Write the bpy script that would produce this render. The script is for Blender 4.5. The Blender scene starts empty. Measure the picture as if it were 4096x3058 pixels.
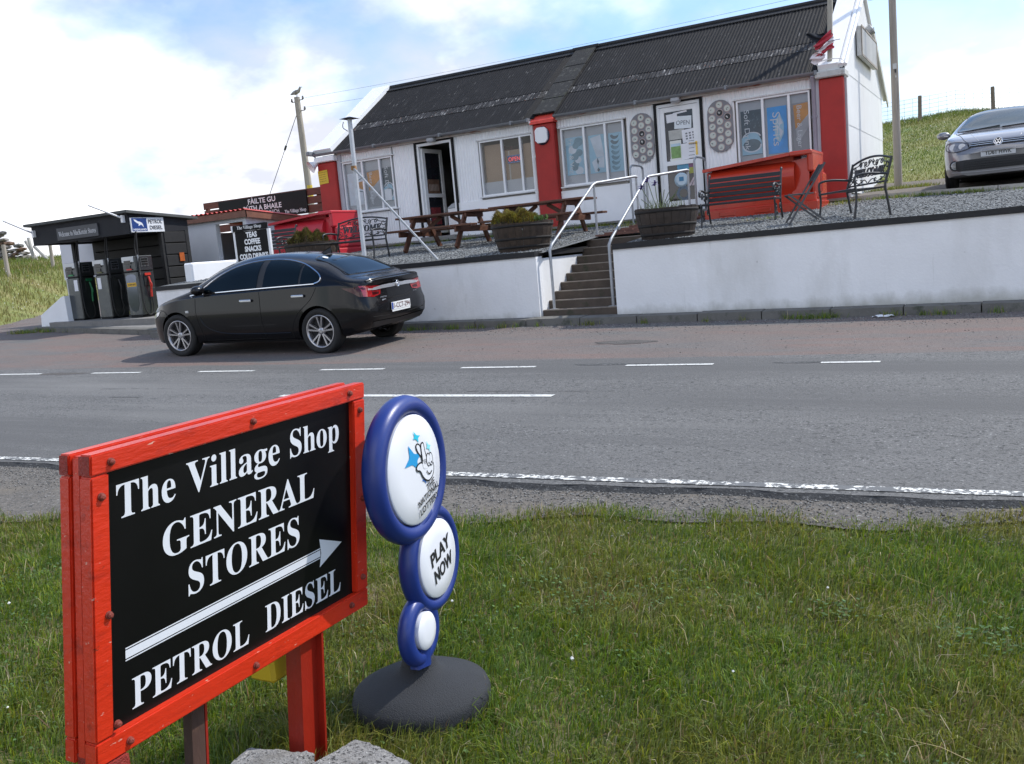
import bpy, bmesh, math, random
import numpy as np
from mathutils import Vector, Matrix
from mathutils.bvhtree import BVHTree
from mathutils.geometry import delaunay_2d_cdt

R = math.radians
scene = bpy.context.scene
COL = scene.collection
rnd = random.Random(7)
nrs = np.random.RandomState(11)

# ------------------------------------------------------------------ camera
cam_data = bpy.data.cameras.new("camera")
cam = bpy.data.objects.new("camera", cam_data)
COL.objects.link(cam)
cam_data.sensor_width = 36.0
cam_data.lens = 32.535
cam_data.clip_start = 0.05
cam_data.clip_end = 6000.0
_right = Vector((0.87667, 0.47302, -0.08782)).normalized()
_fwd = Vector((-0.48060, 0.86574, -0.13852)).normalized()
_right = (_right - _fwd * _right.dot(_fwd)).normalized()
_up = _right.cross(_fwd)
cam.matrix_world = Matrix(((_right.x, _up.x, -_fwd.x, 0.0),
                           (_right.y, _up.y, -_fwd.y, 0.0),
                           (_right.z, _up.z, -_fwd.z, 1.6),
                           (0, 0, 0, 1)))
scene.camera = cam

# ------------------------------------------------------------------ sky
SUN_AZ = math.atan2(0.74, 0.67)      # direction towards the sun, measured from +x to +y
SUN_EL = R(50)
world = bpy.data.worlds.new("World")
scene.world = world
world.use_nodes = True
wt = world.node_tree
wt.nodes.clear()
def wn(kind, **kw):
    n = wt.nodes.new(kind)
    for k, v in kw.items():
        setattr(n, k, v)
    return n
def wl(a, b):
    wt.links.new(a, b)
def wmath(op, a, b=None):
    n = wn('ShaderNodeMath', operation=op)
    for i, v in enumerate((a, b)):
        if v is None:
            continue
        if hasattr(v, 'links'):
            wl(v, n.inputs[i])
        else:
            n.inputs[i].default_value = v
    return n.outputs[0]
sky = wn('ShaderNodeTexSky', sky_type='NISHITA', sun_disc=False)
sky.sun_elevation = SUN_EL
sky.sun_rotation = math.pi / 2 - SUN_AZ
sky.air_density = 1.0
sky.dust_density = 1.2
sky.ozone_density = 1.0
tc = wn('ShaderNodeTexCoord')
sp = wn('ShaderNodeSeparateXYZ')
wl(tc.outputs['Generated'], sp.inputs[0])
zc = wmath('ADD', wmath('MAXIMUM', sp.outputs[2], 0.0), 0.42)
px = wmath('DIVIDE', sp.outputs[0], zc)
py = wmath('DIVIDE', sp.outputs[1], zc)
cb = wn('ShaderNodeCombineXYZ')
wl(px, cb.inputs[0]); wl(py, cb.inputs[1])
mp = wn('ShaderNodeMapping')
wl(cb.outputs[0], mp.inputs[0])
CLOUD_OFF = (-15.45, -9.67, 4.92)
mp.inputs['Location'].default_value = CLOUD_OFF
n1 = wn('ShaderNodeTexNoise')
wl(mp.outputs[0], n1.inputs['Vector'])
n1.inputs['Scale'].default_value = 1.15
n1.inputs['Detail'].default_value = 8.0
n1.inputs['Roughness'].default_value = 0.52
n1.inputs['Distortion'].default_value = 0.1
r1 = wn('ShaderNodeValToRGB')
r1.color_ramp.elements[0].position = 0.46
r1.color_ramp.elements[1].position = 0.60
# clouds crowd together towards the horizon, as a cloud layer seen edge-on does
low = wmath('MULTIPLY', wmath('MAXIMUM', wmath('SUBTRACT', 1.0, wmath('MULTIPLY', wmath('MAXIMUM', sp.outputs[2], 0.0), 2.7)), 0.0), 0.18)
wl(wmath('ADD', n1.outputs['Fac'], low), r1.inputs[0])
n2 = wn('ShaderNodeTexNoise')
wl(mp.outputs[0], n2.inputs['Vector'])
n2.inputs['Scale'].default_value = 2.6
n2.inputs['Detail'].default_value = 6.0
n2.inputs['Roughness'].default_value = 0.55
r2 = wn('ShaderNodeValToRGB')
r2.color_ramp.elements[0].position = 0.40
r2.color_ramp.elements[0].color = (3.9, 4.05, 4.6, 1)
r2.color_ramp.elements[1].position = 0.62
r2.color_ramp.elements[1].color = (9.2, 9.2, 9.3, 1)
wl(n2.outputs['Fac'], r2.inputs[0])
# thin veil: the air whitens towards the horizon
veil = wmath('POWER', wmath('SUBTRACT', 1.0, wmath('MAXIMUM', sp.outputs[2], 0.0)), 5.0)
mask = wmath('MAXIMUM', r1.outputs[0], wmath('MULTIPLY', veil, 0.5))
mixc = wn('ShaderNodeMixRGB')
wl(mask, mixc.inputs[0])
gain = wn('ShaderNodeMixRGB', blend_type='MULTIPLY')
gain.inputs[0].default_value = 1.0
gain.inputs[2].default_value = (.66, .86, 1.05, 1)
wl(sky.outputs[0], gain.inputs[1])
wl(gain.outputs[0], mixc.inputs[1])
wl(r2.outputs[0], mixc.inputs[2])
bg = wn('ShaderNodeBackground')
bg.inputs['Strength'].default_value = 0.158
wl(mixc.outputs[0], bg.inputs['Color'])
wo = wn('ShaderNodeOutputWorld')
wl(bg.outputs[0], wo.inputs['Surface'])

# ------------------------------------------------------------------ sun
sd = bpy.data.lights.new("sun", 'SUN')
sd.energy = 3.1
sd.angle = R(0.55)
sd.color = (1.0, 0.955, 0.89)
sun = bpy.data.objects.new("sun", sd)
COL.objects.link(sun)
_sdir = Vector((math.cos(SUN_AZ) * math.cos(SUN_EL), math.sin(SUN_AZ) * math.cos(SUN_EL), math.sin(SUN_EL)))
sun.rotation_euler = _sdir.to_track_quat('Z', 'Y').to_euler()
sun.location = _sdir * 60

vs = scene.view_settings
vs.view_transform = 'Standard'
vs.look = 'None'
vs.exposure = 0.47
vs.gamma = 1.0
vs.use_curve_mapping = False

# ------------------------------------------------------------------ materials
MATS = {}
def mat(name, col=(.5, .5, .5), rough=.6, var=.12, scale=6.0, bump=0.0, bscale=60.0, metal=0.0, spec=.5,
        specks=None, coat=0.0, stretch=(1, 1, 1), attr=None, emit=None, grime=None, alpha=None, transl=0.0, coord='world'):
    """procedural surface: base colour broken by noise, optional spots (colour, lo, hi, scale, stretch) and fine relief"""
    if name in MATS:
        return MATS[name]
    m = bpy.data.materials.new(name)
    m.use_nodes = True
    t = m.node_tree
    b = t.nodes['Principled BSDF']
    b.inputs['Roughness'].default_value = rough
    b.inputs['Metallic'].default_value = metal
    b.inputs['Specular IOR Level'].default_value = spec
    b.inputs['Coat Weight'].default_value = coat
    b.inputs['Coat Roughness'].default_value = 0.05
    if coord == 'world':
        g = t.nodes.new('ShaderNodeNewGeometry'); vec = g.outputs['Position']
    else:
        g = t.nodes.new('ShaderNodeTexCoord'); vec = g.outputs['Object']
    def noise(sc, st=(1, 1, 1), det=4.0, ro=.6, off=0.0):
        mpn = t.nodes.new('ShaderNodeMapping')
        mpn.inputs['Scale'].default_value = st
        mpn.inputs['Location'].default_value = (off, off * .7, off * .3)
        t.links.new(vec, mpn.inputs[0])
        n = t.nodes.new('ShaderNodeTexNoise')
        n.inputs['Scale'].default_value = sc
        n.inputs['Detail'].default_value = det
        n.inputs['Roughness'].default_value = ro
        t.links.new(mpn.outputs[0], n.inputs['Vector'])
        return n.outputs['Fac']
    def ramp(fac, lo, hi, c0, c1):
        r = t.nodes.new('ShaderNodeValToRGB')
        r.color_ramp.elements[0].position = lo
        r.color_ramp.elements[1].position = hi
        r.color_ramp.elements[0].color = (*c0, 1)
        r.color_ramp.elements[1].color = (*c1, 1)
        t.links.new(fac, r.inputs[0])
        return r.outputs[0]
    def mix(fac, a, bcol, mode='MIX'):
        x = t.nodes.new('ShaderNodeMixRGB'); x.blend_type = mode
        for i, v in enumerate((fac, a, bcol)):
            if hasattr(v, 'links'):
                t.links.new(v, x.inputs[i])
            elif i == 0:
                x.inputs[0].default_value = v
            else:
                x.inputs[i].default_value = (*v, 1)
        return x.outputs[0]
    if attr:
        a = t.nodes.new('ShaderNodeAttribute'); a.attribute_name = attr
        out = a.outputs['Color']
    else:
        c0 = tuple(max(0, c * (1 - var)) for c in col)
        c1 = tuple(min(1, c * (1 + var)) for c in col)
        out = ramp(noise(scale, stretch), .3, .7, c0, c1)
    for i, s in enumerate(specks or []):
        sc, lo, hi, ss = s[0], s[1], s[2], s[3]
        st = s[4] if len(s) > 4 else (1, 1, 1)
        f = ramp(noise(ss, st, det=5.0, ro=.65, off=3.1 * (i + 1)), lo, hi, (0, 0, 0), (1, 1, 1))
        out = mix(f, out, sc)
    if grime:      # splashed dirt and damp near the foot of a wall: colour, height where it starts, height where it is solid
        sx_ = t.nodes.new('ShaderNodeSeparateXYZ'); t.links.new(vec, sx_.inputs[0])
        ad_ = t.nodes.new('ShaderNodeMath'); ad_.operation = 'MULTIPLY_ADD'; ad_.inputs[1].default_value = .30
        t.links.new(noise(5.0, (1, 1, .6), det=6.0, off=9.0), ad_.inputs[0]); t.links.new(sx_.outputs[2], ad_.inputs[2])
        mr = t.nodes.new('ShaderNodeMapRange'); mr.inputs[1].default_value = grime[1]; mr.inputs[2].default_value = grime[2]; mr.inputs[3].default_value = 0; mr.inputs[4].default_value = grime[3]
        t.links.new(ad_.outputs[0], mr.inputs[0])
        out = mix(mr.outputs[0], out, grime[0])
    t.links.new(out, b.inputs['Base Color'])
    if bump:
        bn = t.nodes.new('ShaderNodeBump')
        bn.inputs['Strength'].default_value = bump
        bn.inputs['Distance'].default_value = 0.01
        t.links.new(noise(bscale, stretch, det=5.0), bn.inputs['Height'])
        t.links.new(bn.outputs[0], b.inputs['Normal'])
    if emit:
        b.inputs['Emission Color'].default_value = (*emit[0], 1)
        b.inputs['Emission Strength'].default_value = emit[1]
    if transl:
        o = t.nodes['Material Output']
        tr = t.nodes.new('ShaderNodeBsdfTranslucent')
        t.links.new(out, tr.inputs['Color'])
        ms = t.nodes.new('ShaderNodeMixShader')
        ms.inputs[0].default_value = transl
        t.links.new(b.outputs[0], ms.inputs[1]); t.links.new(tr.outputs[0], ms.inputs[2])
        t.links.new(ms.outputs[0], o.inputs['Surface'])
    if alpha is not None:      # a clear pane: mostly see-through with a mirror-like skin
        o = t.nodes['Material Output']
        tp = t.nodes.new('ShaderNodeBsdfTransparent')
        gl = t.nodes.new('ShaderNodeBsdfGlossy'); gl.inputs['Roughness'].default_value = rough
        fr = t.nodes.new('ShaderNodeFresnel'); fr.inputs[0].default_value = 1.5
        ad = t.nodes.new('ShaderNodeMath'); ad.operation = 'ADD'; ad.inputs[1].default_value = alpha
        mu = t.nodes.new('ShaderNodeMath'); mu.operation = 'MULTIPLY'; mu.inputs[1].default_value = .55
        t.links.new(fr.outputs[0], mu.inputs[0]); t.links.new(mu.outputs[0], ad.inputs[0])
        ms = t.nodes.new('ShaderNodeMixShader')
        t.links.new(ad.outputs[0], ms.inputs[0]); t.links.new(tp.outputs[0], ms.inputs[1]); t.links.new(gl.outputs[0], ms.inputs[2])
        tp.inputs[0].default_value = (*col, 1)
        t.links.new(ms.outputs[0], o.inputs['Surface'])
    MATS[name] = m
    return m

# ------------------------------------------------------------------ mesh builder
def smoothpts(pts, n=6, closed=False):
    """Catmull-Rom through the points"""
    P = [Vector(p) for p in pts]
    out = []
    m = len(P)
    rng = range(m if closed else m - 1)
    for i in rng:
        p1, p2 = P[i], P[(i + 1) % m]
        p0 = P[i - 1] if (i > 0 or closed) else p1
        p3 = P[(i + 2) % m] if (i + 2 < m or closed) else p2
        for k in range(n):
            t = k / n
            out.append(.5 * ((2 * p1) + (p2 - p0) * t + (2 * p0 - 5 * p1 + 4 * p2 - p3) * t * t + (3 * p1 - p0 - 3 * p2 + p3) * t ** 3))
    if not closed:
        out.append(P[-1].copy())
    return out

BOLD = {}
for _c in range(26):
    BOLD[chr(65 + _c)] = chr(0x1D400 + _c)
    BOLD[chr(97 + _c)] = chr(0x1D41A + _c)
def serif(s):
    return ''.join(BOLD.get(c, c) for c in s)

class MB:
    def __init__(s):
        s.v = []; s.f = []; s.mi = []; s.sm = []
    def add(s, vs, fs, mi=0, smooth=False, M=None):
        o = len(s.v)
        if M is not None:
            vs = [M @ Vector(p) for p in vs]
        s.v.extend([tuple(p) for p in vs])
        for f in fs:
            s.f.append(tuple(i + o for i in f)); s.mi.append(mi); s.sm.append(smooth)
        return s
    def box(s, c, d, M=None, mi=0, rz=0.0, taper=None):
        x, y, z = d[0] / 2, d[1] / 2, d[2] / 2
        q = 1 if taper is None else taper
        vs = [(-x, -y, -z), (x, -y, -z), (x, y, -z), (-x, y, -z), (-x * q, -y * q, z), (x * q, -y * q, z), (x * q, y * q, z), (-x * q, y * q, z)]
        T = Matrix.Translation(c) @ Matrix.Rotation(rz, 4, 'Z')
        if M is not None:
            T = M @ T
        return s.add(vs, [(0, 3, 2, 1), (4, 5, 6, 7), (0, 1, 5, 4), (1, 2, 6, 5), (2, 3, 7, 6), (3, 0, 4, 7)], mi, False, T)
    def span(s, a, b, M=None, mi=0):
        return s.box([(a[i] + b[i]) / 2 for i in range(3)], [abs(b[i] - a[i]) for i in range(3)], M, mi)
    def bbox(s, a, b, bev=.01, M=None, mi=0):
        """box with chamfered edges"""
        bm = bmesh.new()
        bmesh.ops.create_cube(bm, size=1.0)
        d = [abs(b[i] - a[i]) for i in range(3)]; c = [(a[i] + b[i]) / 2 for i in range(3)]
        for v in bm.verts:
            v.co = Vector((v.co.x * d[0] + c[0], v.co.y * d[1] + c[1], v.co.z * d[2] + c[2]))
        bmesh.ops.bevel(bm, geom=list(bm.edges), offset=min(bev, min(d) * .4), segments=1, affect='EDGES')
        s.bm(bm, M, mi)
        return s
    def bm(s, bm, M=None, mi=0, smooth=False):
        bm.verts.index_update()
        s.add([v.co.copy() for v in bm.verts], [[v.index for v in f.verts] for f in bm.faces], mi, smooth, M)
        bm.free()
        return s
    def bar(s, a, b, w, h, up=(0, 0, 1), mi=0, M=None):
        """rectangular bar from a to b, w across, h along up"""
        a = Vector(a); b = Vector(b); d = (b - a); L = d.length; d.normalize()
        u = Vector(up); sx = d.cross(u)
        if sx.length < 1e-5:
            sx = d.cross(Vector((1, 0, 0)))
        sx.normalize(); uz = sx.cross(d)
        T = Matrix(((sx.x, d.x, uz.x, (a.x + b.x) / 2), (sx.y, d.y, uz.y, (a.y + b.y) / 2), (sx.z, d.z, uz.z, (a.z + b.z) / 2), (0, 0, 0, 1)))
        if M is not None:
            T = M @ T
        return s.box((0, 0, 0), (w, L, h), T, mi)
    def tube(s, pts, r, n=8, mi=0, M=None, closed=False, caps=True):
        P = [Vector(p) for p in pts]
        rr = r if isinstance(r, (list, tuple)) else [r] * len(P)
        vs = []; fs = []
        m = len(P)
        prev = None
        for i in range(m):
            if closed:
                d = P[(i + 1) % m] - P[i - 1]
            else:
                d = P[min(i + 1, m - 1)] - P[max(i - 1, 0)]
            if d.length < 1e-9:
                d = Vector((0, 0, 1))
            d.normalize()
            if prev is None:
                a = d.orthogonal().normalized()
            else:
                a = prev - d * prev.dot(d)
                a = a.normalized() if a.length > 1e-6 else d.orthogonal().normalized()
            prev = a
            b = d.cross(a)
            for k in range(n):
                t = 2 * math.pi * k / n
                vs.append(P[i] + (a * math.cos(t) + b * math.sin(t)) * rr[i])
        for i in range(m if closed else m - 1):
            j = (i + 1) % m
            for k in range(n):
                k2 = (k + 1) % n
                fs.append((i * n + k, i * n + k2, j * n + k2, j * n + k))
        s.add(vs, fs, mi, n > 5, M)
        if caps and not closed:
            s.add(vs[:n], [tuple(range(n - 1, -1, -1))], mi, False, M)
            s.add(vs[-n:], [tuple(range(n))], mi, False, M)
        return s
    def lathe(s, prof, n=24, M=None, mi=0, smooth=True, capb=True, capt=True):
        vs = []; fs = []; rows = []
        m = len(prof)
        for (r, z) in prof:
            if r < 1e-6:
                rows.append([len(vs)] * n); vs.append((0, 0, z)); continue
            rows.append(list(range(len(vs), len(vs) + n)))
            for k in range(n):
                t = 2 * math.pi * k / n
                vs.append((r * math.cos(t), r * math.sin(t), z))
        for a, b in zip(rows[:-1], rows[1:]):
            for k in range(n):
                k2 = (k + 1) % n
                f = []
                for q in (a[k], a[k2], b[k2], b[k]):
                    if q not in f: f.append(q)
                if len(f) > 2: fs.append(tuple(f))
        s.add(vs, fs, mi, smooth, M)
        if capb and prof[0][0] > 1e-6 and not (prof[1][0] < 1e-6 and abs(prof[0][1] - prof[1][1]) < 1e-6):
            s.add([vs[q] for q in rows[0]], [tuple(range(n - 1, -1, -1))], mi, False, M)
        if capt and prof[-1][0] > 1e-6 and not (prof[-2][0] < 1e-6 and abs(prof[-1][1] - prof[-2][1]) < 1e-6):
            s.add([vs[q] for q in rows[-1]], [tuple(range(n))], mi, False, M)
        return s
    def prism(s, poly, h, M=None, mi=0, smooth=False):
        """polygon in xy pulled from z=0 to z=h"""
        n = len(poly)
        vs = [(p[0], p[1], 0) for p in poly] + [(p[0], p[1], h) for p in poly]
        fs = [tuple(range(n - 1, -1, -1)), tuple(range(n, 2 * n))]
        fs += [(i, (i + 1) % n, (i + 1) % n + n, i + n) for i in range(n)]
        return s.add(vs, fs, mi, smooth, M)
    def sheet(s, poly, M=None, mi=0):
        return s.add([(p[0], p[1], p[2] if len(p) > 2 else 0) for p in poly], [tuple(range(len(poly)))], mi, False, M)
    def text(s, body, size, M=None, mi=0, width=None, height=None, res=3, bold=0.0, shear=0.0, align='CENTER', spacing=1.0, depth=0.0, fits=None):
        """flat lettering in xy, centred; width/height stretch it to size"""
        c = bpy.data.curves.new('lettering', 'FONT')
        c.body = body; c.size = 1.0; c.resolution_u = res; c.offset = bold; c.shear = shear
        c.space_character = spacing
        c.extrude = depth
        o = bpy.data.objects.new('lettering', c)
        me = o.to_mesh()
        co = [v.co.copy() for v in me.vertices]
        fs = [tuple(p.vertices) for p in me.polygons]
        o.to_mesh_clear()
        bpy.data.objects.remove(o); bpy.data.curves.remove(c)
        if not co:
            return s
        x0 = min(v.x for v in co); x1 = max(v.x for v in co); y0 = min(v.y for v in co); y1 = max(v.y for v in co)
        kx = ky = size
        if width:
            kx = width / (x1 - x0)
            ky = kx if not height and not size else ky
        if height:
            ky = height / (y1 - y0)
            kx = kx if width else ky
        if width and not height and size is None:
            ky = kx
        ox = {'CENTER': (x0 + x1) / 2, 'LEFT': x0, 'RIGHT': x1}[align]
        oy = (y0 + y1) / 2
        return s.add([((v.x - ox) * kx, (v.y - oy) * ky, v.z) for v in co], fs, mi, False, M)
    def mesh(s, name):
        me = bpy.data.meshes.new(name)
        me.from_pydata(s.v, [], s.f)
        me.polygons.foreach_set('material_index', s.mi)
        me.polygons.foreach_set('use_smooth', s.sm)
        me.update()
        return me

def link(o, parent=None):
    COL.objects.link(o)
    if parent is not None:
        o.parent = parent
    return o
def obj(name, mb, mats, parent=None, loc=None, rot=None, world=False):
    """one mesh object; world=True: the points are in world coordinates although it has a (never rotated) parent"""
    me = mb.mesh(name) if isinstance(mb, MB) else mb
    if not isinstance(mats, (list, tuple)):
        mats = [mats]
    if len(me.materials) == 0:
        for m in mats:
            me.materials.append(m)
    o = bpy.data.objects.new(name, me)
    link(o, parent)
    if world:
        p = parent; off = Vector((0, 0, 0))
        while p is not None:
            off += p.location; p = p.parent
        o.location = -off
    if loc is not None:
        o.location = loc
    if rot is not None:
        o.rotation_euler = rot
    return o
def thing(name, label, cat, loc=(0, 0, 0), rz=0.0, group=None):
    o = bpy.data.objects.new(name, None)
    o.empty_display_size = .2
    COL.objects.link(o)
    o.location = loc; o.rotation_euler = (0, 0, rz)
    return tag(o, label, cat, group)
def tag(o, label=None, cat=None, group=None, kind=None):
    if label: o['label'] = label
    if cat: o['category'] = cat
    if group: o['group'] = group
    if kind: o['kind'] = kind
    return o
def struct(name, mb, m, parent=None):
    o = obj(name, mb, m, parent)
    if parent is None:
        o['kind'] = 'structure'
    return o
def dup(root, loc, rz, label=None):
    """a copy of a thing with copies of its parts and sub-parts"""
    r = root.copy(); COL.objects.link(r); r.location = loc; r.rotation_euler = (0, 0, rz)
    if label: r['label'] = label
    for ch in list(root.children):
        c = ch.copy(); COL.objects.link(c); c.parent = r
        for g in list(ch.children):
            d = g.copy(); COL.objects.link(d); d.parent = c
    return r
def frame(o, xdir, up):
    """matrix placing a flat xy drawing: x along xdir, y along up, facing xdir x up"""
    x = Vector(xdir).normalized(); y = Vector(up); y = (y - x * y.dot(x)).normalized(); z = x.cross(y)
    return Matrix(((x.x, y.x, z.x, o[0]), (x.y, y.y, z.y, o[1]), (x.z, y.z, z.z, o[2]), (0, 0, 0, 1)))

# ground heights: the near ground is one gentle plane, the shop stands on a raised gravel terrace
def G(x, y):
    return -.0863 - .017 * x + .03 * y
def T(x, y):
    return 1.55 + .083 * (y - 13.5)
def wall_y(x):
    return 13.43 + .035 * x

WHITE = mat('white_wall_paint', (.82, .825, .835), .6, .04, 1.6, .25, 40, specks=[((.62, .62, .60), .62, .80, 2.2, (1, 1, .5)), ((.45, .45, .42), .71, .78, 9.0)])
RENDERW = mat('white_rendered_wall', (.82, .825, .83), .65, .05, 1.1, .5, 26, specks=[((.70, .70, .69), .48, .72, 1.3, (1, 1, .35)), ((.62, .62, .60), .62, .76, 3.0, (2.2, 2.2, .22)), ((.45, .44, .40), .70, .77, 7.0, (1, 1, .8)), ((.20, .19, .17), .735, .75, 6.0, (3, 3, .6))], grime=((.30, .295, .24), .78, .60, .65))
WHITE2 = mat('white_gloss_paint', (.78, .78, .79), .35, .03, 3)
SHEETW = mat('white_sheet_paint', (.80, .805, .82), .5, .05, 2.0, specks=[((.45, .42, .38), .68, .80, 5.0, (1, 1, .25))])
RED = mat('red_masonry_paint', (.37, .019, .013), .6, .12, 3, .3, 60)
BLACKP = mat('black_paint', (.008, .008, .009), .55, .3, 6, .2, 60, spec=.2)
COPING = mat('black_coping_paint', (.010, .010, .011), .6, .3, 5, .3, 50, specks=[((.12, .12, .11), .66, .78, 30)])
GALV = mat('galvanised_steel', (.36, .37, .38), .5, .15, 9, metal=.6, specks=[((.25, .25, .25), .60, .72, 14)])
CHROME = mat('chrome', (.75, .75, .76), .08, .02, 4, metal=1.0)
RUBBER = mat('black_rubber', (.012, .012, .012), .75, .2, 20, .2, 80)
CASTIRON = mat('dark_grey_metal_paint', (.022, .023, .025), .4, .2, 20)
PVC = mat('white_plastic_frame', (.76, .77, .78), .3, .02, 4)
GLASS = mat('window_glass', (.93, .95, .96), .02, alpha=.015)
GREYPVC = mat('grey_plastic_gutter', (.18, .19, .205), .35, .1, 5)

# ================================================================== GROUND
def sstep(a, b, x):
    t = np.clip((np.asarray(x, float) - a) / (b - a), 0, 1)
    return t * t * (3 - 2 * t)
def side_d(x, y):
    return -.79 * (x + 25.0) - .61 * (y - 16.0)
def H(x, y):
    """terrain height, numpy friendly"""
    x = np.asarray(x, float); y = np.asarray(y, float)
    g = G(x, y)
    # left meadow bank beyond the side road
    d = side_d(x, y)
    bank = (1.05 * sstep(0, 3.2, d) + .07 * np.maximum(d, 0)) * sstep(11, 15, y)
    hump = .9 * np.exp(-((x + 45) / 5.) ** 2 - ((y - 39) / 5.) ** 2)
    left = g + np.minimum(bank, 2.6) + hump * sstep(-30, -38, x)
    # level of the shop and what lies behind it
    up = 1.55 + .083 * (np.minimum(y, 20) - 13.5) + .05 * np.clip(y - 20, 0, 21)
    w = sstep(15.3, 17.4, y) * sstep(-21.6, -19.8, x)
    z = left * (1 - w) + up * w
    # green hill on the right
    hill = .125 * np.clip(y - 22.3, 0, 19.5) - .03 * np.clip(y - 42, 0, 80)
    hill = hill + .12 * np.sin(x * .5 + 1) * sstep(24, 30, y) - .17 * np.maximum(x + 2, 0) * sstep(26, 40, y)
    z = z + hill * sstep(-13, -6, x)
    far = sstep(60, 220, np.hypot(x, y))
    z = z * (1 - far) + (-.6) * far
    return z
def shelf(x, y):
    """gravel terrace level behind the wall"""
    return T(x, np.minimum(y, 20.5))

def grid_sheet(name, xs, fy0, fy1, ny, hf, dz, m, kind='structure', parent=None):
    xs = np.asarray(xs, float)
    rows = []
    for k in range(ny + 1):
        t = k / ny
        ys = fy0(xs) * (1 - t) + fy1(xs) * t
        rows.append(np.stack([xs, ys, hf(xs, ys) + dz], 1))
    v = np.concatenate(rows)
    n = len(xs)
    f = []
    for k in range(ny):
        for i in range(n - 1):
            a = k * n + i
            f.append((a, a + 1, a + n + 1, a + n))
    me = bpy.data.meshes.new(name)
    me.from_pydata(v.tolist(), [], f)
    me.polygons.foreach_set('use_smooth', [True] * len(f))
    o = obj(name, me, m, parent)
    if kind and parent is None:
        o['kind'] = kind
    return o

GRASSG = mat('grass_soil', (.085, .095, .026), .9, .25, 3.5, .6, 45, specks=[((.15, .115, .05), .48, .68, 1.7), ((.045, .070, .016), .55, .72, 2.6), ((.09, .065, .04), .60, .70, 7)])
MEADOWG = mat('meadow_grass_soil', (.170, .185, .045), .9, .25, 1.2, .7, 18, specks=[((.24, .21, .08), .48, .68, .35), ((.10, .150, .030), .56, .72, .5), ((.20, .19, .075), .55, .7, 4)])
ASPH = mat('worn_asphalt', (.124, .121, .116), .85, .10, 1.1, 1.0, 55,
           specks=[((.034, .034, .033), .54, .62, 52), ((.31, .305, .295), .60, .67, 46), ((.040, .040, .038), .56, .66, 20), ((.098, .096, .092), .5, .75, .6, (1, 3, 1)), ((.050, .050, .050), .70, .73, 1.3, (.35, 4, 1)), ((.088, .086, .083), .46, .60, .42, (.12, 2.2, 1)), ((.160, .156, .148), .56, .70, .36, (.15, 1.6, 1))])
LAYBY = mat('layby_surface', (.142, .117, .105), .9, .10, .9, .9, 70,
            specks=[((.118, .116, .112), .48, .64, .55, (.6, 2.2, 1)), ((.165, .112, .096), .48, .64, .8, (.5, 3, 1)), ((.050, .049, .048), .56, .64, 40), ((.29, .28, .265), .63, .70, 36), ((.075, .070, .066), .70, .76, 1.2, (.6, 2, 1))])
SHOULDER = mat('road_shoulder_grit', (.125, .112, .096), .95, .2, 3, 1.0, 50, specks=[((.042, .040, .038), .53, .62, 48), ((.28, .27, .255), .60, .67, 42), ((.150, .128, .10), .55, .7, 2), ((.05, .048, .045), .58, .68, 14)])
GRAVEL = mat('grey_gravel', (.145, .150, .148), .95, .2, 4, 1.0, 60, specks=[((.045, .047, .047), .52, .62, 45), ((.36, .37, .37), .60, .68, 40), ((.12, .11, .08), .6, .75, .8)])
TRACK = mat('dirt_track', (.135, .115, .095), .95, .15, 1.5, .8, 50, specks=[((.08, .07, .06), .56, .68, 14), ((.27, .25, .22), .62, .72, 20)])
CONC = mat('concrete', (.20, .192, .18), .85, .12, 3, .4, 60, specks=[((.13, .13, .12), .58, .75, 4), ((.36, .35, .33), .62, .72, 30)])
DKCONC = mat('damp_concrete_step', (.085, .066, .052), .85, .2, 4, .5, 50, specks=[((.045, .05, .03), .55, .7, 5), ((.16, .14, .12), .64, .74, 25)])
KERBM = mat('kerb_concrete', (.135, .130, .118), .85, .15, 4, .5, 60, specks=[((.06, .065, .05), .55, .7, 6), ((.22, .21, .2), .62, .72, 40)])

# one sheet of terrain out to the horizon
gx = np.concatenate([np.linspace(-900, -90, 12), np.linspace(-80, 30, 111), np.linspace(40, 900, 14)])
gy = np.concatenate([np.linspace(-900, -40, 10), np.linspace(-30, 3.0, 24), np.linspace(3.6, 50, 94), np.linspace(54, 130, 16), np.linspace(160, 1500, 12)])
XX, YY = np.meshgrid(gx, gy)
ZZ = H(XX, YY) - .03
# under the raised terrace the terrain dips out of the way
n = len(gx)
gv = np.stack([XX.ravel(), YY.ravel(), ZZ.ravel()], 1)
gf = []; gm = []
for k in range(len(gy) - 1):
    for i in range(n - 1):
        a = k * n + i
        gf.append((a, a + 1, a + n + 1, a + n)); gm.append(0 if gy[k] < 9 else 1)
me = bpy.data.meshes.new('ground')
me.from_pydata(gv.tolist(), [], gf)
me.polygons.foreach_set('use_smooth', [True] * len(gf)); me.polygons.foreach_set('material_index', gm)
ground = obj('ground', me, [GRASSG, MEADOWG]); ground['kind'] = 'structure'

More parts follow.
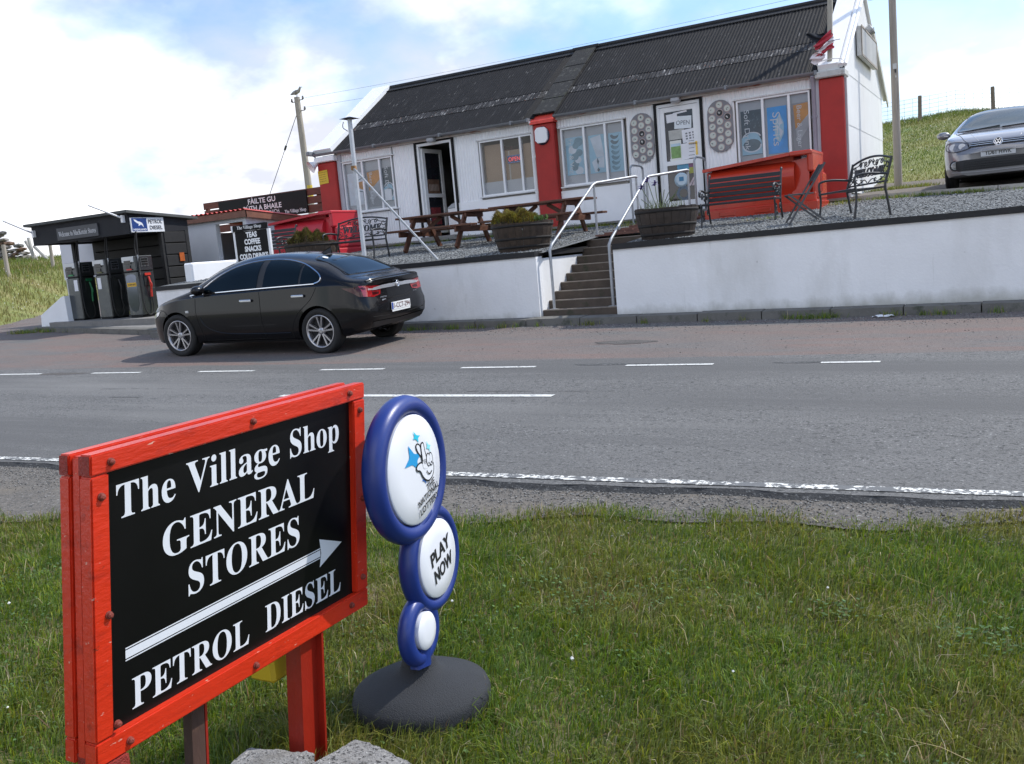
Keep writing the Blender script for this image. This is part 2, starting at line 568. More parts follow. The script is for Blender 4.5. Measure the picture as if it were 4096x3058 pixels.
def edge_near(x):          # near edge of the asphalt
    x = np.asarray(x, float)
    return 5.33 + .08 * x + .018 * np.sin(x * 3.1) + .012 * np.sin(x * 7.7 + 1) + .010 * np.sin(x * 17.3)
def edge_far(x):
    return 10.1 + .07 * np.asarray(x, float)
def verge_edge(x):
    x = np.asarray(x, float)
    return 5.17 + np.where(x < 0, .22 * np.maximum(x, -9) + .08 * np.minimum(x + 9, 0), .1 * x) + .07 * np.sin(x * 2.3) + .05 * np.sin(x * 5.9 + 2)
xs_f = np.concatenate([np.linspace(-120, -20, 26), np.arange(-19.8, 6, .2), np.linspace(7, 80, 20)])
grid_sheet('road_shoulder', xs_f, lambda x: verge_edge(x) - .12, lambda x: edge_near(x) + .1, 3, H, -.018, SHOULDER)
road = grid_sheet('road', xs_f, edge_near, edge_far, 10, H, .014, ASPH)
# the broken edge of the asphalt has a visible thickness
eb = MB()
ee = [(float(x), float(edge_near(x)), float(H(x, edge_near(x)))) for x in np.arange(-16, 5, .1)]
for i in range(len(ee) - 1):
    a, b = ee[i], ee[i + 1]
    eb.add([(a[0], a[1] - .05, a[2] - .03), (b[0], b[1] - .05, b[2] - .03), (b[0], b[1], b[2] + .014), (a[0], a[1], a[2] + .014)], [(0, 1, 2, 3)], 0)
obj('asphalt_edge', eb, mat('broken_asphalt_edge', (.045, .045, .045), .95, .3, 20, 1, 60, specks=[((.16, .16, .155), .56, .66, 50)]), road)

def layby_top(x):
    x = np.asarray(x, float)
    return np.where(x > -15.0, wall_y(x) - .30, np.where(x > -21.0, 13.2 + (-15.0 - x) * .17 + .6, 34.0))
laybyx = np.concatenate([np.linspace(-90, -22, 35), np.linspace(-21, 8, 117), np.linspace(9, 60, 12)])
grid_sheet('layby', np.linspace(-14.98, 8, 93), lambda x: edge_far(x) - .02, lambda x: wall_y(x) - .2, 6, H, .004, LAYBY)
grid_sheet('forecourt', np.linspace(-90, -14.98, 120), lambda x: edge_far(x) - .02, lambda x: np.where(x > -20.9, 15.4, np.where(x > -24.4, 16.4, 12.3)), 12, H, .004, LAYBY)
sv = []; sf = []
for i in range(41):
    for j in range(7):
        s_, t_ = -3.0 + i * 1.1, -.05 + j * .85
        x_, y_ = -25 - .61 * s_ + .79 * t_, 16 + .79 * s_ + .61 * t_
        sv.append((x_, y_, float(H(x_, y_)) + .008))
for i in range(40):
    for j in range(6):
        a = i * 7 + j; sf.append((a, a + 1, a + 8, a + 7))
struct('side_road', MB().add(sv, sf, 0, True), LAYBY)

# painted markings, each dash its own sheet lying on the asphalt
PAINT = mat('road_marking_paint', (.60, .60, .57), .7, .08, 6, .4, 60, specks=[((.17, .17, .17), .56, .62, 34), ((.17, .17, .17), .60, .66, 7)])
PAINTW = mat('worn_road_marking_paint', (.70, .69, .64), .75, .06, 6, .4, 60, specks=[((.12, .122, .122), .485, .52, 30), ((.12, .122, .122), .53, .57, 9), ((.12, .122, .122), .57, .60, 2.2)])
def dash(x0, x1, fy, w, m, name='road_dash'):
    mb = MB()
    xs = np.linspace(x0, x1, max(2, int((x1 - x0) / .5) + 1))
    for i in range(len(xs) - 1):
        q = []
        for (x, s) in ((xs[i], -1), (xs[i + 1], -1), (xs[i + 1], 1), (xs[i], 1)):
            y = float(fy(x)) + s * w / 2
            q.append((x, y, float(H(x, y)) + .019))
        mb.add(q, [(0, 1, 2, 3)])
    return obj(name, mb, m, road)
far_line = lambda x: 9.58 + .066 * x
for k in range(9):
    x = -13.85 + 2.02 * k
    dash(x, x + (.95 if k != 6 else .55), far_line, .075, PAINT)
for k in range(1, 7):
    dash(-13.85 - 2.02 * k, -13.85 - 2.02 * k + .95, far_line, .075, PAINT)
mid_line = lambda x: 7.98 + .065 * x
for x in (-3.86, 5.2):
    dash(x - 3.2, x, mid_line, .10, PAINT, 'centre_dash')
dash(-18, 6, lambda x: 5.44 + .08 * x, .085, PAINTW, 'edge_line')

# worn dark patches, a sunken drain spot and old joint cracks
PATCH = mat('dark_patch_asphalt', (.052, .052, .052), .9, .25, 6, .8, 45, specks=[((.13, .13, .128), .50, .62, 30), ((.02, .02, .02), .6, .7, 25)])
def patch(x, y, rx, ry, m=PATCH, seed=1, dz=.0165, name='road_patch'):
    r2 = random.Random(seed); mb = MB(); n_ = 22; vs_ = []
    for i in range(n_):
        a = i * 6.283 / n_; k = r2.uniform(.72, 1.12)
        px_, py_ = x + rx * k * math.cos(a), y + ry * k * math.sin(a) + .068 * rx * k * math.cos(a)
        vs_.append((px_, py_, float(H(px_, py_)) + dz))
    mb.add(vs_, [tuple(range(n_))])
    return obj(name, mb, m, road)
SUNK = mat('sunken_patch_grit', (.085, .076, .070), .95, .2, 4, .8, 40, specks=[((.035, .033, .032), .54, .66, 30), ((.17, .16, .15), .6, .7, 30)])
for i, (x, y, rx, ry, m_, dz_) in enumerate([(-4.45, 11.1, .42, .17, SUNK, .008), (-12.5, 8.75, .60, .10, SUNK, .0165), (-4.0, 9.42, .45, .05, PATCH, .0165), (-1.9, 9.5, .30, .05, PATCH, .0165),
        (-6.6, 7.2, .25, .02, PATCH, .0165), (-9.3, 7.3, .30, .02, PATCH, .0165)]):
    patch(x, y, rx, ry, m_, i, dz_)
def crack(x0, x1, fy, seed):
    r2 = random.Random(seed); mb = MB(); x = x0; pts_ = []
    while x < x1:
        pts_.append((x, float(fy(x)) + r2.uniform(-.012, .012))); x += r2.uniform(.05, .14)
    for a, b in zip(pts_[:-1], pts_[1:]):
        w = r2.uniform(.002, .007)
        if r2.random() < .25: continue
        q = [(a[0], a[1] - w), (b[0], b[1] - w), (b[0], b[1] + w), (a[0], a[1] + w)]
        mb.add([(p[0], p[1], float(H(*p)) + .0172) for p in q], [(0, 1, 2, 3)])
    obj('road_crack', mb, mat('road_crack_black', (.045, .045, .045), .95, .2, 9), road)
crack(-4.9, -3.2, lambda x: 8.18 + .06 * x, 1); crack(-10.4, -7.2, lambda x: 8.45 + .07 * x, 2)
# ------------------------------------------------------------------ gravel terrace and track
def tt_front(x): return wall_y(x) + .12
def stepgap(x):
    return np.where((x > -6.62) & (x < -5.40), 15.45, tt_front(x))
grid_sheet('terrace', np.concatenate([np.linspace(-15.3, -6.63, 30), [-6.62, -6.6], np.linspace(-6.3, -5.6, 4), [-5.42, -5.4], np.linspace(-5.3, 24, 60)]),
           stepgap, lambda x: np.where(x < -2.6, 19.7, 18.6 - .42 * np.clip(x + 2.4, 0, 3)), 14, shelf, .012, GRAVEL)
grid_sheet('dirt_track', np.linspace(-2.86, 24, 40), lambda x: 18.6 - .42 * np.clip(x + 2.4, 0, 3), lambda x: 23.4 + .3 * np.sin(x), 10,
           lambda x, y: np.maximum(H(x, y), 0) + .0, .03, TRACK)
# red paved strip from the steps to the shop door, and the concrete apron along the shop front
PAVER = mat('red_paving', (.17, .085, .065), .85, .2, 5, .4, 40, specks=[((.08, .06, .05), .55, .7, 6)])
pv = struct('path', MB(), PAVER)
for i in range(3):
    for j in range(9):
        x0 = -6.62 + i * .41; y0 = 15.45 + j * .42
        zz = T(0, y0 + .2) + .022 + rnd.uniform(0, .008)
        obj('paving_slab', MB().box((x0 + .2, y0 + .2, zz), (.395, .405, .03)), PAVER, pv)
ap = struct('apron', MB(), CONC)
x = -15.2
while x < -3.4:
    w = 1.18
    obj('paving_slab', MB().box((x + w / 2, 19.0, T(0, 19.0) + .03 + rnd.uniform(0, .006)), (w - .015, .85, .05)), CONC, ap)
    x += w

# ------------------------------------------------------------------ masses of blades and stones
def coloured_mesh(name, v, faces_idx, loop_starts, loop_tot, cols, m, label_kind='stuff'):
    me = bpy.data.meshes.new(name)
    me.vertices.add(len(v)); me.vertices.foreach_set('co', v.astype(np.float32).ravel())
    me.loops.add(len(faces_idx)); me.loops.foreach_set('vertex_index', faces_idx.astype(np.int32))
    me.polygons.add(len(loop_starts)); me.polygons.foreach_set('loop_start', loop_starts.astype(np.int32))
    me.update(calc_edges=True)
    a = me.color_attributes.new('tint', 'FLOAT_COLOR', 'POINT')
    a.data.foreach_set('color', np.concatenate([cols, np.ones((len(cols), 1))], 1).astype(np.float32).ravel())
    o = obj(name, me, m)
    o['kind'] = 'stuff'
    return o
BLADE = mat('grass_blade', attr='tint', rough=.55, spec=.3, transl=.35)
def blades(name, P, h, w, cols, lean=.6, clump=None):
    """P: base points (n,3); every blade is a bent tapering leaf of two faces"""
    n = len(P)
    az = nrs.uniform(0, 2 * np.pi, n)
    if clump is not None:
        az = clump + nrs.normal(0, .9, n)
    ln = np.abs(nrs.normal(0, lean, n)) + .1
    dx = np.cos(az); dy = np.sin(az)
    wa = nrs.uniform(0, 2 * np.pi, n)
    sx = np.cos(wa) * w / 2; sy = np.sin(wa) * w / 2
    v = np.zeros((n, 5, 3))
    v[:, 0] = P + np.stack([-sx, -sy, 0 * sx - .01], 1)
    v[:, 1] = P + np.stack([sx, sy, 0 * sx - .01], 1)
    mid = P + np.stack([dx * h * ln * .3, dy * h * ln * .3, h * .6 * np.cos(ln * .35)], 1)
    v[:, 2] = mid + np.stack([sx, sy, 0 * sx], 1) * .75
    v[:, 3] = mid - np.stack([sx, sy, 0 * sx], 1) * .75
    v[:, 4] = P + np.stack([dx * h * ln, dy * h * ln, h * np.maximum(np.cos(ln * .9), .25)], 1)
    base = (np.arange(n) * 5)[:, None]
    idx = (base + np.array([[0, 1, 2, 3, 3, 2, 4]])).ravel()
    st = (np.arange(n)[:, None] * 7 + np.array([[0, 4]])).ravel()
    c = np.repeat(cols[:, None, :], 5, 1).reshape(-1, 3)
    return coloured_mesh(name, v.reshape(-1, 3), idx, st, None, c, BLADE)
def lowfreq(x, y, s=1.0, seed=0.0):
    return (np.sin(x * 1.3 * s + seed) * np.cos(y * 1.7 * s - seed) + np.sin(x * 2.9 * s + y * 2.1 * s + seed * 2) * .6 + np.cos(x * .7 * s - y * 3.3 * s + seed) * .5) / 2.1
GREENS = np.array([[.165, .235, .012], [.108, .185, .012], [.235, .255, .018], [.068, .130, .012], [.150, .210, .040], [.120, .185, .055]])
STRAW = np.array([[.42, .33, .16], [.30, .22, .09], [.50, .43, .27], [.22, .13, .07]])
def grass_cols(x, y, straw=.06, dry=0.0, s=1.0):
    n = len(x)
    c = GREENS[nrs.randint(0, len(GREENS), n)] * nrs.uniform(.7, 1.3, (n, 1))
    lf = lowfreq(x, y, s, 1.7)
    dryf = np.clip(lf * .8 + dry, 0, 1)[:, None]
    c = c * (1 - dryf * .6) + np.array([.33, .25, .075]) * nrs.uniform(.4, 1.35, (n, 1)) * dryf * .6
    lush = np.clip(-lf * .8, 0, 1)[:, None]
    c = c * (1 - lush * .35) + np.array([.130, .235, .036]) * lush * .35
    k = nrs.rand(n) < straw
    c[k] = STRAW[nrs.randint(0, 4, k.sum())] * nrs.uniform(.7, 1.2, (k.sum(), 1))
    return c
def in_view(x, y, z, pad=.06, m=1.35):
    """keep only what can be near the picture, to spend blades where they show (all stay world-fixed geometry)"""
    d = np.stack([x, y, z - 1.6], 1)
    q = d @ np.array([[_right.x, _up.x, _fwd.x], [_right.y, _up.y, _fwd.y], [_right.z, _up.z, _fwd.z]])
    k = q[:, 2] > .4
    u = q[:, 0] / np.maximum(q[:, 2], .4); w = q[:, 1] / np.maximum(q[:, 2], .4)
    return k & (np.abs(u) < .5533 * m + pad) & (np.abs(w) < .413 * m + pad)
# near verge
N = 2000000
x = nrs.uniform(-9.5, 6.6, N); y = nrs.uniform(.9, 5.4, N)
dist = np.hypot(x, y)
keep = (y < verge_edge(x) + nrs.normal(-.02, .05, N)) & (nrs.rand(N) < np.clip((2.9 / dist) ** 1.2, 0, 1) * .62 * np.clip(1.15 - .55 * (lowfreq(x, y, 3.3, 5.0) > .55), 0, 1)) & in_view(x, y, 0 * x, .1, 3.4)
x = x[keep]; y = y[keep]
x = x + nrs.normal(0, .01, len(x))
n = len(x)
lf = lowfreq(x, y, 2.2, .4) + .6 * lowfreq(x, y, 6, 2.0)
hh = np.clip(nrs.normal(.040, .013, n) * (1 + .5 * lf), .012, .11)
# longer grass round the posts, blocks and the round base, where no mower reaches
near = np.minimum(np.minimum(np.hypot(x + 2.02, y - 1.62), np.hypot(x + 2.02, y - 2.25)), np.hypot(x + 1.90, y - 2.52) * 1.25)
tall = np.clip(1.15 - near / .55, 0, 1)
hh = hh * (1 + 1.6 * tall * nrs.rand(n))
blades('verge_grass', np.stack([x, y, H(x, y) - .028], 1), hh, nrs.uniform(.0022, .0042, n) * (1 + .10 * np.hypot(x, y)), grass_cols(x, y, .055, .12, 1.6), .75, clump=3.0 * lowfreq(x, y, 5, 4.0))
# tall seed stalks standing here and there in the verge
n = 420
x = nrs.uniform(-7, 1.6, n); y = nrs.uniform(1.6, 4.8, n)
k = (y < verge_edge(x) - .05); x = x[k]; y = y[k]; n = len(x)
blades('grass_stalks', np.stack([x, y, H(x, y) - .03], 1), nrs.uniform(.07, .16, n), nrs.uniform(.003, .005, n), grass_cols(x, y, .7, .3), 1.0)
# broad-leaved clover and dock among the grass
cx = []; cy = []; cs = []
for i in range(70):
    px_, py_ = rnd.uniform(-5.0, 1.4), rnd.uniform(1.5, 3.9)
    k = rnd.randint(15, 90); r_ = rnd.uniform(.05, .20)
    cx += list(nrs.normal(px_, r_, k)); cy += list(nrs.normal(py_, r_ * .8, k)); cs += [rnd.uniform(.0045, .0085)] * k
x = np.array(cx); y = np.array(cy); s_ = np.array(cs)
k = (y < verge_edge(x) - .08); x, y, s_ = x[k], y[k], s_[k]; n = len(x)
az = nrs.uniform(0, 6.28, n); tl = nrs.normal(0, .35, n); zz = H(x, y) + nrs.uniform(-.012, .018, n)
v = np.zeros((n, 6, 3))
for q in range(6):
    a = az + q * np.pi / 3
    v[:, q, 0] = x + np.cos(a) * s_; v[:, q, 1] = y + np.sin(a) * s_; v[:, q, 2] = zz + np.cos(a) * s_ * tl
c_ = np.array([[.075, .140, .035]]) * nrs.uniform(.6, 1.5, (n, 1)) + np.array([[.02, .02, .02]]) * nrs.rand(n, 1)
coloured_mesh('clover_leaves', v.reshape(-1, 3), np.arange(n * 6), np.arange(n) * 6, None, np.repeat(c_[:, None, :], 6, 1).reshape(-1, 3), BLADE)
# dead thatch lying flat
n = 9000
x = nrs.uniform(-7, 2, n); y = nrs.uniform(1.3, 4.9, n)
k = (y < verge_edge(x) - .05) & (nrs.rand(n) < np.clip(lowfreq(x, y, 1.6, 1.7) * .8 + .35, .05, 1)); x, y = x[k], y[k]; n = len(x)
blades('dead_thatch', np.stack([x, y, H(x, y) + nrs.uniform(-.015, .012, n)], 1), nrs.uniform(.03, .08, n), nrs.uniform(.0025, .005, n), STRAW[nrs.randint(0, 4, n)] * nrs.uniform(.6, 1.1, (n, 1)), 1.5)
# left meadow: tall, uneven, yellowing
N = 130000
x = nrs.uniform(-62, -24, N); y = nrs.uniform(13, 42, N)
d = side_d(x, y)
k = (d > nrs.normal(.05, .2, N)) & (nrs.rand(N) < np.clip(30 / np.hypot(x, y), 0, 1)) & in_view(x, y, H(x, y), .1)
x = x[k]; y = y[k]; d = d[k]; n = len(x)
c = grass_cols(x, y, .20, .25, .35)
near_ = np.clip(1 - (d - 1.5) / 2.5, 0, 1)[:, None]
c = c * (1 - .6 * near_) + np.array([.36, .30, .105]) * nrs.uniform(.6, 1.2, (n, 1)) * .6 * near_
c = c * .82
blades('meadow_grass', np.stack([x, y, H(x, y) - .03], 1), np.clip(nrs.normal(.25, .08, n) * (.85 + .5 * lowfreq(x, y, .5)), .08, .6), nrs.uniform(.012, .026, n), c, .55)
# right hill: short grass with white clover heads
N = 150000
x = nrs.uniform(-9, 12, N); y = nrs.uniform(21.8, 44, N)
k = ((y > 23.0 + .3 * np.sin(x)) | ((x < -1.9) & (y > 22.2) & (nrs.rand(N) < .5))) & in_view(x, y, H(x, y), .1, 1.9)
x = x[k]; y = y[k]; n = len(x)
blades('hill_grass', np.stack([x, y, H(x, y) - .03], 1), np.clip(nrs.normal(.06, .02, n) * (1 + .9 * (y > 38.5) * nrs.rand(n) * 2), .02, .4), nrs.uniform(.008, .016, n), grass_cols(x, y, .07, .2, .5) * .85, .7)
# flowers: small white heads
def heads(name, P, r, m):
    mb = MB()
    for p in P:
        q = r * rnd.uniform(.7, 1.3)
        mb.add([(p[0] + q, p[1], p[2]), (p[0], p[1] + q, p[2]), (p[0] - q, p[1], p[2]), (p[0], p[1] - q, p[2]), (p[0], p[1], p[2] + q), (p[0], p[1], p[2] - q)],
               [(0, 1, 4), (1, 2, 4), (2, 3, 4), (3, 0, 4), (1, 0, 5), (2, 1, 5), (3, 2, 5), (0, 3, 5)])
    o = obj(name, mb, m); o['kind'] = 'stuff'
FLOWER = mat('clover_white', (.72, .72, .68), .7, .1, 20)
pts = []
for i in range(130):
    x = rnd.uniform(-4.5, .5); y = rnd.uniform(23.5, 40); pts.append((x, y, float(H(x, y)) + .09))
for i in range(110):
    x = rnd.uniform(-34, -26); y = rnd.uniform(17, 26)
    if side_d(x, y) > 0: pts.append((x, y, float(H(x, y)) + .3))
heads('clover_heads', pts, .014, FLOWER)
pts = []
for i in range(15):
    x = rnd.uniform(-6, 1.2); y = rnd.uniform(1.8, 4.6)
    if y < float(verge_edge(x)) - .1: pts.append((x, y, float(H(x, y)) + .035))
heads('daisies', pts, .0075, FLOWER)
# weeds along the kerb, the wall foot, the apron and the track edge
def tufts(name, spots, hm, n_each, rad, wid=.008, straw=.1):
    xs = []; ys = []; zs = []
    for (sx_, sy_, sz_, k) in spots:
        m = int(n_each * k)
        xs += list(nrs.normal(sx_, rad * k, m)); ys += list(nrs.normal(sy_, rad * .5, m)); zs += [sz_] * m
    xs = np.array(xs); ys = np.array(ys); zs = np.array(zs)
    blades(name, np.stack([xs, ys, zs], 1), np.clip(nrs.normal(hm, hm * .3, len(xs)), .03, 1), nrs.uniform(.6, 1.3, len(xs)) * wid, grass_cols(xs, ys, straw, .1, 1) * 1.1, .8)
sp_ = []
for i in range(34):
    x = rnd.uniform(-9.5, .3); y = wall_y(x) - .36 + rnd.uniform(-.03, .02)
    sp_.append((x, y, G(x, y) + .0, rnd.choice((.25, .3, .5, .9))))
for i in range(10):
    x = rnd.uniform(-21, -15.5); y = 13.25 + (-15 - x) * .17; sp_.append((x, y, G(x, y), rnd.choice((.4, .8, 1.2))))
sp_ += [(-20.9, 14.0, .70, 2.5), (-20.6, 14.2, .72, 2.2), (-20.2, 14.0, .7, 1.6), (-21.2, 13.9, .70, 2.0)]
tufts('kerb_weeds', sp_, .09, 60, .10)
sp_ = []
for i in range(120):
    x = rnd.uniform(-15.3, -3.2); y = rnd.choice((18.5, 18.45, 18.6, 19.25)) + rnd.uniform(-.1, .1); sp_.append((x, y, T(0, y) + .01, rnd.choice((.4, .7, 1.0))))
for i in range(34):
    x = rnd.uniform(-3.0, 1.0); y = 18.5 - .42 * max(0, min(3, x + 2.4)) + rnd.uniform(-.15, .1); sp_.append((x, y, T(0, y) + .01, rnd.choice((.5, .8, 1.2))))
for i in range(16):
    sp_.append((rnd.uniform(-2.8, -1.6), rnd.uniform(21.2, 22.3), float(H(-2.2, 21.7)) + .03, 1.3))
sp_ += [(-3.0, 17.9, T(0, 17.9), 1.5), (-2.7, 18.0, T(0, 18.0), 1.3), (-3.75, 16.0, T(0, 16.0), 1.4), (-6.95, 17.9, T(0, 17.9), 1.6), (-6.8, 17.6, T(0, 17.6), 1.2)]
tufts('terrace_weeds', sp_, .07, 60, .12)
sp_ = []
for i in range(150):
    x = rnd.uniform(-6, 1.6); y = rnd.uniform(1.4, 4.7)
    if y < float(verge_edge(x)) - .06: sp_.append((x, y, float(H(x, y)) - .025, rnd.choice((.4, .6, .8, 1.2))))
tufts('verge_tufts', sp_, .062, 90, .06, .0034, .05)
# loose stones on the terrace and grit on the layby
def stones(name, P, r, cols, m):
    n = len(P)
    u = np.array([[1, 0, 0], [0, 1, 0], [-1, 0, 0], [0, -1, 0], [0, 0, .8], [0, 0, -.8]], float)
    ang = nrs.uniform(0, 6.28, n); ca = np.cos(ang); sa = np.sin(ang)
    v = np.zeros((n, 6, 3))
    jit = nrs.uniform(.6, 1.3, (n, 6, 1))
    for k in range(6):
        v[:, k, 0] = (u[k, 0] * ca - u[k, 1] * sa); v[:, k, 1] = (u[k, 0] * sa + u[k, 1] * ca) * .75; v[:, k, 2] = u[k, 2] * .7
    v = v * jit * r[:, None, None] + P[:, None, :]
    F = np.array([0, 1, 4, 1, 2, 4, 2, 3, 4, 3, 0, 4, 1, 0, 5, 2, 1, 5, 3, 2, 5, 0, 3, 5])
    idx = ((np.arange(n) * 6)[:, None] + F[None, :]).ravel()
    st = np.arange(n * 8) * 3
    return coloured_mesh(name, v.reshape(-1, 3), idx, st, None, np.repeat(cols[:, None, :], 6, 1).reshape(-1, 3), m)
STONE = mat('stone_chip', attr='tint', rough=.9, spec=.2)
n = 34000
x = nrs.uniform(-15.2, 1.6, n); y = 13.6 + (nrs.rand(n) ** 1.3) * 5.2
k = ~((x > -6.75) & (x < -5.3) & (y < 19)) & (y < np.where(x < -2.6, 18.6, 18.3 - .42 * np.clip(x + 2.4, 0, 3)))
x = x[k]; y = y[k]; n = len(x)
g = nrs.uniform(.04, .38, (n, 1)) * np.array([[.98, 1.0, .98]])
stones('terrace_gravel', np.stack([x, y, T(0, y) + .014], 1), nrs.uniform(.009, .024, n), g, STONE)
n = 5200
x = nrs.uniform(-15, 1.5, n); y = wall_y(x) - .34 - np.abs(nrs.normal(0, .42, n))
k2 = nrs.rand(n) < .12
y = np.where(k2, nrs.uniform(10.2, 13, n), y)
stones('layby_grit', np.stack([x, y, G(x, y) + .006], 1), nrs.uniform(.004, .013, n), nrs.uniform(.06, .34, (n, 1)) * np.array([[1.0, .97, .94]]), STONE)
n = 9000
x = nrs.uniform(-8, 1.5, n); y = edge_near(x) - np.abs(nrs.normal(0, .28, n))
stones('shoulder_grit', np.stack([x, y, G(x, y) - .014], 1), nrs.uniform(.003, .009, n), nrs.uniform(.06, .34, (n, 1)) * np.array([[1.0, .97, .92]]), STONE)

# ================================================================== RETAINING WALLS, KERB, STEPS
kerb = struct('kerb', MB(), KERBM)
x = -15.05
while x < 6:
    w = .915
    x2 = x + w
    ya, yb = wall_y(x) - .31, wall_y(x2) - .31
    mb = MB()
    zt = .115 + rnd.uniform(-.006, .006)
    d = .008
    pa = [(x + d, ya), (x2 - d, yb), (x2 - d, yb + .36), (x + d, ya + .36)]
    vs_ = [(p[0], p[1], float(G(*p)) - .05) for p in pa] + [(p[0], p[1] + (.018 if i < 2 else 0), float(G(*p)) + zt) for i, p in enumerate(pa)]
    mb.add(vs_, [(0, 3, 2, 1), (4, 5, 6, 7), (0, 1, 5, 4), (1, 2, 6, 5), (2, 3, 7, 6), (3, 0, 4, 7)])
    obj('kerb_stone', mb, KERBM, kerb)
    x = x2
# forecourt kerb in front of the pumps
kb0 = Vector((-15.3, 13.02)); kb1 = Vector((-20.9, 14.22))
n = 7
for i in range(n):
    a = kb0.lerp(kb1, i / n); b = kb0.lerp(kb1, (i + 1) / n)
    d = (b - a).normalized(); a = a + d * .01; b = b - d * .01
    nn = Vector((-d.y, d.x)) * -.28
    mb = MB()
    pa = [(a.x, a.y), (b.x, b.y), (b.x + nn.x, b.y + nn.y), (a.x + nn.x, a.y + nn.y)]
    vs_ = [(p[0], p[1], float(G(*p)) - .05) for p in pa] + [(p[0], p[1], float(G(*p)) + .11) for p in pa]
    mb.add(vs_, [(0, 1, 2, 3), (7, 6, 5, 4), (0, 4, 5, 1), (1, 5, 6, 2), (2, 6, 7, 3), (3, 7, 4, 0)])
    obj('kerb_stone', mb, KERBM, kerb)

COPZ = 1.50
def wall_segment(root, x0, x1, end_right=None, end_left=None):
    """rendered wall following the kerb with a painted coping; returns body and coping meshes"""
    xs = np.linspace(x0, x1, max(3, int((x1 - x0) / .6)))
    body = MB(); cop = MB()
    th = .22
    for i in range(len(xs) - 1):
        a, b = xs[i], xs[i + 1]
        j0 = .004 * math.sin(i * 2.1); j1 = .004 * math.sin((i + 1) * 2.1)
        qa = [(a, wall_y(a) + j0), (b, wall_y(b) + j1), (b, wall_y(b) + th), (a, wall_y(a) + th)]
        zb = [float(G(*q)) for q in qa]
        fs = [(0, 1, 5, 4), (2, 3, 7, 6), (4, 5, 6, 7)]
        if i == 0: fs.append((3, 0, 4, 7))
        if i == len(xs) - 2: fs.append((1, 2, 6, 5))
        body.add([(q[0], q[1], z + .06) for q, z in zip(qa, zb)] + [(q[0], q[1], COPZ + .012 * (q[0] + 5) * .4) for q in qa], fs)
        o = .03
        qc = [(a, wall_y(a) - o), (b, wall_y(b) - o), (b, wall_y(b) + th + o), (a, wall_y(a) + th + o)]
        zc_ = [COPZ + .012 * (q[0] + 5) * .4 + .002 for q in qc]
        k = .085
        fs = [(0, 1, 5, 4), (2, 3, 7, 6), (4, 5, 6, 7), (3, 2, 1, 0)]
        if i == 0: fs.append((3, 0, 4, 7))
        if i == len(xs) - 2: fs.append((1, 2, 6, 5))
        wob = .006 * math.sin(a * 2.3); wob2 = .006 * math.sin(b * 2.3)
        cop.add([(q[0], q[1], z) for q, z in zip(qc, zc_)] + [(q[0], q[1], z + k + (wob if abs(q[0] - a) < 1e-6 else wob2)) for q, z in zip(qc, zc_)], fs)
    return body, cop

rw = thing('retaining_wall', 'long white rendered retaining wall right of the steps with black coping', 'wall', (0, 0, 0))
b, c = wall_segment(rw, -5.40, 14)
b.span((-5.40, 13.47, .55), (-5.18, 15.5, 1.47)); c.span((-5.44, 13.72, 1.50), (-5.15, 14.6, 1.585))
obj('wall_body', b, RENDERW, rw); obj('coping', c, COPING, rw)
lw = thing('retaining_wall', 'white rendered retaining wall behind the black saloon, left of the steps, with black coping', 'wall', (0, 0, 0))
b, c = wall_segment(lw, -15.05, -6.70)
b.span((-6.93, 13.42, .62), (-6.703, 15.75, 1.46)); c.span((-6.98, 13.70, 1.50), (-6.66, 15.3, 1.585)); b.span((-15.05, 13.2, .75), (-14.83, 16.8, 1.42)); c.span((-15.08, 13.6, 1.432), (-14.8, 16.8, 1.50))
obj('wall_body', b, RENDERW, lw); obj('coping', c, COPING, lw)

st = thing('steps', 'flight of nine damp brown concrete steps between the white walls', 'steps', (-6.05, 13.3, .52))
nst = 9
for k in range(nst):
    z0, z1 = .50 + k * .1325, .50 + (k + 1) * .1325
    y0 = 13.30 + k * .245
    m = MB()
    m.bbox((-6.72 if k else -6.78, y0, z0 - (.08 if k else .1)), (-5.395 if k else -5.33, y0 + (.30 if k < nst - 1 else .3), z1), .012)
    obj('step', m, DKCONC, st, world=True)
    e = MB(); e.span((-6.69, y0 - .006, z1 - .012), (-5.42, y0 + .035, z1 + .004))
    obj('step_edge', e, mat('worn_step_edge', (.23, .20, .17), .8, .2, 8, .3, 50), st, world=True)

# ------------------------------------------------------------------ handrails
def rail(x, dx, label):
    t = thing('handrail', label, 'handrail', (x, 13.42, .62))
    p = [(x, 13.42, .60), (x, 13.42, 1.58), (x + .02 + dx * .2, 13.47, 1.66), (x - .25 + dx, 15.93, 2.68), (x - .22 + dx, 16.02, 2.715), (x + .17 + dx, 17.0, 2.815), (x + .19 + dx, 17.05, 2.80)]
    obj('top_rail', MB().tube(p, .024, 10), GALV, t, world=True)
    obj('post', MB().tube([(x - .25 + dx, 15.98, 1.72), (x - .25 + dx, 15.98, 2.69)], .022, 10), GALV, t, world=True)
    obj('post', MB().tube([(x + .18 + dx, 17.04, 1.8), (x + .18 + dx, 17.04, 2.80)], .020, 10), GALV, t, world=True)
    obj('foot_plate', MB().span((x - .06, 13.36, .628), (x + .06, 13.48, .64)), GALV, t, world=True)
rail(-6.55, 0.0, 'galvanised pipe handrail on the left of the steps, beside the mossy planter')
rail(-5.53, 0.0, 'galvanised pipe handrail on the right of the steps, beside the planter of purple flowers')
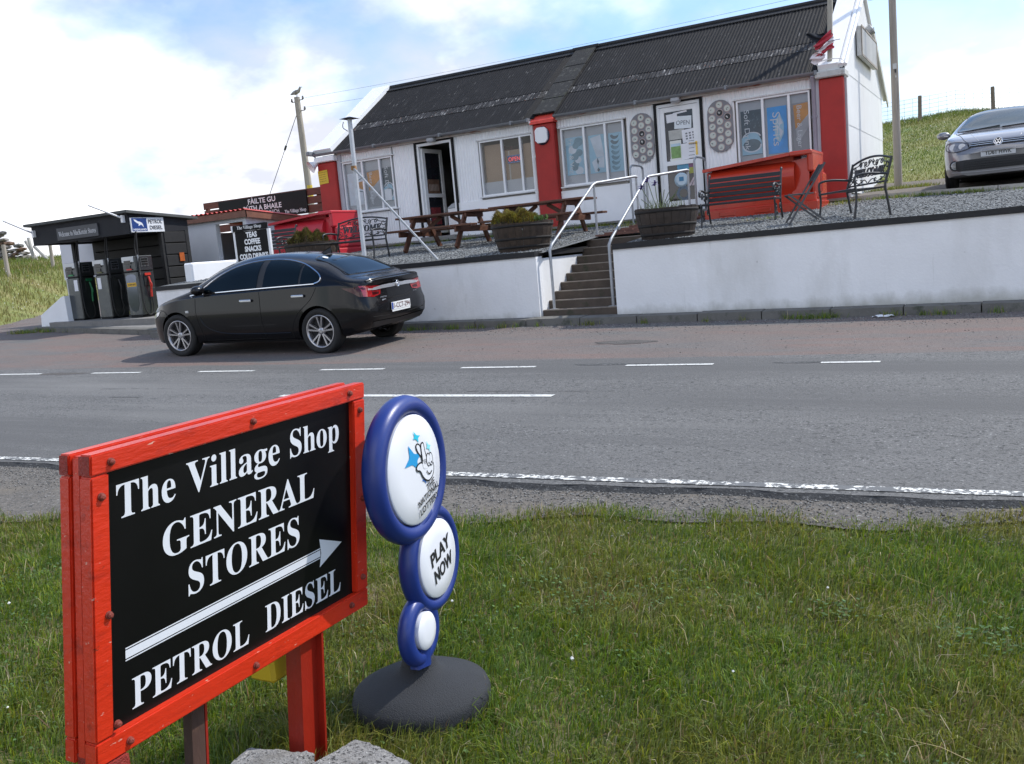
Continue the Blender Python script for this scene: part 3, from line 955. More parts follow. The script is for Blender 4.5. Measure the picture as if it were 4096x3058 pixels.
def hoop(x, label):
    t = thing('grab_rail', label, 'grab rail', (x, 18.9, 2.0))
    p = smoothpts([(x, 18.35, 1.95), (x, 18.35, 2.6), (x, 18.35, 3.02), (x, 18.42, 3.12), (x, 18.55, 3.15), (x, 18.95, 3.15), (x, 19.06, 3.12), (x, 19.1, 3.0), (x, 19.1, 2.0)], 4)
    obj('hoop', MB().tube(p, .022, 8), GALV, t, world=True)
    obj('foot_plate', MB().span((x - .05, 18.30, 1.962), (x + .05, 18.40, 1.972)), GALV, t, world=True)
hoop(-6.98, 'steel hoop grab rail left of the closed shop door')
hoop(-5.62, 'steel hoop grab rail right of the closed shop door')

# ================================================================== SHOP
SHOP_Y = 19.5
shop = thing('shop_building', 'long low white corrugated shop with dark roof and red corner pillars', 'building', (-9.4, 22.3, 2.0))
def spart(name, mb, m, label=None, parent=None, world=True):
    o = obj(name, mb, m, parent or shop, world=world)
    if label: o['label'] = label
    return o
PITCH = .0762
def node(name, label=None):
    o = bpy.data.objects.new(name, None); link(o, shop); o.location = -shop.location; o.empty_display_size = .1
    if label: o['label'] = label
    return o
def corr(mb, x0, x1, z0, z1, y, amp=.009, mi=0, per=6):
    n = max(2, int(round((x1 - x0) / PITCH * per)))
    vs_ = []
    for i in range(n + 1):
        x = x0 + (x1 - x0) * i / n
        yy = y - amp * math.sin(2 * math.pi * x / PITCH)
        vs_ += [(x, yy, z0), (x, yy, z1)]
    mb.add(vs_, [(2 * i, 2 * i + 2, 2 * i + 3, 2 * i + 1) for i in range(n)], mi, True)
ZE = 4.50       # underside of the eaves
ZW0, ZW1 = 2.955, 4.235      # window opening
W = {1: (-15.22, -13.66), 2: (-11.13, -9.72), 3: (-9.00, -7.49), 4: (-5.02, -3.56)}
D1 = (-12.92, -11.87); D2 = (-6.74, -5.76)
DT = 4.40
# corrugated sheets between the openings
for (x0, x1, z0, z1) in [(-15.34, -13.66, ZW1 + .03, ZE), (-13.62, -12.95, 2.25, ZE), (-15.34, -13.66, 2.25, ZW0 - .05), (-12.92, -11.87, DT + .03, ZE),
                         (-11.84, -11.17, 2.88, ZE), (-11.17, -9.68, ZW1 + .03, ZE), (-9.09, -7.42, ZW1 + .03, ZE), (-7.42, -6.78, 2.86, ZE), (-6.74, -5.76, DT + .03, ZE),
                         (-5.73, -5.06, 2.25, ZE), (-5.06, -3.42, ZW1 + .03, ZE), (-5.06, -3.42, 2.25, ZW0 - .05)]:
    m = MB(); corr(m, x0, x1, z0, z1, SHOP_Y - .012)
    spart('wall_sheet', m, SHEETW)
# plain rendered plinth and backing
m = MB()
m.span((-15.34, SHOP_Y - .03, 1.85), (-12.95, SHOP_Y + .1, 2.25))
m.span((-11.84, SHOP_Y - .035, 1.85), (-9.62, SHOP_Y + .1, 2.88))
m.span((-9.09, SHOP_Y - .035, 1.85), (-6.78, SHOP_Y + .1, 2.86))
m.span((-5.73, SHOP_Y - .03, 1.85), (-3.35, SHOP_Y + .1, 2.25))
spart('plinth', m, WHITE)
m = MB()
m.span((-15.9, SHOP_Y + .06, 1.9), (-15.22, SHOP_Y + .2, ZE)); m.span((-13.66, SHOP_Y + .06, 1.9), (-12.95, SHOP_Y + .2, ZE))
m.span((-11.85, SHOP_Y + .06, 1.9), (-11.13, SHOP_Y + .2, ZE)); m.span((-9.70, SHOP_Y + .06, 1.9), (-9.0, SHOP_Y + .2, ZE))
m.span((-7.47, SHOP_Y + .06, 1.9), (-6.76, SHOP_Y + .2, ZE)); m.span((-5.74, SHOP_Y + .06, 1.9), (-5.04, SHOP_Y + .2, ZE)); m.span((-3.55, SHOP_Y + .06, 1.9), (-2.9, SHOP_Y + .2, ZE))
for k in W:
    m.span((W[k][0] + .001, SHOP_Y + .06, 1.9), (W[k][1] - .001, SHOP_Y + .2, ZW0 - .002)); m.span((W[k][0] + .001, SHOP_Y + .06, ZW1 + .002), (W[k][1] - .001, SHOP_Y + .2, ZE))
for d in (D1, D2):
    m.span((d[0] + .001, SHOP_Y + .06, DT + .002), (d[1] - .001, SHOP_Y + .2, ZE))
m.span((-15.9, 25.0, 1.9), (-2.9, 25.1, ZE)); m.span((-15.9, SHOP_Y + .2, 1.9), (-15.75, 25.0, ZE))
m.span((-9.5, 23.2, 1.9), (-3.1, 23.3, 4.45), )
spart('wall', m, mat('plaster_inside', (.50, .48, .45), .8, .1, 3))
m = MB(); m.span((-15.7, SHOP_Y + .2, 1.95), (-3.05, 25.0, 2.03)); spart('floor', m, mat('dark_floor_tiles', (.07, .06, .055), .5, .2, 4))
m = MB(); m.span((-15.7, SHOP_Y + .2, 4.46), (-3.05, 25.0, 4.5)); spart('ceiling', m, mat('ceiling_board', (.35, .34, .32), .8, .05, 3))
# red pillars
def pillar(x0, x1, z1, label):
    p = spart('pillar', MB().bbox((x0, SHOP_Y - .17, 1.85), (x1, SHOP_Y + .06, z1), .025), RED, label)
    return p
pillar(-15.93, -15.36, 4.30, 'red masonry pillar at the left corner')
p = pillar(-9.61, -9.105, 4.40, 'red masonry pillar between the two shop fronts')
m = MB()
m.add([(-9.66, SHOP_Y - .23, 4.40), (-9.07, SHOP_Y - .23, 4.40), (-9.07, SHOP_Y + .12, 4.40), (-9.66, SHOP_Y + .12, 4.40),
       (-9.66, SHOP_Y - .21, 4.47), (-9.07, SHOP_Y - .21, 4.47), (-9.07, SHOP_Y + .12, 4.68), (-9.66, SHOP_Y + .12, 4.68)],
      [(0, 3, 2, 1), (4, 5, 6, 7), (0, 1, 5, 4), (1, 2, 6, 5), (2, 3, 7, 6), (3, 0, 4, 7)])
spart('pillar_cap', m, mat('red_cap_paint', (.60, .055, .035), .6, .15, 5, specks=[((.66, .5, .46), .66, .74, 12)]), parent=p)
pillar(-3.36, -2.90, 4.385, 'red masonry pillar at the right corner')
m = MB(); m.bbox((-3.42, SHOP_Y - .24, 4.39), (-2.86, SHOP_Y + .25, 4.52), .02)
spart('pillar_cap', m, mat('pale_concrete_cap', (.50, .50, .48), .8, .12, 6, .3, 50, specks=[((.30, .29, .26), .6, .72, 7)]))
m = MB(); m.bbox((-15.97, SHOP_Y - .24, 4.31), (-15.32, SHOP_Y + .25, 4.45), .02); spart('pillar_cap', m, WHITE)
# roof: corrugated sheets laid one by one
SL0 = Vector((0, SHOP_Y - .14, 4.545)); SL1 = Vector((0, 22.25, 6.41))
slope = (SL1 - SL0).normalized(); slen = (SL1 - SL0).length; nrm = Vector((1, 0, 0)).cross(slope)
ROOFM = mat('dark_painted_roof', (.0105, .0102, .0112), .75, .25, 3, .2, 40, spec=.18,
            specks=[((.030, .029, .030), .55, .78, 2.2, (6, .5, .5)), ((.17, .165, .16), .645, .69, 3.2, (12, .7, .7)), ((.13, .055, .035), .69, .72, 5.0, (5, 1.0, 1.0)), ((.5, .5, .48), .725, .745, 6, (5, 1.0, 1.0))])
ROOFW = mat('weathered_roof_lap', (.016, .0155, .0165), .7, .25, 3, .2, 40, spec=.2,
            specks=[((.05, .048, .050), .48, .66, 2.4, (7, .5, .5)), ((.21, .205, .20), .57, .64, 2.6, (8, 1.5, 1.5)), ((.16, .065, .038), .62, .68, 4.0, (5, 1.5, 1.5)), ((.55, .54, .52), .65, .68, 4, (6, 1.6, 1.6))])
def roof_sheet_mesh(w, L, per=7, amp=.0065):
    mb = MB()
    n = int(round(w / PITCH * per))
    vs_ = []
    for i in range(n + 1):
        x = w * i / n
        z = amp * math.sin(2 * math.pi * x / PITCH)
        vs_ += [(x, 0, z), (x, L, z)]
    mb.add(vs_, [(2 * i, 2 * i + 2, 2 * i + 3, 2 * i + 1) for i in range(n)], 0, True)
    # the lower edge shows its thickness
    vs_ = []
    for i in range(n + 1):
        x = w * i / n
        z = amp * math.sin(2 * math.pi * x / PITCH)
        vs_ += [(x, 0, z - .005), (x, 0, z)]
    mb.add(vs_, [(2 * i, 2 * i + 2, 2 * i + 3, 2 * i + 1) for i in range(n)], 0, False)
    return mb.mesh('roof_sheet')
SW = PITCH * 8
LROW = 1.12
lowm = roof_sheet_mesh(SW + PITCH, LROW); lapm = roof_sheet_mesh(SW + PITCH, .42); upm = roof_sheet_mesh(SW + PITCH, slen - LROW - .30)
for me_, m_ in ((lowm, ROOFM), (lapm, ROOFW), (upm, ROOFM)):
    me_.materials.append(m_)
def roof_run(x0, x1):
    x = x0
    while x < x1 - .02:
        for me_, s0, lift in ((lowm, 0, 0.0), (lapm, LROW - .08, .008), (upm, LROW + .26, .016)):
            o = obj('roof_sheet', me_, [], shop)
            lift += rnd.uniform(0, .003)
            p = SL0 + slope * (s0 + rnd.uniform(-.012, .012)) + nrm * lift
            o.rotation_euler = (math.atan2(slope.z, slope.y) + rnd.uniform(-.0012, .0012), 0, 0)
            o.location = Vector((x + rnd.uniform(-.002, .002), p.y, p.z)) - shop.location
            if x + SW + PITCH > x1 + .06:
                o.scale = ((x1 + .02 - x) / (SW + PITCH), 1, 1)
        x += SW
roof_run(-15.42, -9.60)
roof_run(-9.12, -3.34)
m = MB()
E0 = Vector((0, 25.35, 4.5))
m.add([(-15.42, SL1.y, SL1.z), (-3.34, SL1.y, SL1.z), (-3.34, E0.y, E0.z), (-15.42, E0.y, E0.z)], [(0, 1, 2, 3)])
spart('rear_roof', m, ROOFM)
# the flat lichen-covered band between the two roofs
LICH = mat('lichen_slate', (.012, .012, .012), .9, .3, 5, .5, 40, specks=[((.050, .050, .045), .56, .66, 6), ((.17, .165, .15), .655, .70, 9), ((.03, .035, .02), .55, .7, 3)])
m = MB()
a0 = SL0 + nrm * .045; a1 = SL1 + nrm * .045
def slab(mb, x0, x1, s0, s1, lift, th):
    p = [SL0 + slope * s0 + nrm * lift, SL0 + slope * s1 + nrm * lift, SL0 + slope * s1 + nrm * (lift + th), SL0 + slope * s0 + nrm * (lift + th)]
    vs_ = [(x0, q.y, q.z) for q in p] + [(x1, q.y, q.z) for q in p]
    mb.add(vs_, [(0, 3, 2, 1)[::-1], (4, 5, 6, 7)[::-1], (0, 1, 5, 4)[::-1], (1, 2, 6, 5)[::-1], (2, 3, 7, 6)[::-1], (3, 0, 4, 7)[::-1]])
for s0, s1, l in ((.10, .82, .02), (.80, 1.62, .03), (1.60, 2.45, .04), (2.43, slen + .02, .05)):
    m = MB(); slab(m, -9.63, -9.08, s0, s1, l, .035)
    spart('skew_slab', m, LICH)
# ridge capping with scalloped skirt
m = MB()
for (x0, x1) in ((-15.42, -9.64), (-9.1, -3.34)):
    m.tube([(x0, SL1.y, SL1.z + .045), (x1, SL1.y, SL1.z + .045)], .055, 8)
    slab(m, x0, x1, slen - .19, slen + .01, .028, .01)
    x = x0 + .04
    while x < x1 - .04:
        q = SL0 + slope * (slen - .20) + nrm * .034
        m.box((x, q.y, q.z), (.03, .05, .022)); x += PITCH
m.span((-9.72, SL1.y - .1, SL1.z + .03), (-9.03, SL1.y + .1, SL1.z + .09))
spart('ridge_cap', m, mat('ridge_black', (.012, .012, .013), .6, .3, 5))
# white skews (raised gable copings)
def skew(x0, x1):
    m = MB()
    slab(m, x0, x1, -.02, slen + .02, -.05, .17)
    b0 = Vector((0, 25.45, 4.45)); d = (b0 - SL1).normalized(); up = Vector((0, -d.z, d.y))
    if up.z < 0: up = -up
    p = [SL1 - up * .05, SL1 + up * .12, b0 + up * .12, b0 - up * .05]
    m.add([(x0, q.y, q.z) for q in p] + [(x1, q.y, q.z) for q in p], [(0, 1, 2, 3), (7, 6, 5, 4), (0, 4, 5, 1), (1, 5, 6, 2), (2, 6, 7, 3), (3, 7, 4, 0)])
    spart('skew', m, WHITE)
skew(-15.97, -15.40); skew(-3.36, -2.98)
# right gable: white ribbed sheets under the skew, rolled verge, barge board at the back
def roof_z(y):
    return float(np.interp(y, [SHOP_Y - .14, 22.25, 25.45], [4.48, 6.38, 4.42]))
XG = -2.90
GABW = mat('gable_sheet_white', (.78, .78, .77), .5, .03, 3)
y = SHOP_Y - .02; k = 0
while y < 25.05:
    y2 = min(y + .82, 25.08)
    for (za, zb, off) in ((2.45, 3.52, 0.0), (3.50, 4.50, .006), (4.48, None, .012)):
        m = MB()
        n = max(2, int((y2 - y) / PITCH * 4))
        vs_ = []
        for i in range(n + 1):
            yy = y + (y2 - y) * i / n
            xx = XG + off + .006 * math.sin(2 * math.pi * yy / PITCH)
            vs_ += [(xx, yy, za), (xx, yy, zb if zb else max(za + .01, roof_z(yy)))]
        m.add(vs_, [(2 * i, 2 * i + 2, 2 * i + 3, 2 * i + 1) for i in range(n)], 0, True)
        spart('gable_sheet', m, GABW)
    y = y2
m = MB(); m.span((-3.05, SHOP_Y + .06, 1.85), (-2.915, 25.05, 2.16)); m.span((-3.05, SHOP_Y + .06, 2.172), (-2.885, 25.05, 2.44)); m.span((-3.05, SHOP_Y + .06, 2.44), (-2.93, 25.05, 4.4))
spart('gable_footing', m, WHITE)
m = MB()
for dx_, r in ((0.0, .05), (.075, .04)):
    m.tube([(XG - .03 + dx_, SHOP_Y - .2, roof_z(SHOP_Y - .14) + .10), (XG - .03 + dx_, 22.25, roof_z(22.25) + .10)], r, 8)
m.tube([(XG + .03, 22.25, roof_z(22.25) + .1), (XG + .03, 25.5, roof_z(25.45) + .1)], .05, 8)
spart('verge_roll', m, WHITE2)
m = MB()
a = Vector((XG + .10, 23.2, roof_z(23.2) + .02)); b = Vector((XG + .10, 25.55, roof_z(25.45) - .02))
m.bar(a, b, .03, .16); spart('barge_board', m, mat('weathered_grey_board', (.55, .54, .50), .7, .15, 8, .2, 40))
m = MB(); m.span((-3.0, SHOP_Y - .06, 1.9), (-2.905, SHOP_Y + .06, 4.37)); m.span((-2.93, SHOP_Y - .05, 2.0), (-2.86, SHOP_Y + .02, 4.36)); spart('corner_flashing', m, mat('grey_corner_flashing', (.42, .43, .46), .5, .12, 5))
# gutters and downpipes
def gutter(x0, x1):
    m = MB()
    pr = [(math.cos(t) * .06, math.sin(t) * .06) for t in np.linspace(math.pi, 2 * math.pi, 9)]
    for xa, xb in zip(np.arange(x0, x1, 1.95), list(np.arange(x0 + 1.95, x1, 1.95)) + [x1]):
        vs_ = [(xa, SHOP_Y - .20 + p[0], 4.535 + p[1]) for p in pr] + [(xb, SHOP_Y - .20 + p[0], 4.535 + p[1]) for p in pr]
        m.add(vs_, [(i, i + 1, i + 10, i + 9) for i in range(8)], 0, True)
        m.box((xb, SHOP_Y - .20, 4.51), (.045, .135, .085))
    return spart('gutter', m, GREYPVC)
gutter(-15.98, -9.70); gutter(-9.06, -3.40)
m = MB(); m.span((-15.4, SHOP_Y - .09, 4.44), (-9.66, SHOP_Y - .03, 4.545)); m.span((-9.07, SHOP_Y - .09, 4.44), (-3.38, SHOP_Y - .03, 4.545))
spart('fascia_board', m, mat('flaking_fascia', (.50, .47, .45), .7, .15, 4, .3, 30, specks=[((.30, .10, .06), .58, .68, 5, (.4, 1, 2))]))
def downpipe(x, z0, col, r=.034, label=None):
    m = MB().tube([(x, SHOP_Y - .2, 4.47), (x, SHOP_Y - .10, 4.36), (x, SHOP_Y - .10, z0)], r, 10)
    for z in (3.7, 2.9, 2.2):
        m.box((x, SHOP_Y - .08, z), (r * 2.6, .09, .04))
    spart('downpipe', m, col, label)
downpipe(-9.66, 2.0, PVC, .034, 'white downpipe left of the middle red pillar')
downpipe(-3.47, 2.0, mat('grey_lilac_pipe', (.33, .32, .38), .4, .1, 5), .042, 'grey downpipe left of the right red pillar')
m = MB(); m.span((-15.35, SHOP_Y - .08, 2.1), (-15.23, SHOP_Y + .0, 4.44)); spart('corner_board', m, mat('grey_corner_board', (.42, .43, .47), .6, .08, 4))
m = MB(); m.span((-3.43, SHOP_Y - .10, 2.1), (-3.365, SHOP_Y + .0, 4.44)); spart('corner_board', m, MATS['grey_corner_board'])

# ------------------------------------------------------------------ windows with the posters stuck inside
FROST = mat('frosted_film', (.36, .37, .40), .25, .06, 1.5)
def window(k, mull, posters, label=None):
    x0, x1 = W[k]
    t = node('window', label)
    f = MB(); fw = .035; y0, y1 = SHOP_Y - .045, SHOP_Y + .05
    f.span((x0, y0, ZW0), (x0 + fw, y1, ZW1)); f.span((x1 - fw, y0, ZW0), (x1, y1, ZW1))
    f.span((x0 + fw, y0, ZW1 - fw), (x1 - fw, y1, ZW1)); f.span((x0 + fw, y0, ZW0), (x1 - fw, y1, ZW0 + fw))
    spart('frame', f, PVC, parent=t)
    edges = [x0 + fw] + [m for m in mull] + [x1 - fw]
    for mx in mull:
        spart('mullion', MB().span((mx - .024, y0 + .004, ZW0 + fw), (mx + .024, y1 - .004, ZW1 - fw)), PVC, parent=t)
    for a, b in zip(edges[:-1], edges[1:]):
        spart('pane', MB().add([(a, SHOP_Y + .006, ZW0 + fw), (b, SHOP_Y + .006, ZW0 + fw), (b, SHOP_Y + .006, ZW1 - fw), (a, SHOP_Y + .006, ZW1 - fw)], [(0, 1, 2, 3)]), GLASS, parent=t)
    spart('sill', MB().bbox((x0 - .07, SHOP_Y - .085, ZW0 - .035), (x1 + .07, SHOP_Y, ZW0 - .002), .006), mat('painted_sill', (.62, .62, .62), .5, .1, 6, specks=[((.3, .28, .26), .64, .72, 18)]), parent=t)
    spart('head_trim', MB().bbox((x0 - .06, SHOP_Y - .07, ZW1 + .004), (x1 + .06, SHOP_Y, ZW1 + .035), .005), MATS['painted_sill'], parent=t)
    for (nm, fn, lab) in posters:
        mb, ms = fn()
        o = spart(nm, mb, ms, lab, parent=t)
    return t
def card(mb, x0, x1, z0, z1, y=SHOP_Y + .03, mi=0):
    mb.span((x0, y, z0), (x1, y + .004, z1), None, mi)
def wallM(x, z, y=SHOP_Y + .026, rot=0.0):
    return Matrix.Translation((x, y, z)) @ Matrix.Rotation(R(90), 4, 'X') @ Matrix.Rotation(rot, 4, 'Z')
P_GREY = mat('poster_grey', (.23, .235, .26), .35, .12, 2.2)
P_DARK = mat('poster_dark_blue', (.030, .045, .065), .35, .4, 3)
P_BLUE = mat('poster_blue', (.020, .28, .66), .35, .2, 3)
P_CYAN = mat('poster_pale_blue', (.30, .50, .62), .35, .12, 3)
P_PALE = mat('poster_white_grey', (.58, .62, .68), .35, .12, 4)
P_AMBER = mat('poster_amber', (.50, .21, .018), .35, .25, 3)
P_WHITE = mat('paper_white', (.74, .75, .78), .6, .03, 4)
P_SILVER = mat('poster_letter_silver', (.60, .62, .65), .4, .03, 4)
P_BOX = mat('cardboard_brown', (.34, .235, .155), .7, .1, 2)
P_TEAL = mat('poster_teal_grey', (.085, .13, .16), .35, .3, 3)
def arcband(mb, cx, cz, rx, rz_, w, a0, a1, y, mi):
    q = []
    ts = np.linspace(a0, a1, 22)
    vs_ = [(cx + rx * math.cos(t), y, cz + rz_ * math.sin(t)) for t in ts] + [(cx + (rx - w) * math.cos(t), y, cz + (rz_ - w * rz_ / rx) * math.sin(t)) for t in ts]
    mb.add(vs_, [(i, i + 1, i + 23, i + 22) for i in range(21)], mi)
def soft_drink(x0, x1, z0, z1):
    def fn():
        mb = MB(); card(mb, x0, x1, z0, z1, mi=0)
        zc_ = z0 + (z1 - z0) * .42; y = SHOP_Y + .0285
        cx_ = (x0 + x1) / 2
        w = (x1 - x0)
        mb.add([(x0, y, z0 + .01), (x1, y, z0 + .01), (x1, y, zc_ - .12), (x1 - w * .2, y, zc_ + .04), (cx_, y, zc_ + .08), (x0, y, zc_ - .02)], [(0, 1, 2, 3, 4, 5)], 1)
        y -= .001
        mb.add([(cx_ + w * .44 * math.cos(t), y, z0 + .20 + .12 * math.sin(t)) for t in np.linspace(0, 6.28, 20)[:-1]], [tuple(range(19))], 3)
        arcband(mb, cx_, z0 + .20, w * .49, .15, .035, math.pi, 2 * math.pi, y - .001, 2)
        arcband(mb, cx_, z0 + .34, w * .47, .12, .03, .2, math.pi - .2, y - .001, 2)
        for i in range(26):
            a = x0 + w * (.1 + .8 * rnd.random()); b = zc_ + .1 + (z1 - zc_ - .14) * rnd.random()
            mb.add([(a, y, b), (a + .012, y, b), (a + .012, y, b + .03), (a, y, b + .03)], [(0, 1, 2, 3)], 3)
        mb.text('Soft Drink', .17, wallM(x0 + .12, (z0 + z1) / 2 + .06, SHOP_Y + .025, R(-90)), 4, width=(z1 - z0) * .90, height=.105)
        return mb, [P_DARK, P_CYAN, P_PALE, P_TEAL, P_SILVER]
    return fn
def beer(x0, x1, z0, z1):
    def fn():
        mb = MB(); card(mb, x0, x1, z0, z1, mi=0); y = SHOP_Y + .0285; w = x1 - x0; h = z1 - z0
        mb.add([(x0 + .03, y, z1 - .04), (x1 - .01, y, z1 - .01), (x1 - .01, y, z1 - h * .26), (x0 + w * .3, y, z1 - h * .50), (x0 + .06, y, z1 - h * .55)], [(4, 3, 2, 1, 0)], 1)
        y -= .001
        mb.add([(x0 + .06, y, z1 - h * .55), (x0 + w * .3, y, z1 - h * .50), (x1 - .01, y, z1 - h * .26), (x1 - .01, y, z1 - h * .52), (x0 + w * .45, y, z1 - h * .78), (x0 + .1, y, z0 + .1)], [(0, 1, 2, 3, 4, 5)[::-1]], 2)
        mb.text('Beer & Lager', .14, wallM(x0 + .13, (z0 + z1) / 2, SHOP_Y + .025, R(-90)), 3, width=h * .88, height=.125)
        return mb, [P_GREY, P_AMBER, mat('poster_foam_grey', (.33, .34, .37), .35, .2, 3), P_SILVER]
    return fn
def spirits(x0, x1, z0, z1):
    def fn():
        mb = MB(); card(mb, x0, x1, z0, z1, mi=0); y = SHOP_Y + .0285; w = x1 - x0; h = z1 - z0
        hexa = [(.18, .12), (.55, .02), (.95, .28), (.97, .62), (.62, .93), (.22, .72), (.08, .4)]
        mb.add([(x0 + .12 + p[0] * (w - .18), y, z0 + h * .22 + p[1] * h * .68) for p in hexa], [tuple(range(7))], 1)
        y -= .001
        for tri in (((.25, .2), (.5, .5), (.3, .6)), ((.5, .5), (.9, .35), (.62, .15)), ((.52, .55), (.88, .6), (.6, .85)), ((.3, .65), (.48, .58), (.5, .82))):
            mb.add([(x0 + .12 + p[0] * (w - .18), y, z0 + h * .22 + p[1] * h * .68) for p in tri], [(0, 1, 2)], 2)
        mb.text('Spirits', .2, wallM(x0 + .16, (z0 + z1) / 2 + .02, SHOP_Y + .025, R(-90)), 3, width=h * .72, height=.2)
        return mb, [P_BLUE, P_CYAN, P_PALE, P_SILVER]
    return fn
def wine(x0, x1, z0, z1):
    def fn():
        mb = MB(); card(mb, x0, x1, z0, z1, mi=0); y = SHOP_Y + .0285; w = x1 - x0; h = z1 - z0
        arcband(mb, x1 - .02, z0 + h * .60, w * .48, h * .22, .03, math.pi * .5, math.pi * 1.5, y, 2)
        mb.add([(x1 - w * .35, y, z0 + h * .52), (x1 - .01, y, z0 + h * .45), (x1 - .01, y, z0 + h * .72), (x1 - w * .32, y, z0 + h * .70)], [(0, 1, 2, 3)], 1)
        mb.span((x1 - .03, y - .001, z0 + .08), (x1 - .01, y, z0 + h * .38), None, 2)
        mb.text('Wine', .2, wallM(x0 + .17, z0 + h * .55, SHOP_Y + .025, R(-90)), 3, width=h * .5, height=.15)
        return mb, [P_PALE, P_AMBER, P_TEAL, P_SILVER]
    return fn
def produce(x0, x1, z0, z1, kind):
    def fn():
        mb = MB(); card(mb, x0, x1, z0, z1, mi=0); y = SHOP_Y + .0285; w = x1 - x0; h = z1 - z0
        r2 = random.Random(kind)
        if kind == 0:
            for i in range(9):
                cx_, cz_, r_ = x0 + w * r2.uniform(.22, .8), z0 + h * (.1 + .095 * i), w * r2.uniform(.16, .26)
                mb.add([(min(x1 - .005, max(x0 + .005, cx_ + r_ * math.cos(t))), y - .0004 * i, min(z1 - .01, max(z0 + .01, cz_ + r_ * .9 * math.sin(t)))) for t in np.linspace(0, 6.28, 15)[:-1]], [tuple(range(14))], 1 if i % 3 else 2)
            mb.text('Fruit & Veg', .16, wallM(x0 + .11, (z0 + z1) / 2, SHOP_Y + .0235, R(-90)), 4, width=h * .9, height=.13)
        elif kind == 1:
            mb.add([(x0 + .04, y, z1 - .06), (x1 - .1, y, z1 - .01), (x1 - .03, y, z0 + h * .42), (x0 + w * .45, y, z0 + h * .40)], [(3, 2, 1, 0)], 2)
            y -= .0008
            mb.add([(x0 + .05, y, z0 + h * .30), (x0 + w * .45, y, z0 + h * .40), (x0 + w * .5, y, z0 + .03), (x0 + .12, y, z0 + .02)], [(3, 2, 1, 0)], 2)
            mb.add([(x1 - .03, y, z0 + h * .42), (x0 + w * .5, y, z0 + h * .38), (x0 + w * .52, y, z0 + .12), (x1 - .05, y, z0 + .10)], [(0, 1, 2, 3)], 2)
            y -= .0008
            mb.add([(x0 + w * .47, y, z0 + h * .40), (x0 + w * .58, y, z0 + h * .3), (x0 + w * .5, y, z0 + h * .22), (x0 + w * .43, y, z0 + h * .3)], [(3, 2, 1, 0)], 3)
            mb.add([(x0 + w * .5, y, z0 + h * .14), (x0 + w * .6, y, z0 + h * .08), (x0 + w * .5, y, z0 + .02), (x0 + w * .42, y, z0 + h * .08)], [(3, 2, 1, 0)], 3)
        else:
            for i in range(7):
                cz_ = z1 - h * (.09 + .132 * i); cx_ = x0 + w * .42
                ts = np.linspace(math.pi * 1.05, math.pi * 2.0, 14)
                vs_ = [(cx_ + w * .30 * math.cos(t), y - .0003 * i, cz_ + .04 + .105 * math.sin(t)) for t in ts] + [(cx_ + .03 + w * .24 * math.cos(t), y - .0003 * i, cz_ + .05 + .05 * math.sin(t)) for t in ts]
                mb.add(vs_, [(q, q + 1, q + 15, q + 14) for q in range(13)], 3 if i < 2 else 1)
        return mb, [P_CYAN, mat('poster_grey_teal', (.14, .25, .31), .35, .25, 4), P_PALE, P_TEAL, P_SILVER]
    return fn
def film(x0, x1, z0, z1):
    def fn():
        mb = MB(); card(mb, x0, x1, z0, z1, SHOP_Y + .042); return mb, [FROST]
    return fn
def boxes(x0, x1):
    def fn():
        mb = MB()
        mb.span((x0, SHOP_Y + .10, ZW0 + .32), (x0 + .44, SHOP_Y + .22, ZW1 - .1)); mb.span((x0 + .48, SHOP_Y + .11, ZW0 + .10), (x0 + .93, SHOP_Y + .24, ZW1 - .28)); mb.span((x0 + .97, SHOP_Y + .10, ZW0 + .32), (x1 + .1, SHOP_Y + .22, ZW1 - .18))
        for q in (.46, .95):
            mb.span((x0 + q - .012, SHOP_Y + .098, ZW0 + .12), (x0 + q + .012, SHOP_Y + .104, ZW1 - .2), None, 1)
        mb.span((x0 + .62, SHOP_Y + .104, ZW0 + .12), (x0 + .66, SHOP_Y + .109, ZW1 - .3), None, 1)
        return mb, [P_BOX, mat('packing_tape', (.40, .36, .31), .3, .05, 4)]
    return fn
def note(x0, x1, z0, z1):
    def fn():
        mb = MB(); card(mb, x0, x1, z0, z1, SHOP_Y + .015); return mb, [P_WHITE]
    return fn
window(1, (-14.60, -14.06), [('blind_film', film(-15.2, -13.68, ZW0 + .03, ZW1 - .03), None), ('poster', wine(-15.14, -14.66, 3.14, 3.95), 'pale wine poster'), ('poster', beer(-14.55, -14.1, 3.05, 3.96), 'amber beer poster'),
       ('poster', soft_drink(-14.03, -13.72, 3.15, 3.98), 'dark soft drink poster'), ('notice', note(-14.02, -13.80, 3.16, 3.44), None)], 'window left of the open door with drink posters')
window(2, (-10.53, -10.04), [('blind_film', film(-11.1, -9.75, ZW0 + .03, ZW0 + .32), None), ('carton', boxes(-11.07, -9.80), None)], 'window stacked with brown cartons')
window(3, (-8.44, -7.93), [('blind_film', film(-8.97, -7.52, ZW0 + .03, ZW1 - .03), None), ('poster', produce(-8.92, -8.50, 3.19, 4.02, 0), 'pale blue fruit poster'), ('poster', produce(-8.36, -7.97, 3.17, 4.0, 1), 'pale blue sliced vegetable poster'),
       ('poster', produce(-7.88, -7.54, 3.15, 3.99, 2), 'pale blue poster of curved peppers')], 'window with three pale blue produce posters')
window(4, (-4.49, -3.97), [('blind_film', film(-4.99, -3.58, ZW0 + .03, ZW1 - .03), None), ('poster', soft_drink(-4.95, -4.54, 3.13, 4.02), 'dark soft drink poster'), ('poster', spirits(-4.42, -4.03, 3.10, 4.02), 'bright blue spirits poster'),
       ('poster', beer(-3.93, -3.60, 3.10, 4.03), 'grey and amber beer poster')], 'window behind the red tank with drink posters')

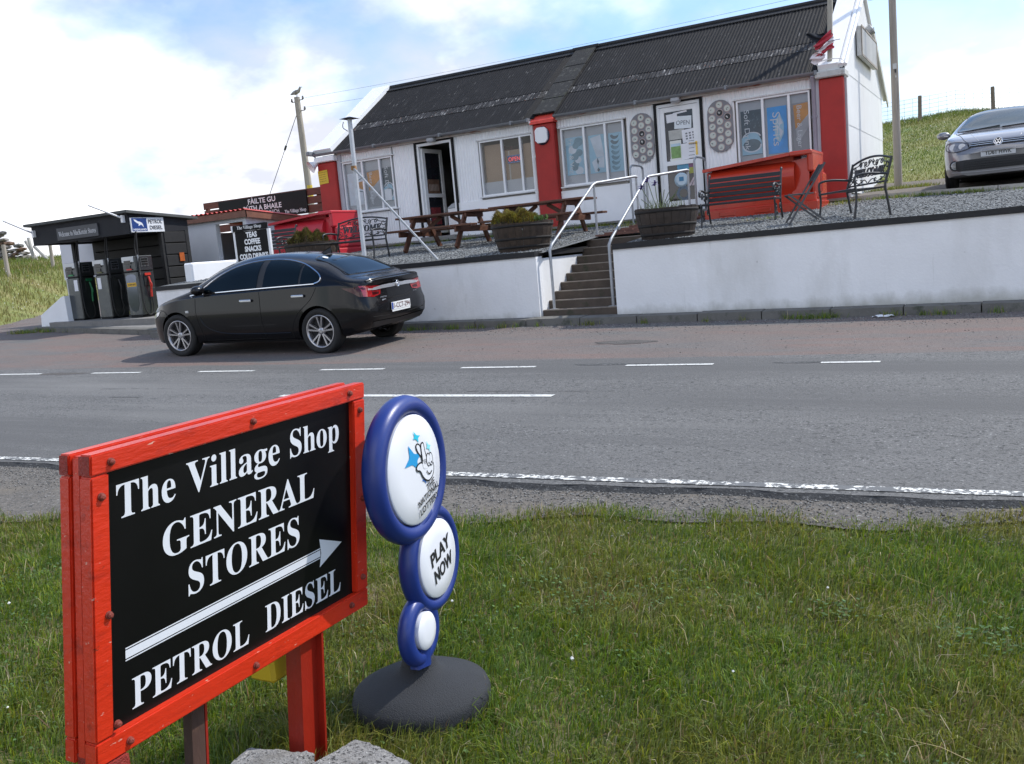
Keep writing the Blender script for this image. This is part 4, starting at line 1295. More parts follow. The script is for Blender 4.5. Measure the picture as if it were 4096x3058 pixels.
# ------------------------------------------------------------------ doors
DOORG = mat('door_glass_dark', (.020, .022, .028), .05, .3, 2, spec=.6)
def doorset(d, label):
    x0, x1 = d
    t = node('door', label)
    m = MB()
    m.span((x0 - .04, SHOP_Y - .06, 2.15), (x0 + .015, SHOP_Y + .05, DT + .01)); m.span((x1 - .015, SHOP_Y - .06, 2.15), (x1 + .035, SHOP_Y + .05, DT + .01)); m.span((x0 - .04, SHOP_Y - .06, DT + .012), (x1 + .035, SHOP_Y + .05, DT + .05))
    spart('surround', m, BLACKP, parent=t)
    m = MB(); fw = .06
    m.span((x0 + .017, SHOP_Y - .03, 2.15), (x0 + .017 + fw, SHOP_Y + .06, DT - .0)); m.span((x1 - .017 - fw, SHOP_Y - .03, 2.15), (x1 - .017, SHOP_Y + .06, DT - .0)); m.span((x0 + .017 + fw, SHOP_Y - .03, DT - fw), (x1 - .017 - fw, SHOP_Y + .06, DT))
    spart('frame', m, PVC, parent=t)
    return t
def leaf_mesh(w, h):
    """door leaf in its own frame: hinge at x=0, facing -y"""
    m = MB(); s = .10
    m.span((0, -.03, 0), (s, .03, h)); m.span((w - s, -.03, 0), (w, .03, h)); m.span((s, -.03, h - s), (w - s, .03, h)); m.span((s, -.03, 0), (w - s, .03, .13)); m.span((s, -.03, .88), (w - s, .03, .97))
    return m
t2 = doorset(D2, 'closed white door covered with paper notices')
LX, LZ = D2[0] + .08, 2.24
Lw, Lh = D2[1] - D2[0] - .16, DT - .07 - LZ
o = obj('leaf', leaf_mesh(Lw, Lh), PVC, t2); o.location = Vector((LX, SHOP_Y + .005, LZ))
m = MB(); m.span((LX + .1, SHOP_Y + .0, LZ + .13), (LX + Lw - .1, SHOP_Y + .008, LZ + .88)); m.span((LX + .1, SHOP_Y + .0, LZ + .97), (LX + Lw - .1, SHOP_Y + .008, LZ + Lh - .1))
spart('glass', m, DOORG, parent=t2)
m = MB(); m.tube([(LX + Lw - .05, SHOP_Y - .04, 3.52), (LX + Lw - .05, SHOP_Y - .075, 3.52), (LX + Lw - .20, SHOP_Y - .08, 3.53)], .011, 6); m.span((LX + Lw - .07, SHOP_Y - .04, 3.28), (LX + Lw - .03, SHOP_Y - .026, 3.56))
spart('handle', m, mat('brass', (.55, .36, .09), .3, .1, 8, metal=1), parent=t2)
def paper(xa, za, w, h, rot, m, lines=0, txt=None, lab=None, extra=None):
    mb = MB()
    M = wallM(xa, za, SHOP_Y - .002 - rnd.uniform(0, .004), R(rot))
    mb.prism([(-w / 2, -h / 2), (w / 2, -h / 2), (w / 2, h / 2), (-w / 2, h / 2)], .0012, M, 0)
    M2 = M @ Matrix.Translation((0, 0, .0022))
    if txt:
        mb.text(txt, .09, M2 @ Matrix.Translation((0, -.005, 0)), 1, width=w * .80, height=h * .36, bold=.012)
    for i in range(lines):
        wl_ = w * rnd.uniform(.5, .8)
        mb.box((0, h * .34 - i * h * .7 / max(1, lines - 1), 0), (wl_, h * .025, .0006), M2, 1)
    if extra:
        extra(mb, M2, w, h)
    spart('notice', mb, [m, mat('ink_grey', (.16, .17, .19), .6, .1, 5), mat('print_green', (.20, .34, .12), .6, .3, 12), mat('print_blue', (.10, .30, .45), .5, .15, 5), mat('print_sky', (.45, .58, .66), .5, .1, 5), mat('print_purple', (.20, .09, .16), .5, .2, 5), mat('print_lime', (.33, .34, .07), .5, .2, 6)], lab, parent=t2)
paper(-6.40, 4.10, .24, .17, 3, P_WHITE, 0)
paper(-6.22, 4.195, .30, .035, 5, P_WHITE, 0)
paper(-6.165, 3.985, .37, .255, -4, mat('paper_cool', (.68, .73, .76), .6, .03, 4), 0, 'OPEN', 'white paper sign reading OPEN')
paper(-6.32, 3.75, .34, .20, 1, mat('paper_tan', (.42, .42, .39), .6, .15, 14), 0)
def grid_print(mb, M, w, h):
    for i in range(3):
        for j in range(3):
            mb.box((-w * .22 + i * w * .22, -h * .22 + j * h * .2, 0), (w * .13, h * .12, .0006), M, 1)
paper(-6.025, 3.70, .34, .27, 4, P_WHITE, 0, extra=grid_print)
def flyer(mb, M, w, h):
    mb.box((0, -.01, 0), (w * .85, h * .70, .0005), M, 2); mb.box((0, h * .28, .0006), (w * .85, h * .14, .0005), M, 4)
paper(-6.35, 3.42, .25, .42, 0, mat('paper_cream', (.70, .71, .66), .6, .03, 4), 0, extra=flyer)
paper(-6.16, 3.38, .16, .33, 3, P_WHITE, 0)
paper(-5.99, 3.44, .22, .42, 0, P_WHITE, 5)
paper(-6.41, 3.24, .16, .05, 0, P_WHITE, 0)
def card3(mb, M, w, h):
    for i in range(3):
        mb.text('6', .05, M @ Matrix.Translation((-w * .27 + i * w * .27, 0, .0006)), 0, height=h * .4)
    mb.box((.01, -h * .42, 0), (w * .95, h * .12, .0006), M, 0)
paper(-6.22, 3.10, .25, .19, 2, MATS['print_blue'], 0, extra=card3)
def halves(mb, M, w, h):
    mb.box((0, -h * .27, 0), (w, h * .42, .0006), M, 6)
paper(-5.98, 3.06, .23, .30, 3, MATS['print_purple'], 0, extra=halves)
m = MB(); m.lathe([(.155, 0), (.155, .002), (0, .002)], 24, wallM(-6.27, 2.80, SHOP_Y - .003)); m.lathe([(.11, .003), (0, .003)], 20, wallM(-6.27, 2.80, SHOP_Y - .003), 1); m.box((0, .02, .0045), (.10, .09, .001), wallM(-6.27, 2.80, SHOP_Y - .003), 2)
spart('notice', m, [MATS['print_sky'], mat('sticker_pale', (.5, .6, .66), .5, .1, 5), mat('sticker_blue', (.05, .2, .35), .5, .1, 5)], 'round pale blue sticker', parent=t2)
m = MB(); Ms = wallM(-6.24, 2.52, SHOP_Y - .002); m.lathe([(.09, 0), (.155, 0)], 24, Ms, 0, False, False, False)
spart('notice', m, mat('sticker_ring', (.10, .13, .17), .4, .2, 5), 'faded ring sticker', parent=t2)
m = MB()
for i in range(4):
    m.add([(-6.12 + i * .07, SHOP_Y - .002, 2.66), (-6.07 + i * .07, SHOP_Y - .002, 2.66), (-5.96 + i * .045, SHOP_Y - .002, 2.84), (-6.0 + i * .045, SHOP_Y - .002, 2.84)], [(0, 1, 2, 3)])
spart('notice', m, mat('sticker_pale_pink', (.50, .42, .44), .5, .2, 8), 'pale crossed sticker', parent=t2)
# a clear advertising stand leans by the door
t1 = doorset(D1, 'open doorway with its white door swung inwards')
lx = D1[0] + .09
leaf = obj('leaf', leaf_mesh(.78, 2.06), PVC, t1, rot=(0, 0, R(84))); leaf.location = Vector((lx, SHOP_Y + .05, 2.24))
Ml = Matrix.Translation((lx, SHOP_Y + .05, 2.24)) @ Matrix.Rotation(R(84), 4, 'Z')
m = MB(); m.box((.39, 0, .505), (.58, .008, .75), Ml); m.box((.39, 0, 1.465), (.58, .008, .99), Ml)
spart('glass', m, DOORG, parent=t1)
m = MB(); m.box((.37, -.006, 1.15), (.46, .002, .34), Ml, 0); m.box((.36, -.006, .42), (.40, .002, .42), Ml, 1)
for i in range(7):
    m.box((.2 + .055 * i, -.008, 1.12), (.025, .001, .16), Ml, 2)
spart('poster', m, [mat('door_poster_brown', (.16, .09, .06), .5, .4, 9), mat('door_poster_red', (.20, .03, .035), .5, .4, 9), mat('door_poster_pale', (.4, .34, .3), .5, .1, 5)], parent=t1)
m = MB(); m.span((D1[0] + .05, SHOP_Y - .28, 1.95), (D1[1] - .02, SHOP_Y + .05, 2.14)); spart('door_step', m, CONC, parent=t1)
m = MB(); m.span((D2[0] - .1, SHOP_Y - .35, 1.95), (D2[1] + .1, SHOP_Y + .05, 2.14)); spart('door_step', m, CONC, parent=t2)
# what one glimpses inside
fz = thing('chest_freezer', 'grey white cabinet just inside the open doorway', 'cabinet', (-12.25, 20.15, 2.03))
obj('body', MB().bbox((-.20, -.25, 0), (.22, .3, .78), .02), WHITE2, fz); obj('lid', MB().add([(-.2, -.26, .782), (.22, -.26, .782), (.22, .3, .782), (-.2, .3, .782), (-.12, -.1, .9), (.14, -.1, .9), (.22, .3, .92), (-.2, .3, .92)], [(0, 1, 5, 4), (1, 2, 6, 5), (2, 3, 7, 6), (3, 0, 4, 7), (4, 5, 6, 7)]), mat('freezer_lid', (.5, .53, .56), .2, .1, 4), fz)
rk = thing('card_rack', 'wire rack of cards just inside the open doorway', 'rack', (-11.95, 20.05, 2.03))
m = MB()
for i in range(3):
    m.tube([(-.1 + i * .1, 0, 0), (-.1 + i * .1, 0, 2.0)], .007, 5)
obj('frame', m, CASTIRON, rk)
for i in range(7):
    for j in range(2):
        c = (rnd.uniform(.1, .5), rnd.uniform(.08, .4), rnd.uniform(.1, .4))
        obj('card', MB().box((-.05 + j * .11, -.03, .55 + i * .2), (.09, .01, .15)), mat('card_print_%s' % ('abcdefg'[i] + 'xy'[j]), c, .5, .3, 20), rk)
sh = thing('shop_shelving', 'dark stocked shelving seen through the open doorway', 'shelves', (-12.1, 21.6, 2.03))
for i in range(5):
    obj('shelf', MB().span((-.9, -.2, .3 + i * .42), (.9, .2, .33 + i * .42)), mat('shelf_metal', (.10, .10, .10), .5, .1, 4), sh)
    mb = MB()
    for j in range(14):
        mb.span((-.88 + j * .125, -.18, .333 + i * .42), (-.78 + j * .125, .1, .333 + i * .42 + rnd.uniform(.12, .3)), None, rnd.randint(0, 3))
    o = obj('packets', mb, [mat('packet_red', (.25, .03, .03), .5, .2, 9), mat('packet_blue', (.04, .07, .2), .5, .2, 9), mat('packet_cream', (.35, .3, .2), .5, .2, 9), mat('packet_green', (.05, .14, .05), .5, .2, 9)], sh); o['kind'] = 'stuff'

# ================================================================== FIXTURES ON THE SHOP
def plaque(x, z, label, seed):
    t = thing('picture_board', label, 'picture board', (x, SHOP_Y - .03, z), 0, 'oval picture boards beside the closed door')
    r2 = random.Random(seed)
    out = []
    hw, hh_ = .262, .525
    for a in np.linspace(0, math.pi, 13): out.append((hw * math.cos(a), hh_ - hw + hw * math.sin(a)))
    for a in np.linspace(math.pi, 2 * math.pi, 13): out.append((hw * math.cos(a), -(hh_ - hw) + hw * math.sin(a)))
    M = Matrix.Rotation(R(90), 4, 'X')
    obj('board', MB().prism(out, .022, M), mat('plaque_grey', (.20, .20, .215), .6, .08, 5), t)
    k = 0
    spots = [(-.163, z_) for z_ in (.335, .17, .0, -.17, -.335)] + [(0, z_) for z_ in (.425, .265, .09, -.085, -.255, -.43)] + [(.16, z_) for z_ in (.335, .17, 0, -.17, -.335)]
    for (px_, pz) in spots:
        Md = Matrix.Translation((px_, -.0225, pz)) @ M
        mb = MB(); mb.lathe([(.076, 0), (.070, .006), (0, .006)], 18, Md, 0, False)
        kind = r2.random()
        dark = (k in (7, 8)) if seed == 1 else (k in (6, 12))
        mi = 2 if dark else 1
        mb.lathe([(.062, .0075), (0, .0075)], 16, Md, mi, False, False)
        for q in range(r2.randint(1, 3)):   # little painted motifs
            a = r2.uniform(0, 3.1); L = r2.uniform(.02, .05)
            mb.box((r2.uniform(-.02, .02), r2.uniform(-.02, .02), .0085 + q * .0006), (L, .012, .0005), Md @ Matrix.Rotation(a, 4, 'Z'), 4 if dark else 3)
        obj('disc', mb, [mat('disc_rim_pink', (.40, .30, .28), .6, .1, 8), mat('disc_cream', (.52, .55, .50), .6, .05, 8), mat('disc_black', (.02, .02, .022) if seed == 1 else (.03, .035, .05), .5, .1, 8), mat('disc_motif', (.10, .11, .12), .6, .4, 30), mat('disc_motif_white', (.6, .6, .58), .6, .1, 8)], t)
        k += 1
plaque(-7.07, 3.775, 'grey oval board of painted discs left of the closed shop door', 1)
plaque(-5.36, 3.79, 'grey oval board of painted discs right of the closed shop door', 2)

t = thing('alarm_box', 'white alarm box with dark backing on the middle red pillar', 'alarm box', (-9.385, SHOP_Y - .17, 4.13))
M = Matrix.Rotation(R(90), 4, 'X')
obj('backing', MB().lathe([(.0, 0), (.185, 0), (.175, .03), (0, .03)], 20, M @ Matrix.Scale(1.12, 4, (0, 1, 0))), mat('dark_blue_plastic', (.02, .02, .05), .4, .2, 6), t)
obj('cover', MB().prism([(-.09, -.17), (.09, -.17), (.15, -.11), (.15, .11), (.09, .17), (-.09, .17), (-.15, .11), (-.15, -.11)], .05, Matrix.Translation((.0, -.031, .01)) @ M), WHITE2, t)

t = thing('loudspeaker', 'white horn loudspeaker at the left corner of the shop', 'loudspeaker', (-15.95, SHOP_Y - .2, 4.28))
M = Matrix.Rotation(R(115), 4, (1, .35, 0))
M = Matrix.Translation((-.02, -.02, 0)) @ Vector((-.45, -.75, -.48)).to_track_quat('Z', 'Y').to_matrix().to_4x4()
obj('horn', MB().lathe([(.05, -.16), (.06, -.08), (.085, .0), (.155, .12), (.165, .125), (.145, .11), (.07, .0), (.0, -.02)], 20, M), WHITE2, t)
obj('bracket', MB().tube([(.05, .05, .05), (.1, .15, .1)], .02, 6), GALV, t)
t = thing('security_camera', 'small grey camera housing above the loudspeaker at the left corner', 'camera', (-16.02, SHOP_Y - .2, 4.55))
obj('housing', MB().bbox((-.05, -.2, -.05), (.06, .12, .06), .015), GREYPVC, t); obj('bracket', MB().tube([(0, .05, -.05), (.06, .15, -.14)], .015, 6), GREYPVC, t)
def floodlamp(x, label):
    t = thing('security_light', label, 'lamp', (x, SHOP_Y - .06, 4.42))
    obj('housing', MB().bbox((-.10, -.17, -.035), (.10, 0, .085), .03), mat('lamp_grey', (.33, .34, .36), .4, .1, 5), t)
    obj('lens', MB().add([(-.085, -.165, -.037), (.085, -.165, -.037), (.085, -.03, -.037), (-.085, -.03, -.037)], [(0, 3, 2, 1)]), mat('lamp_lens', (.6, .6, .6), .15, .05, 4), t)
floodlamp(-12.38, 'grey security light over the open doorway')
floodlamp(-6.25, 'grey security light over the closed door')
t = thing('notice', 'yellow notice screwed to the left red pillar', 'notice', (-15.76, SHOP_Y - .176, 3.94))
M = Matrix.Rotation(R(90), 4, 'X') @ Matrix.Rotation(R(2.5), 4, 'Z')
mb = MB(); mb.prism([(-.155, -.17), (.155, -.17), (.155, .17), (-.155, .17)], .004, M)
obj('sheet', mb, mat('notice_yellow', (.62, .44, .02), .5, .08, 4), t)
mb = MB()
for i in range(5):
    for j in range(4 if i else 5):
        mb.box((-.10 + j * .055 + rnd.uniform(-.004, .004), .12 - i * .055, .0052), (rnd.uniform(.03, .048), .013, .0005), M)
obj('lettering', mb, mat('notice_brown', (.22, .13, .02), .6, .2, 9), t)
t = thing('neon_sign', 'small lit OPEN sign with red letters hanging in the carton window', 'sign', (-10.275, SHOP_Y + .075, 3.74))
M = Matrix.Rotation(R(90), 4, 'X')
obj('panel', MB().span((-.185, -.008, -.09), (.185, .012, .09)), mat('neon_panel_blue', (.02, .035, .10), .4, .2, 6), t)
obj('letters', MB().text('OPEN', .1, Matrix.Translation((0, -.0105, 0)) @ M, 0, width=.30, height=.092), mat('neon_red', (.7, .05, .05), .5, .02, 4, emit=((1, .08, .10), .55)), t)
mb = MB()
for i in range(9):
    for z_ in (-.075, .075):
        mb.box((-.16 + i * .04, -.0105, z_), (.012, .003, .008))
obj('border_lights', mb, mat('neon_blue', (.1, .2, .7), .5, .02, 4, emit=((.25, .45, 1), .5)), t)
# flag staff on the right pillar with a wind-twisted flag
t = thing('flagstaff', 'grey square timber staff standing on the right pillar cap', 'pole', (-3.15, SHOP_Y - .10, 4.52))
obj('staff', MB().bar((0, 0, 0), (.055, 0, 1.40), .085, .085), mat('weathered_timber', (.36, .34, .29), .8, .15, 5, .3, 40, stretch=(5, 5, 1)), t)
obj('cord', MB().tube(smoothpts([(-.05, -.06, 0.02), (-.25, -.05, .16), (.0, -.1, .2), (.25, -.1, .16), (.28, -.11, -.02), (.1, -.12, -.06)], 6), .008, 5), mat('white_cord', (.6, .6, .58), .7, .05, 5), t)
obj('clamp', MB().box((.018, 0, .42), (.10, .10, .015)), CASTIRON, t)
def cloth(pts_a, pts_b, folds, amp, seed):
    A = smoothpts(pts_a, 6); B = smoothpts(pts_b, 6); n = len(A); m = 14
    r2 = random.Random(seed); ph = r2.uniform(0, 6)
    vs_ = []
    for i in range(n):
        for j in range(m + 1):
            u = j / m
            p = A[i].lerp(B[i], u)
            w = amp * math.sin(u * folds * 6.28 + i * .5 + ph)
            vs_.append(p + Vector((w * .3, w, w * .4)))
    return MB().add(vs_, [(i * (m + 1) + j, i * (m + 1) + j + 1, (i + 1) * (m + 1) + j + 1, (i + 1) * (m + 1) + j) for i in range(n - 1) for j in range(m)], 0, True)
t = thing('flag', 'torn red and white flag wrapped round the timber staff', 'flag', (-3.2, SHOP_Y - .14, 5.0))
FR = mat('flag_red', (.42, .035, .055), .8, .15, 8); FW = mat('flag_white', (.66, .60, .62), .8, .06, 8); FD = mat('flag_dark', (.012, .015, .022), .8, .2, 8)
obj('red_band', cloth([(.10, -.02, .28), (.0, -.06, .18), (-.16, -.05, .06), (-.22, -.02, .02)], [(.14, 0, .14), (.04, -.05, .06), (-.12, -.05, -.05), (-.2, 0, -.05)], 1.5, .025, 1), FR, t)
obj('white_band', cloth([(.14, -.03, .14), (.04, -.07, .05), (-.10, -.07, -.06), (-.18, -.03, -.04)], [(.16, 0, .05), (.07, -.06, -.02), (-.04, -.07, -.10), (-.14, 0, -.10)], 1.2, .02, 2), FW, t)
obj('red_band', cloth([(.14, -.04, .02), (.05, -.08, -.03), (-.08, -.08, -.12), (-.2, -.03, -.18)], [(.15, 0, -.08), (.06, -.07, -.1), (-.06, -.08, -.19), (-.2, 0, -.22)], 1.3, .02, 3), FR, t)
obj('white_band', cloth([(-.05, -.07, -.13), (-.14, -.06, -.10), (-.26, -.03, -.14), (-.3, 0, -.2)], [(-.0, -.06, -.22), (-.1, -.08, -.3), (-.2, -.03, -.33), (-.27, 0, -.3)], 1.6, .03, 4), FW, t)
obj('dark_rag', cloth([(-.02, -.02, .24), (-.12, -.04, .22), (-.26, -.02, .27), (-.36, 0, .30)], [(0, 0, .16), (-.12, -.04, .10), (-.24, -.02, .12), (-.34, 0, .22)], 1.4, .03, 5), FD, t)
obj('toggle', MB().tube([(.05, -.08, .05), (.28, -.1, .05)], .007, 5), GALV, t)
# board and lamp high on the gable
t = thing('sign_board', 'blank grey weathered sign box high on the sunny gable', 'sign', (-2.86, 22.1, 5.25))
obj('box', MB().bbox((0, -1.15, -.29), (.10, 1.18, .30), .012), mat('sign_box_white', (.60, .60, .59), .5, .1, 6), t)
obj('face', MB().span((.101, -1.10, -.25), (.108, 1.13, .26)), mat('sign_face_grey', (.30, .31, .31), .45, .15, 3, specks=[((.45, .44, .43), .6, .75, 5)]), t)
obj('frame', MB().span((.101, -1.17, -.30), (.115, 1.20, -.26)).span((.101, -1.17, .27), (.115, 1.20, .31)).span((.101, -1.17, -.26), (.115, -1.12, .27)).span((.101, 1.14, -.26), (.115, 1.20, .27)), mat('sign_frame_rust', (.30, .26, .22), .7, .3, 9), t)
t = thing('floodlight', 'round floodlight above the blank gable sign', 'lamp', (-2.80, 22.6, 5.72))
obj('lamp', MB().lathe([(.05, -.1), (.10, -.05), (.13, .06), (.0, .07)], 16, Matrix.Rotation(R(60), 4, 'Y')), GALV, t); obj('arm', MB().tube([(-.12, 0, .0), (0, 0, 0)], .018, 6), GALV, t)

# ================================================================== ON THE TERRACE
# half-barrel planters
STAVE = mat('old_oak_stave', (.050, .033, .022), .8, .3, 5, .5, 40, stretch=(3, 3, .6), specks=[((.13, .10, .075), .60, .74, 9, (3, 3, .5)), ((.02, .017, .012), .58, .7, 5)])
STAVEP = mat('painted_dark_stave', (.035, .024, .018), .6, .3, 5, .4, 40, specks=[((.07, .05, .035), .6, .75, 9)])
HOOP = mat('hoop_iron', (.014, .012, .011), .8, .3, 9, specks=[((.09, .05, .03), .62, .75, 9)])
SOIL = mat('dark_soil', (.025, .018, .012), .95, .3, 12, .8, 50)
def planter(loc, rt, rb, h, label, m):
    t = thing('barrel_planter', label, 'planter', loc, 0, 'half barrel planters on the terrace')
    n = 26
    prof = [(rb, 0), (rb + (rt - rb) * .42, h * .35), (rb + (rt - rb) * .78, h * .7), (rt, h)]
    da = 2 * math.pi / n * .965
    mb = MB(); vs_ = []
    for (r_, z_) in prof:
        for a in (-da / 2, da / 2):
            vs_.append((r_ * math.cos(a), r_ * math.sin(a), z_))
        for a in (da / 2, -da / 2):
            vs_.append(((r_ - .028) * math.cos(a), (r_ - .028) * math.sin(a), z_))
    fs = []
    for k in range(3):
        a = k * 4
        for q in range(4):
            fs.append((a + q, a + (q + 1) % 4, a + 4 + (q + 1) % 4, a + 4 + q))
    fs += [(12, 13, 14, 15), (3, 2, 1, 0)]
    mb.add(vs_, fs)
    me = mb.mesh('stave'); me.materials.append(m)
    for i in range(n):
        o = obj('stave', me, [], t, rot=(0, 0, i * 2 * math.pi / n)); o.scale = (1 + rnd.uniform(-.006, .006), 1, 1 + rnd.uniform(-.03, .02))
    for z_ in (.12, .40, .84):
        zz = z_ * h
        r_ = float(np.interp(zz, [p[1] for p in prof], [p[0] for p in prof])) + .004
        r2 = float(np.interp(zz + .04, [p[1] for p in prof], [p[0] for p in prof])) + .004
        obj('hoop', MB().lathe([(r_, zz), (r_ + .003, zz), (r2 + .003, zz + .04), (r2, zz + .04)], 40), HOOP, t)
    obj('soil', MB().lathe([(rt - .03, h - .06), (0, h - .03)], 24, None, 0, True, False), SOIL, t)
    return t
PB = (-7.46, 14.28, T(0, 14.28) - .02); PC = (-4.85, 14.22, T(0, 14.22) - .02); PA = (-12.74, 15.0, T(0, 15) - .02)
planter(PB, .545, .42, .49, 'wooden half barrel planter of mossy heather left of the steps', STAVE)
planter(PC, .50, .40, .49, 'dark wooden half barrel planter of purple flowers right of the steps', STAVEP)
planter(PA, .56, .44, .50, 'wooden half barrel planter of brownish heather behind the black saloon', STAVE)
def mound(name, label, loc, rx, ry, h, n, cols, blen, seed, lob=0.0):
    """a cushion plant: a woody core of stems and thousands of short leaf blades standing on an uneven dome"""
    r2 = np.random.RandomState(seed)
    t = thing(name, label, 'plant', loc, 0, 'plants in the barrels')
    th = r2.uniform(0, 2 * np.pi, n); rr = np.sqrt(r2.uniform(0, 1, n))
    x = rr * np.cos(th); y = rr * np.sin(th)
    dome = np.sqrt(np.maximum(1 - rr ** 2.4, 0))
    lump = 1 + .22 * np.sin(5 * x + seed) * np.cos(4 * y + 1) + .16 * np.sin(11 * x + 7 * y + seed)
    z = h * dome * lump * (1 - lob * x)
    dep = 1 - np.abs(r2.normal(0, .10, n))
    P = np.stack([x * rx, y * ry, z * dep], 1)
    c = cols[r2.randint(0, len(cols), n)] * r2.uniform(.6, 1.35, (n, 1))
    blob = np.clip(np.sin(6 * x + 2) * np.cos(5 * y + seed) + .2, 0, 1)[:, None]
    c = c * (1 - .45 * blob) + np.array([.11, .070, .030]) * .45 * blob
    nrs.seed(seed)
    o = blades('foliage', P, np.clip(r2.normal(blen, blen * .3, n), .01, .2), r2.uniform(.007, .013, n), c, .9)
    o.parent = t; del o['kind']
    mb = MB()
    for i in range(26):
        a = r2.uniform(0, 6.28); q = r2.uniform(.2, .8)
        mb.tube([(0, 0, -.03), (math.cos(a) * rx * q * .5, math.sin(a) * ry * q * .5, h * .4), (math.cos(a) * rx * q, math.sin(a) * ry * q, h * .8 * math.sqrt(max(0, 1 - q * q)))], .008, 4)
    mb.lathe([(min(rx, ry) * .95, -.02), (min(rx, ry) * .8, h * .45), (min(rx, ry) * .45, h * .72), (0, h * .8)], 14, Matrix.Scale(rx / min(rx, ry), 4, (1, 0, 0)))
    obj('stems', mb, mat('heather_stems', (.040, .030, .016), .9, .4, 25, .8, 60), t)
mound('heather_plant', 'mossy yellow green heather cushion in the barrel left of the steps', (PB[0] - .10, PB[1], PB[2] + .44), .46, .36, .24, 5200, np.array([[.24, .21, .030], [.28, .22, .035], [.17, .11, .030], [.15, .17, .028]]), .045, 5, .2)
mound('heather_plant', 'brown green heather cushion in the barrel behind the black saloon', (PA[0] - .08, PA[1], PA[2] + .45), .44, .38, .27, 5200, np.array([[.14, .13, .030], [.15, .10, .038], [.10, .07, .026], [.10, .12, .025]]), .045, 8)
t = thing('weed', 'small leafy green weed at the right edge of the mossy barrel', 'plant', (PB[0] + .40, PB[1] - .05, PB[2] + .44))
nrs.seed(3); n = 60
P = np.stack([nrs.normal(0, .05, n), nrs.normal(0, .05, n), nrs.uniform(0, .10, n)], 1)
o = blades('leaves', P, nrs.uniform(.05, .12, n), nrs.uniform(.015, .03, n), np.array([[.10, .17, .05]]) * nrs.uniform(.6, 1.3, (n, 1)), .9); o.parent = t; del o['kind']
t = thing('iris_plant', 'tall thin stemmed purple flowers growing in the dark barrel', 'plant', (PC[0] - .12, PC[1], PC[2] + .44), 0, 'plants in the barrels')
IR = mat('iris_purple', (.075, .045, .17), .6, .3, 30); ST = mat('iris_stem', (.10, .13, .05), .7, .2, 20)
mb = MB(); tops = [(-.25, -.05, .40), (-.17, .02, .51), (-.04, 0, .44), (.10, .03, .33)]
for i, (a, b, c) in enumerate(tops + [(-.3, .05, .22), (.02, .06, .30), (.18, 0, .28), (.28, .03, .24), (.34, -.03, .30), (.22, -.05, .2)]):
    mb.tube([(a * .3 + .03, b, -.02), (a * .6, b, c * .5), (a, b, c)], .006, 5)
obj('stems', mb, ST, t)
for (a, b, c) in tops[:3]:
    m = MB()
    for q in range(6):
        an = q * 1.05
        d = Vector((math.cos(an), math.sin(an), .35 if q % 2 else -.5)) * .075
        s_ = Vector((-math.sin(an), math.cos(an), 0)) * .026
        p = Vector((a, b, c))
        m.add([p, p + d * .55 + s_, p + d, p + d * .55 - s_, p + Vector((0, 0, .012))], [(0, 1, 4), (1, 2, 4), (2, 3, 4), (3, 0, 4), (0, 3, 2, 1)])
    m.tube([(a, b, c - .03), (a, b, c + .05)], .014, 6)
    obj('flower', m, IR, t)
n = 130
P = np.stack([nrs.uniform(-.28, .45, n), nrs.uniform(-.2, .2, n), np.full(n, -.02)], 1)
o = blades('leaves', P, nrs.uniform(.10, .26, n), nrs.uniform(.006, .012, n), np.array([[.13, .16, .07]]) * nrs.uniform(.5, 1.3, (n, 1)), .5); o.parent = t; del o['kind']

# picnic tables
WOOD = mat('brown_stained_timber', (.100, .036, .016), .55, .25, 4, .3, 50, stretch=(.6, 3, 3), specks=[((.045, .02, .01), .56, .72, 5, (.6, 4, 4)), ((.17, .07, .028), .62, .75, 7, (.6, 4, 4))])
def picnic(loc, rz, label):
    t = thing('picnic_table', label, 'picnic table', loc, rz, 'brown picnic tables in front of the shop')
    for i in range(5):
        y = -.30 + i * .15
        obj('tabletop_plank', MB().bbox((-1.03, y - .066, .685), (1.03, y + .066, .725), .005), WOOD, t)
    for s in (-1, 1):
        for q in (0, 1):
            y = s * (.60 + q * .13)
            obj('seat_plank', MB().bbox((-1.05, y - .06, .415), (1.05, y + .06, .455), .005), WOOD, t)
    for s in (-1, 1):
        x = s * .62
        for d in (-1, 1):
            obj('leg', MB().bar((x, d * .70, 0), (x, d * .24, .685), .045, .11, (1, 0, 0) if False else (0, 0, 1)), WOOD, t)
        obj('seat_bearer', MB().bbox((x + s * .05 - .022, -.78, .31), (x + s * .05 + .022, .78, .412), .004), WOOD, t)
        obj('top_bearer', MB().bbox((x + s * .05 - .022, -.34, .60), (x + s * .05 + .022, .34, .683), .004), WOOD, t)
        obj('brace', MB().bar((x, 0, .36), (s * .12, 0, .67), .05, .07), WOOD, t)
    return t
t1_ = picnic((-10.37, 16.5, T(0, 16.5) - .02), R(0), 'brown wooden picnic table in front of the open doorway')
dup(t1_, (-8.25, 16.72, T(0, 16.7) - .02), R(0), 'brown wooden picnic table in front of the middle red pillar')

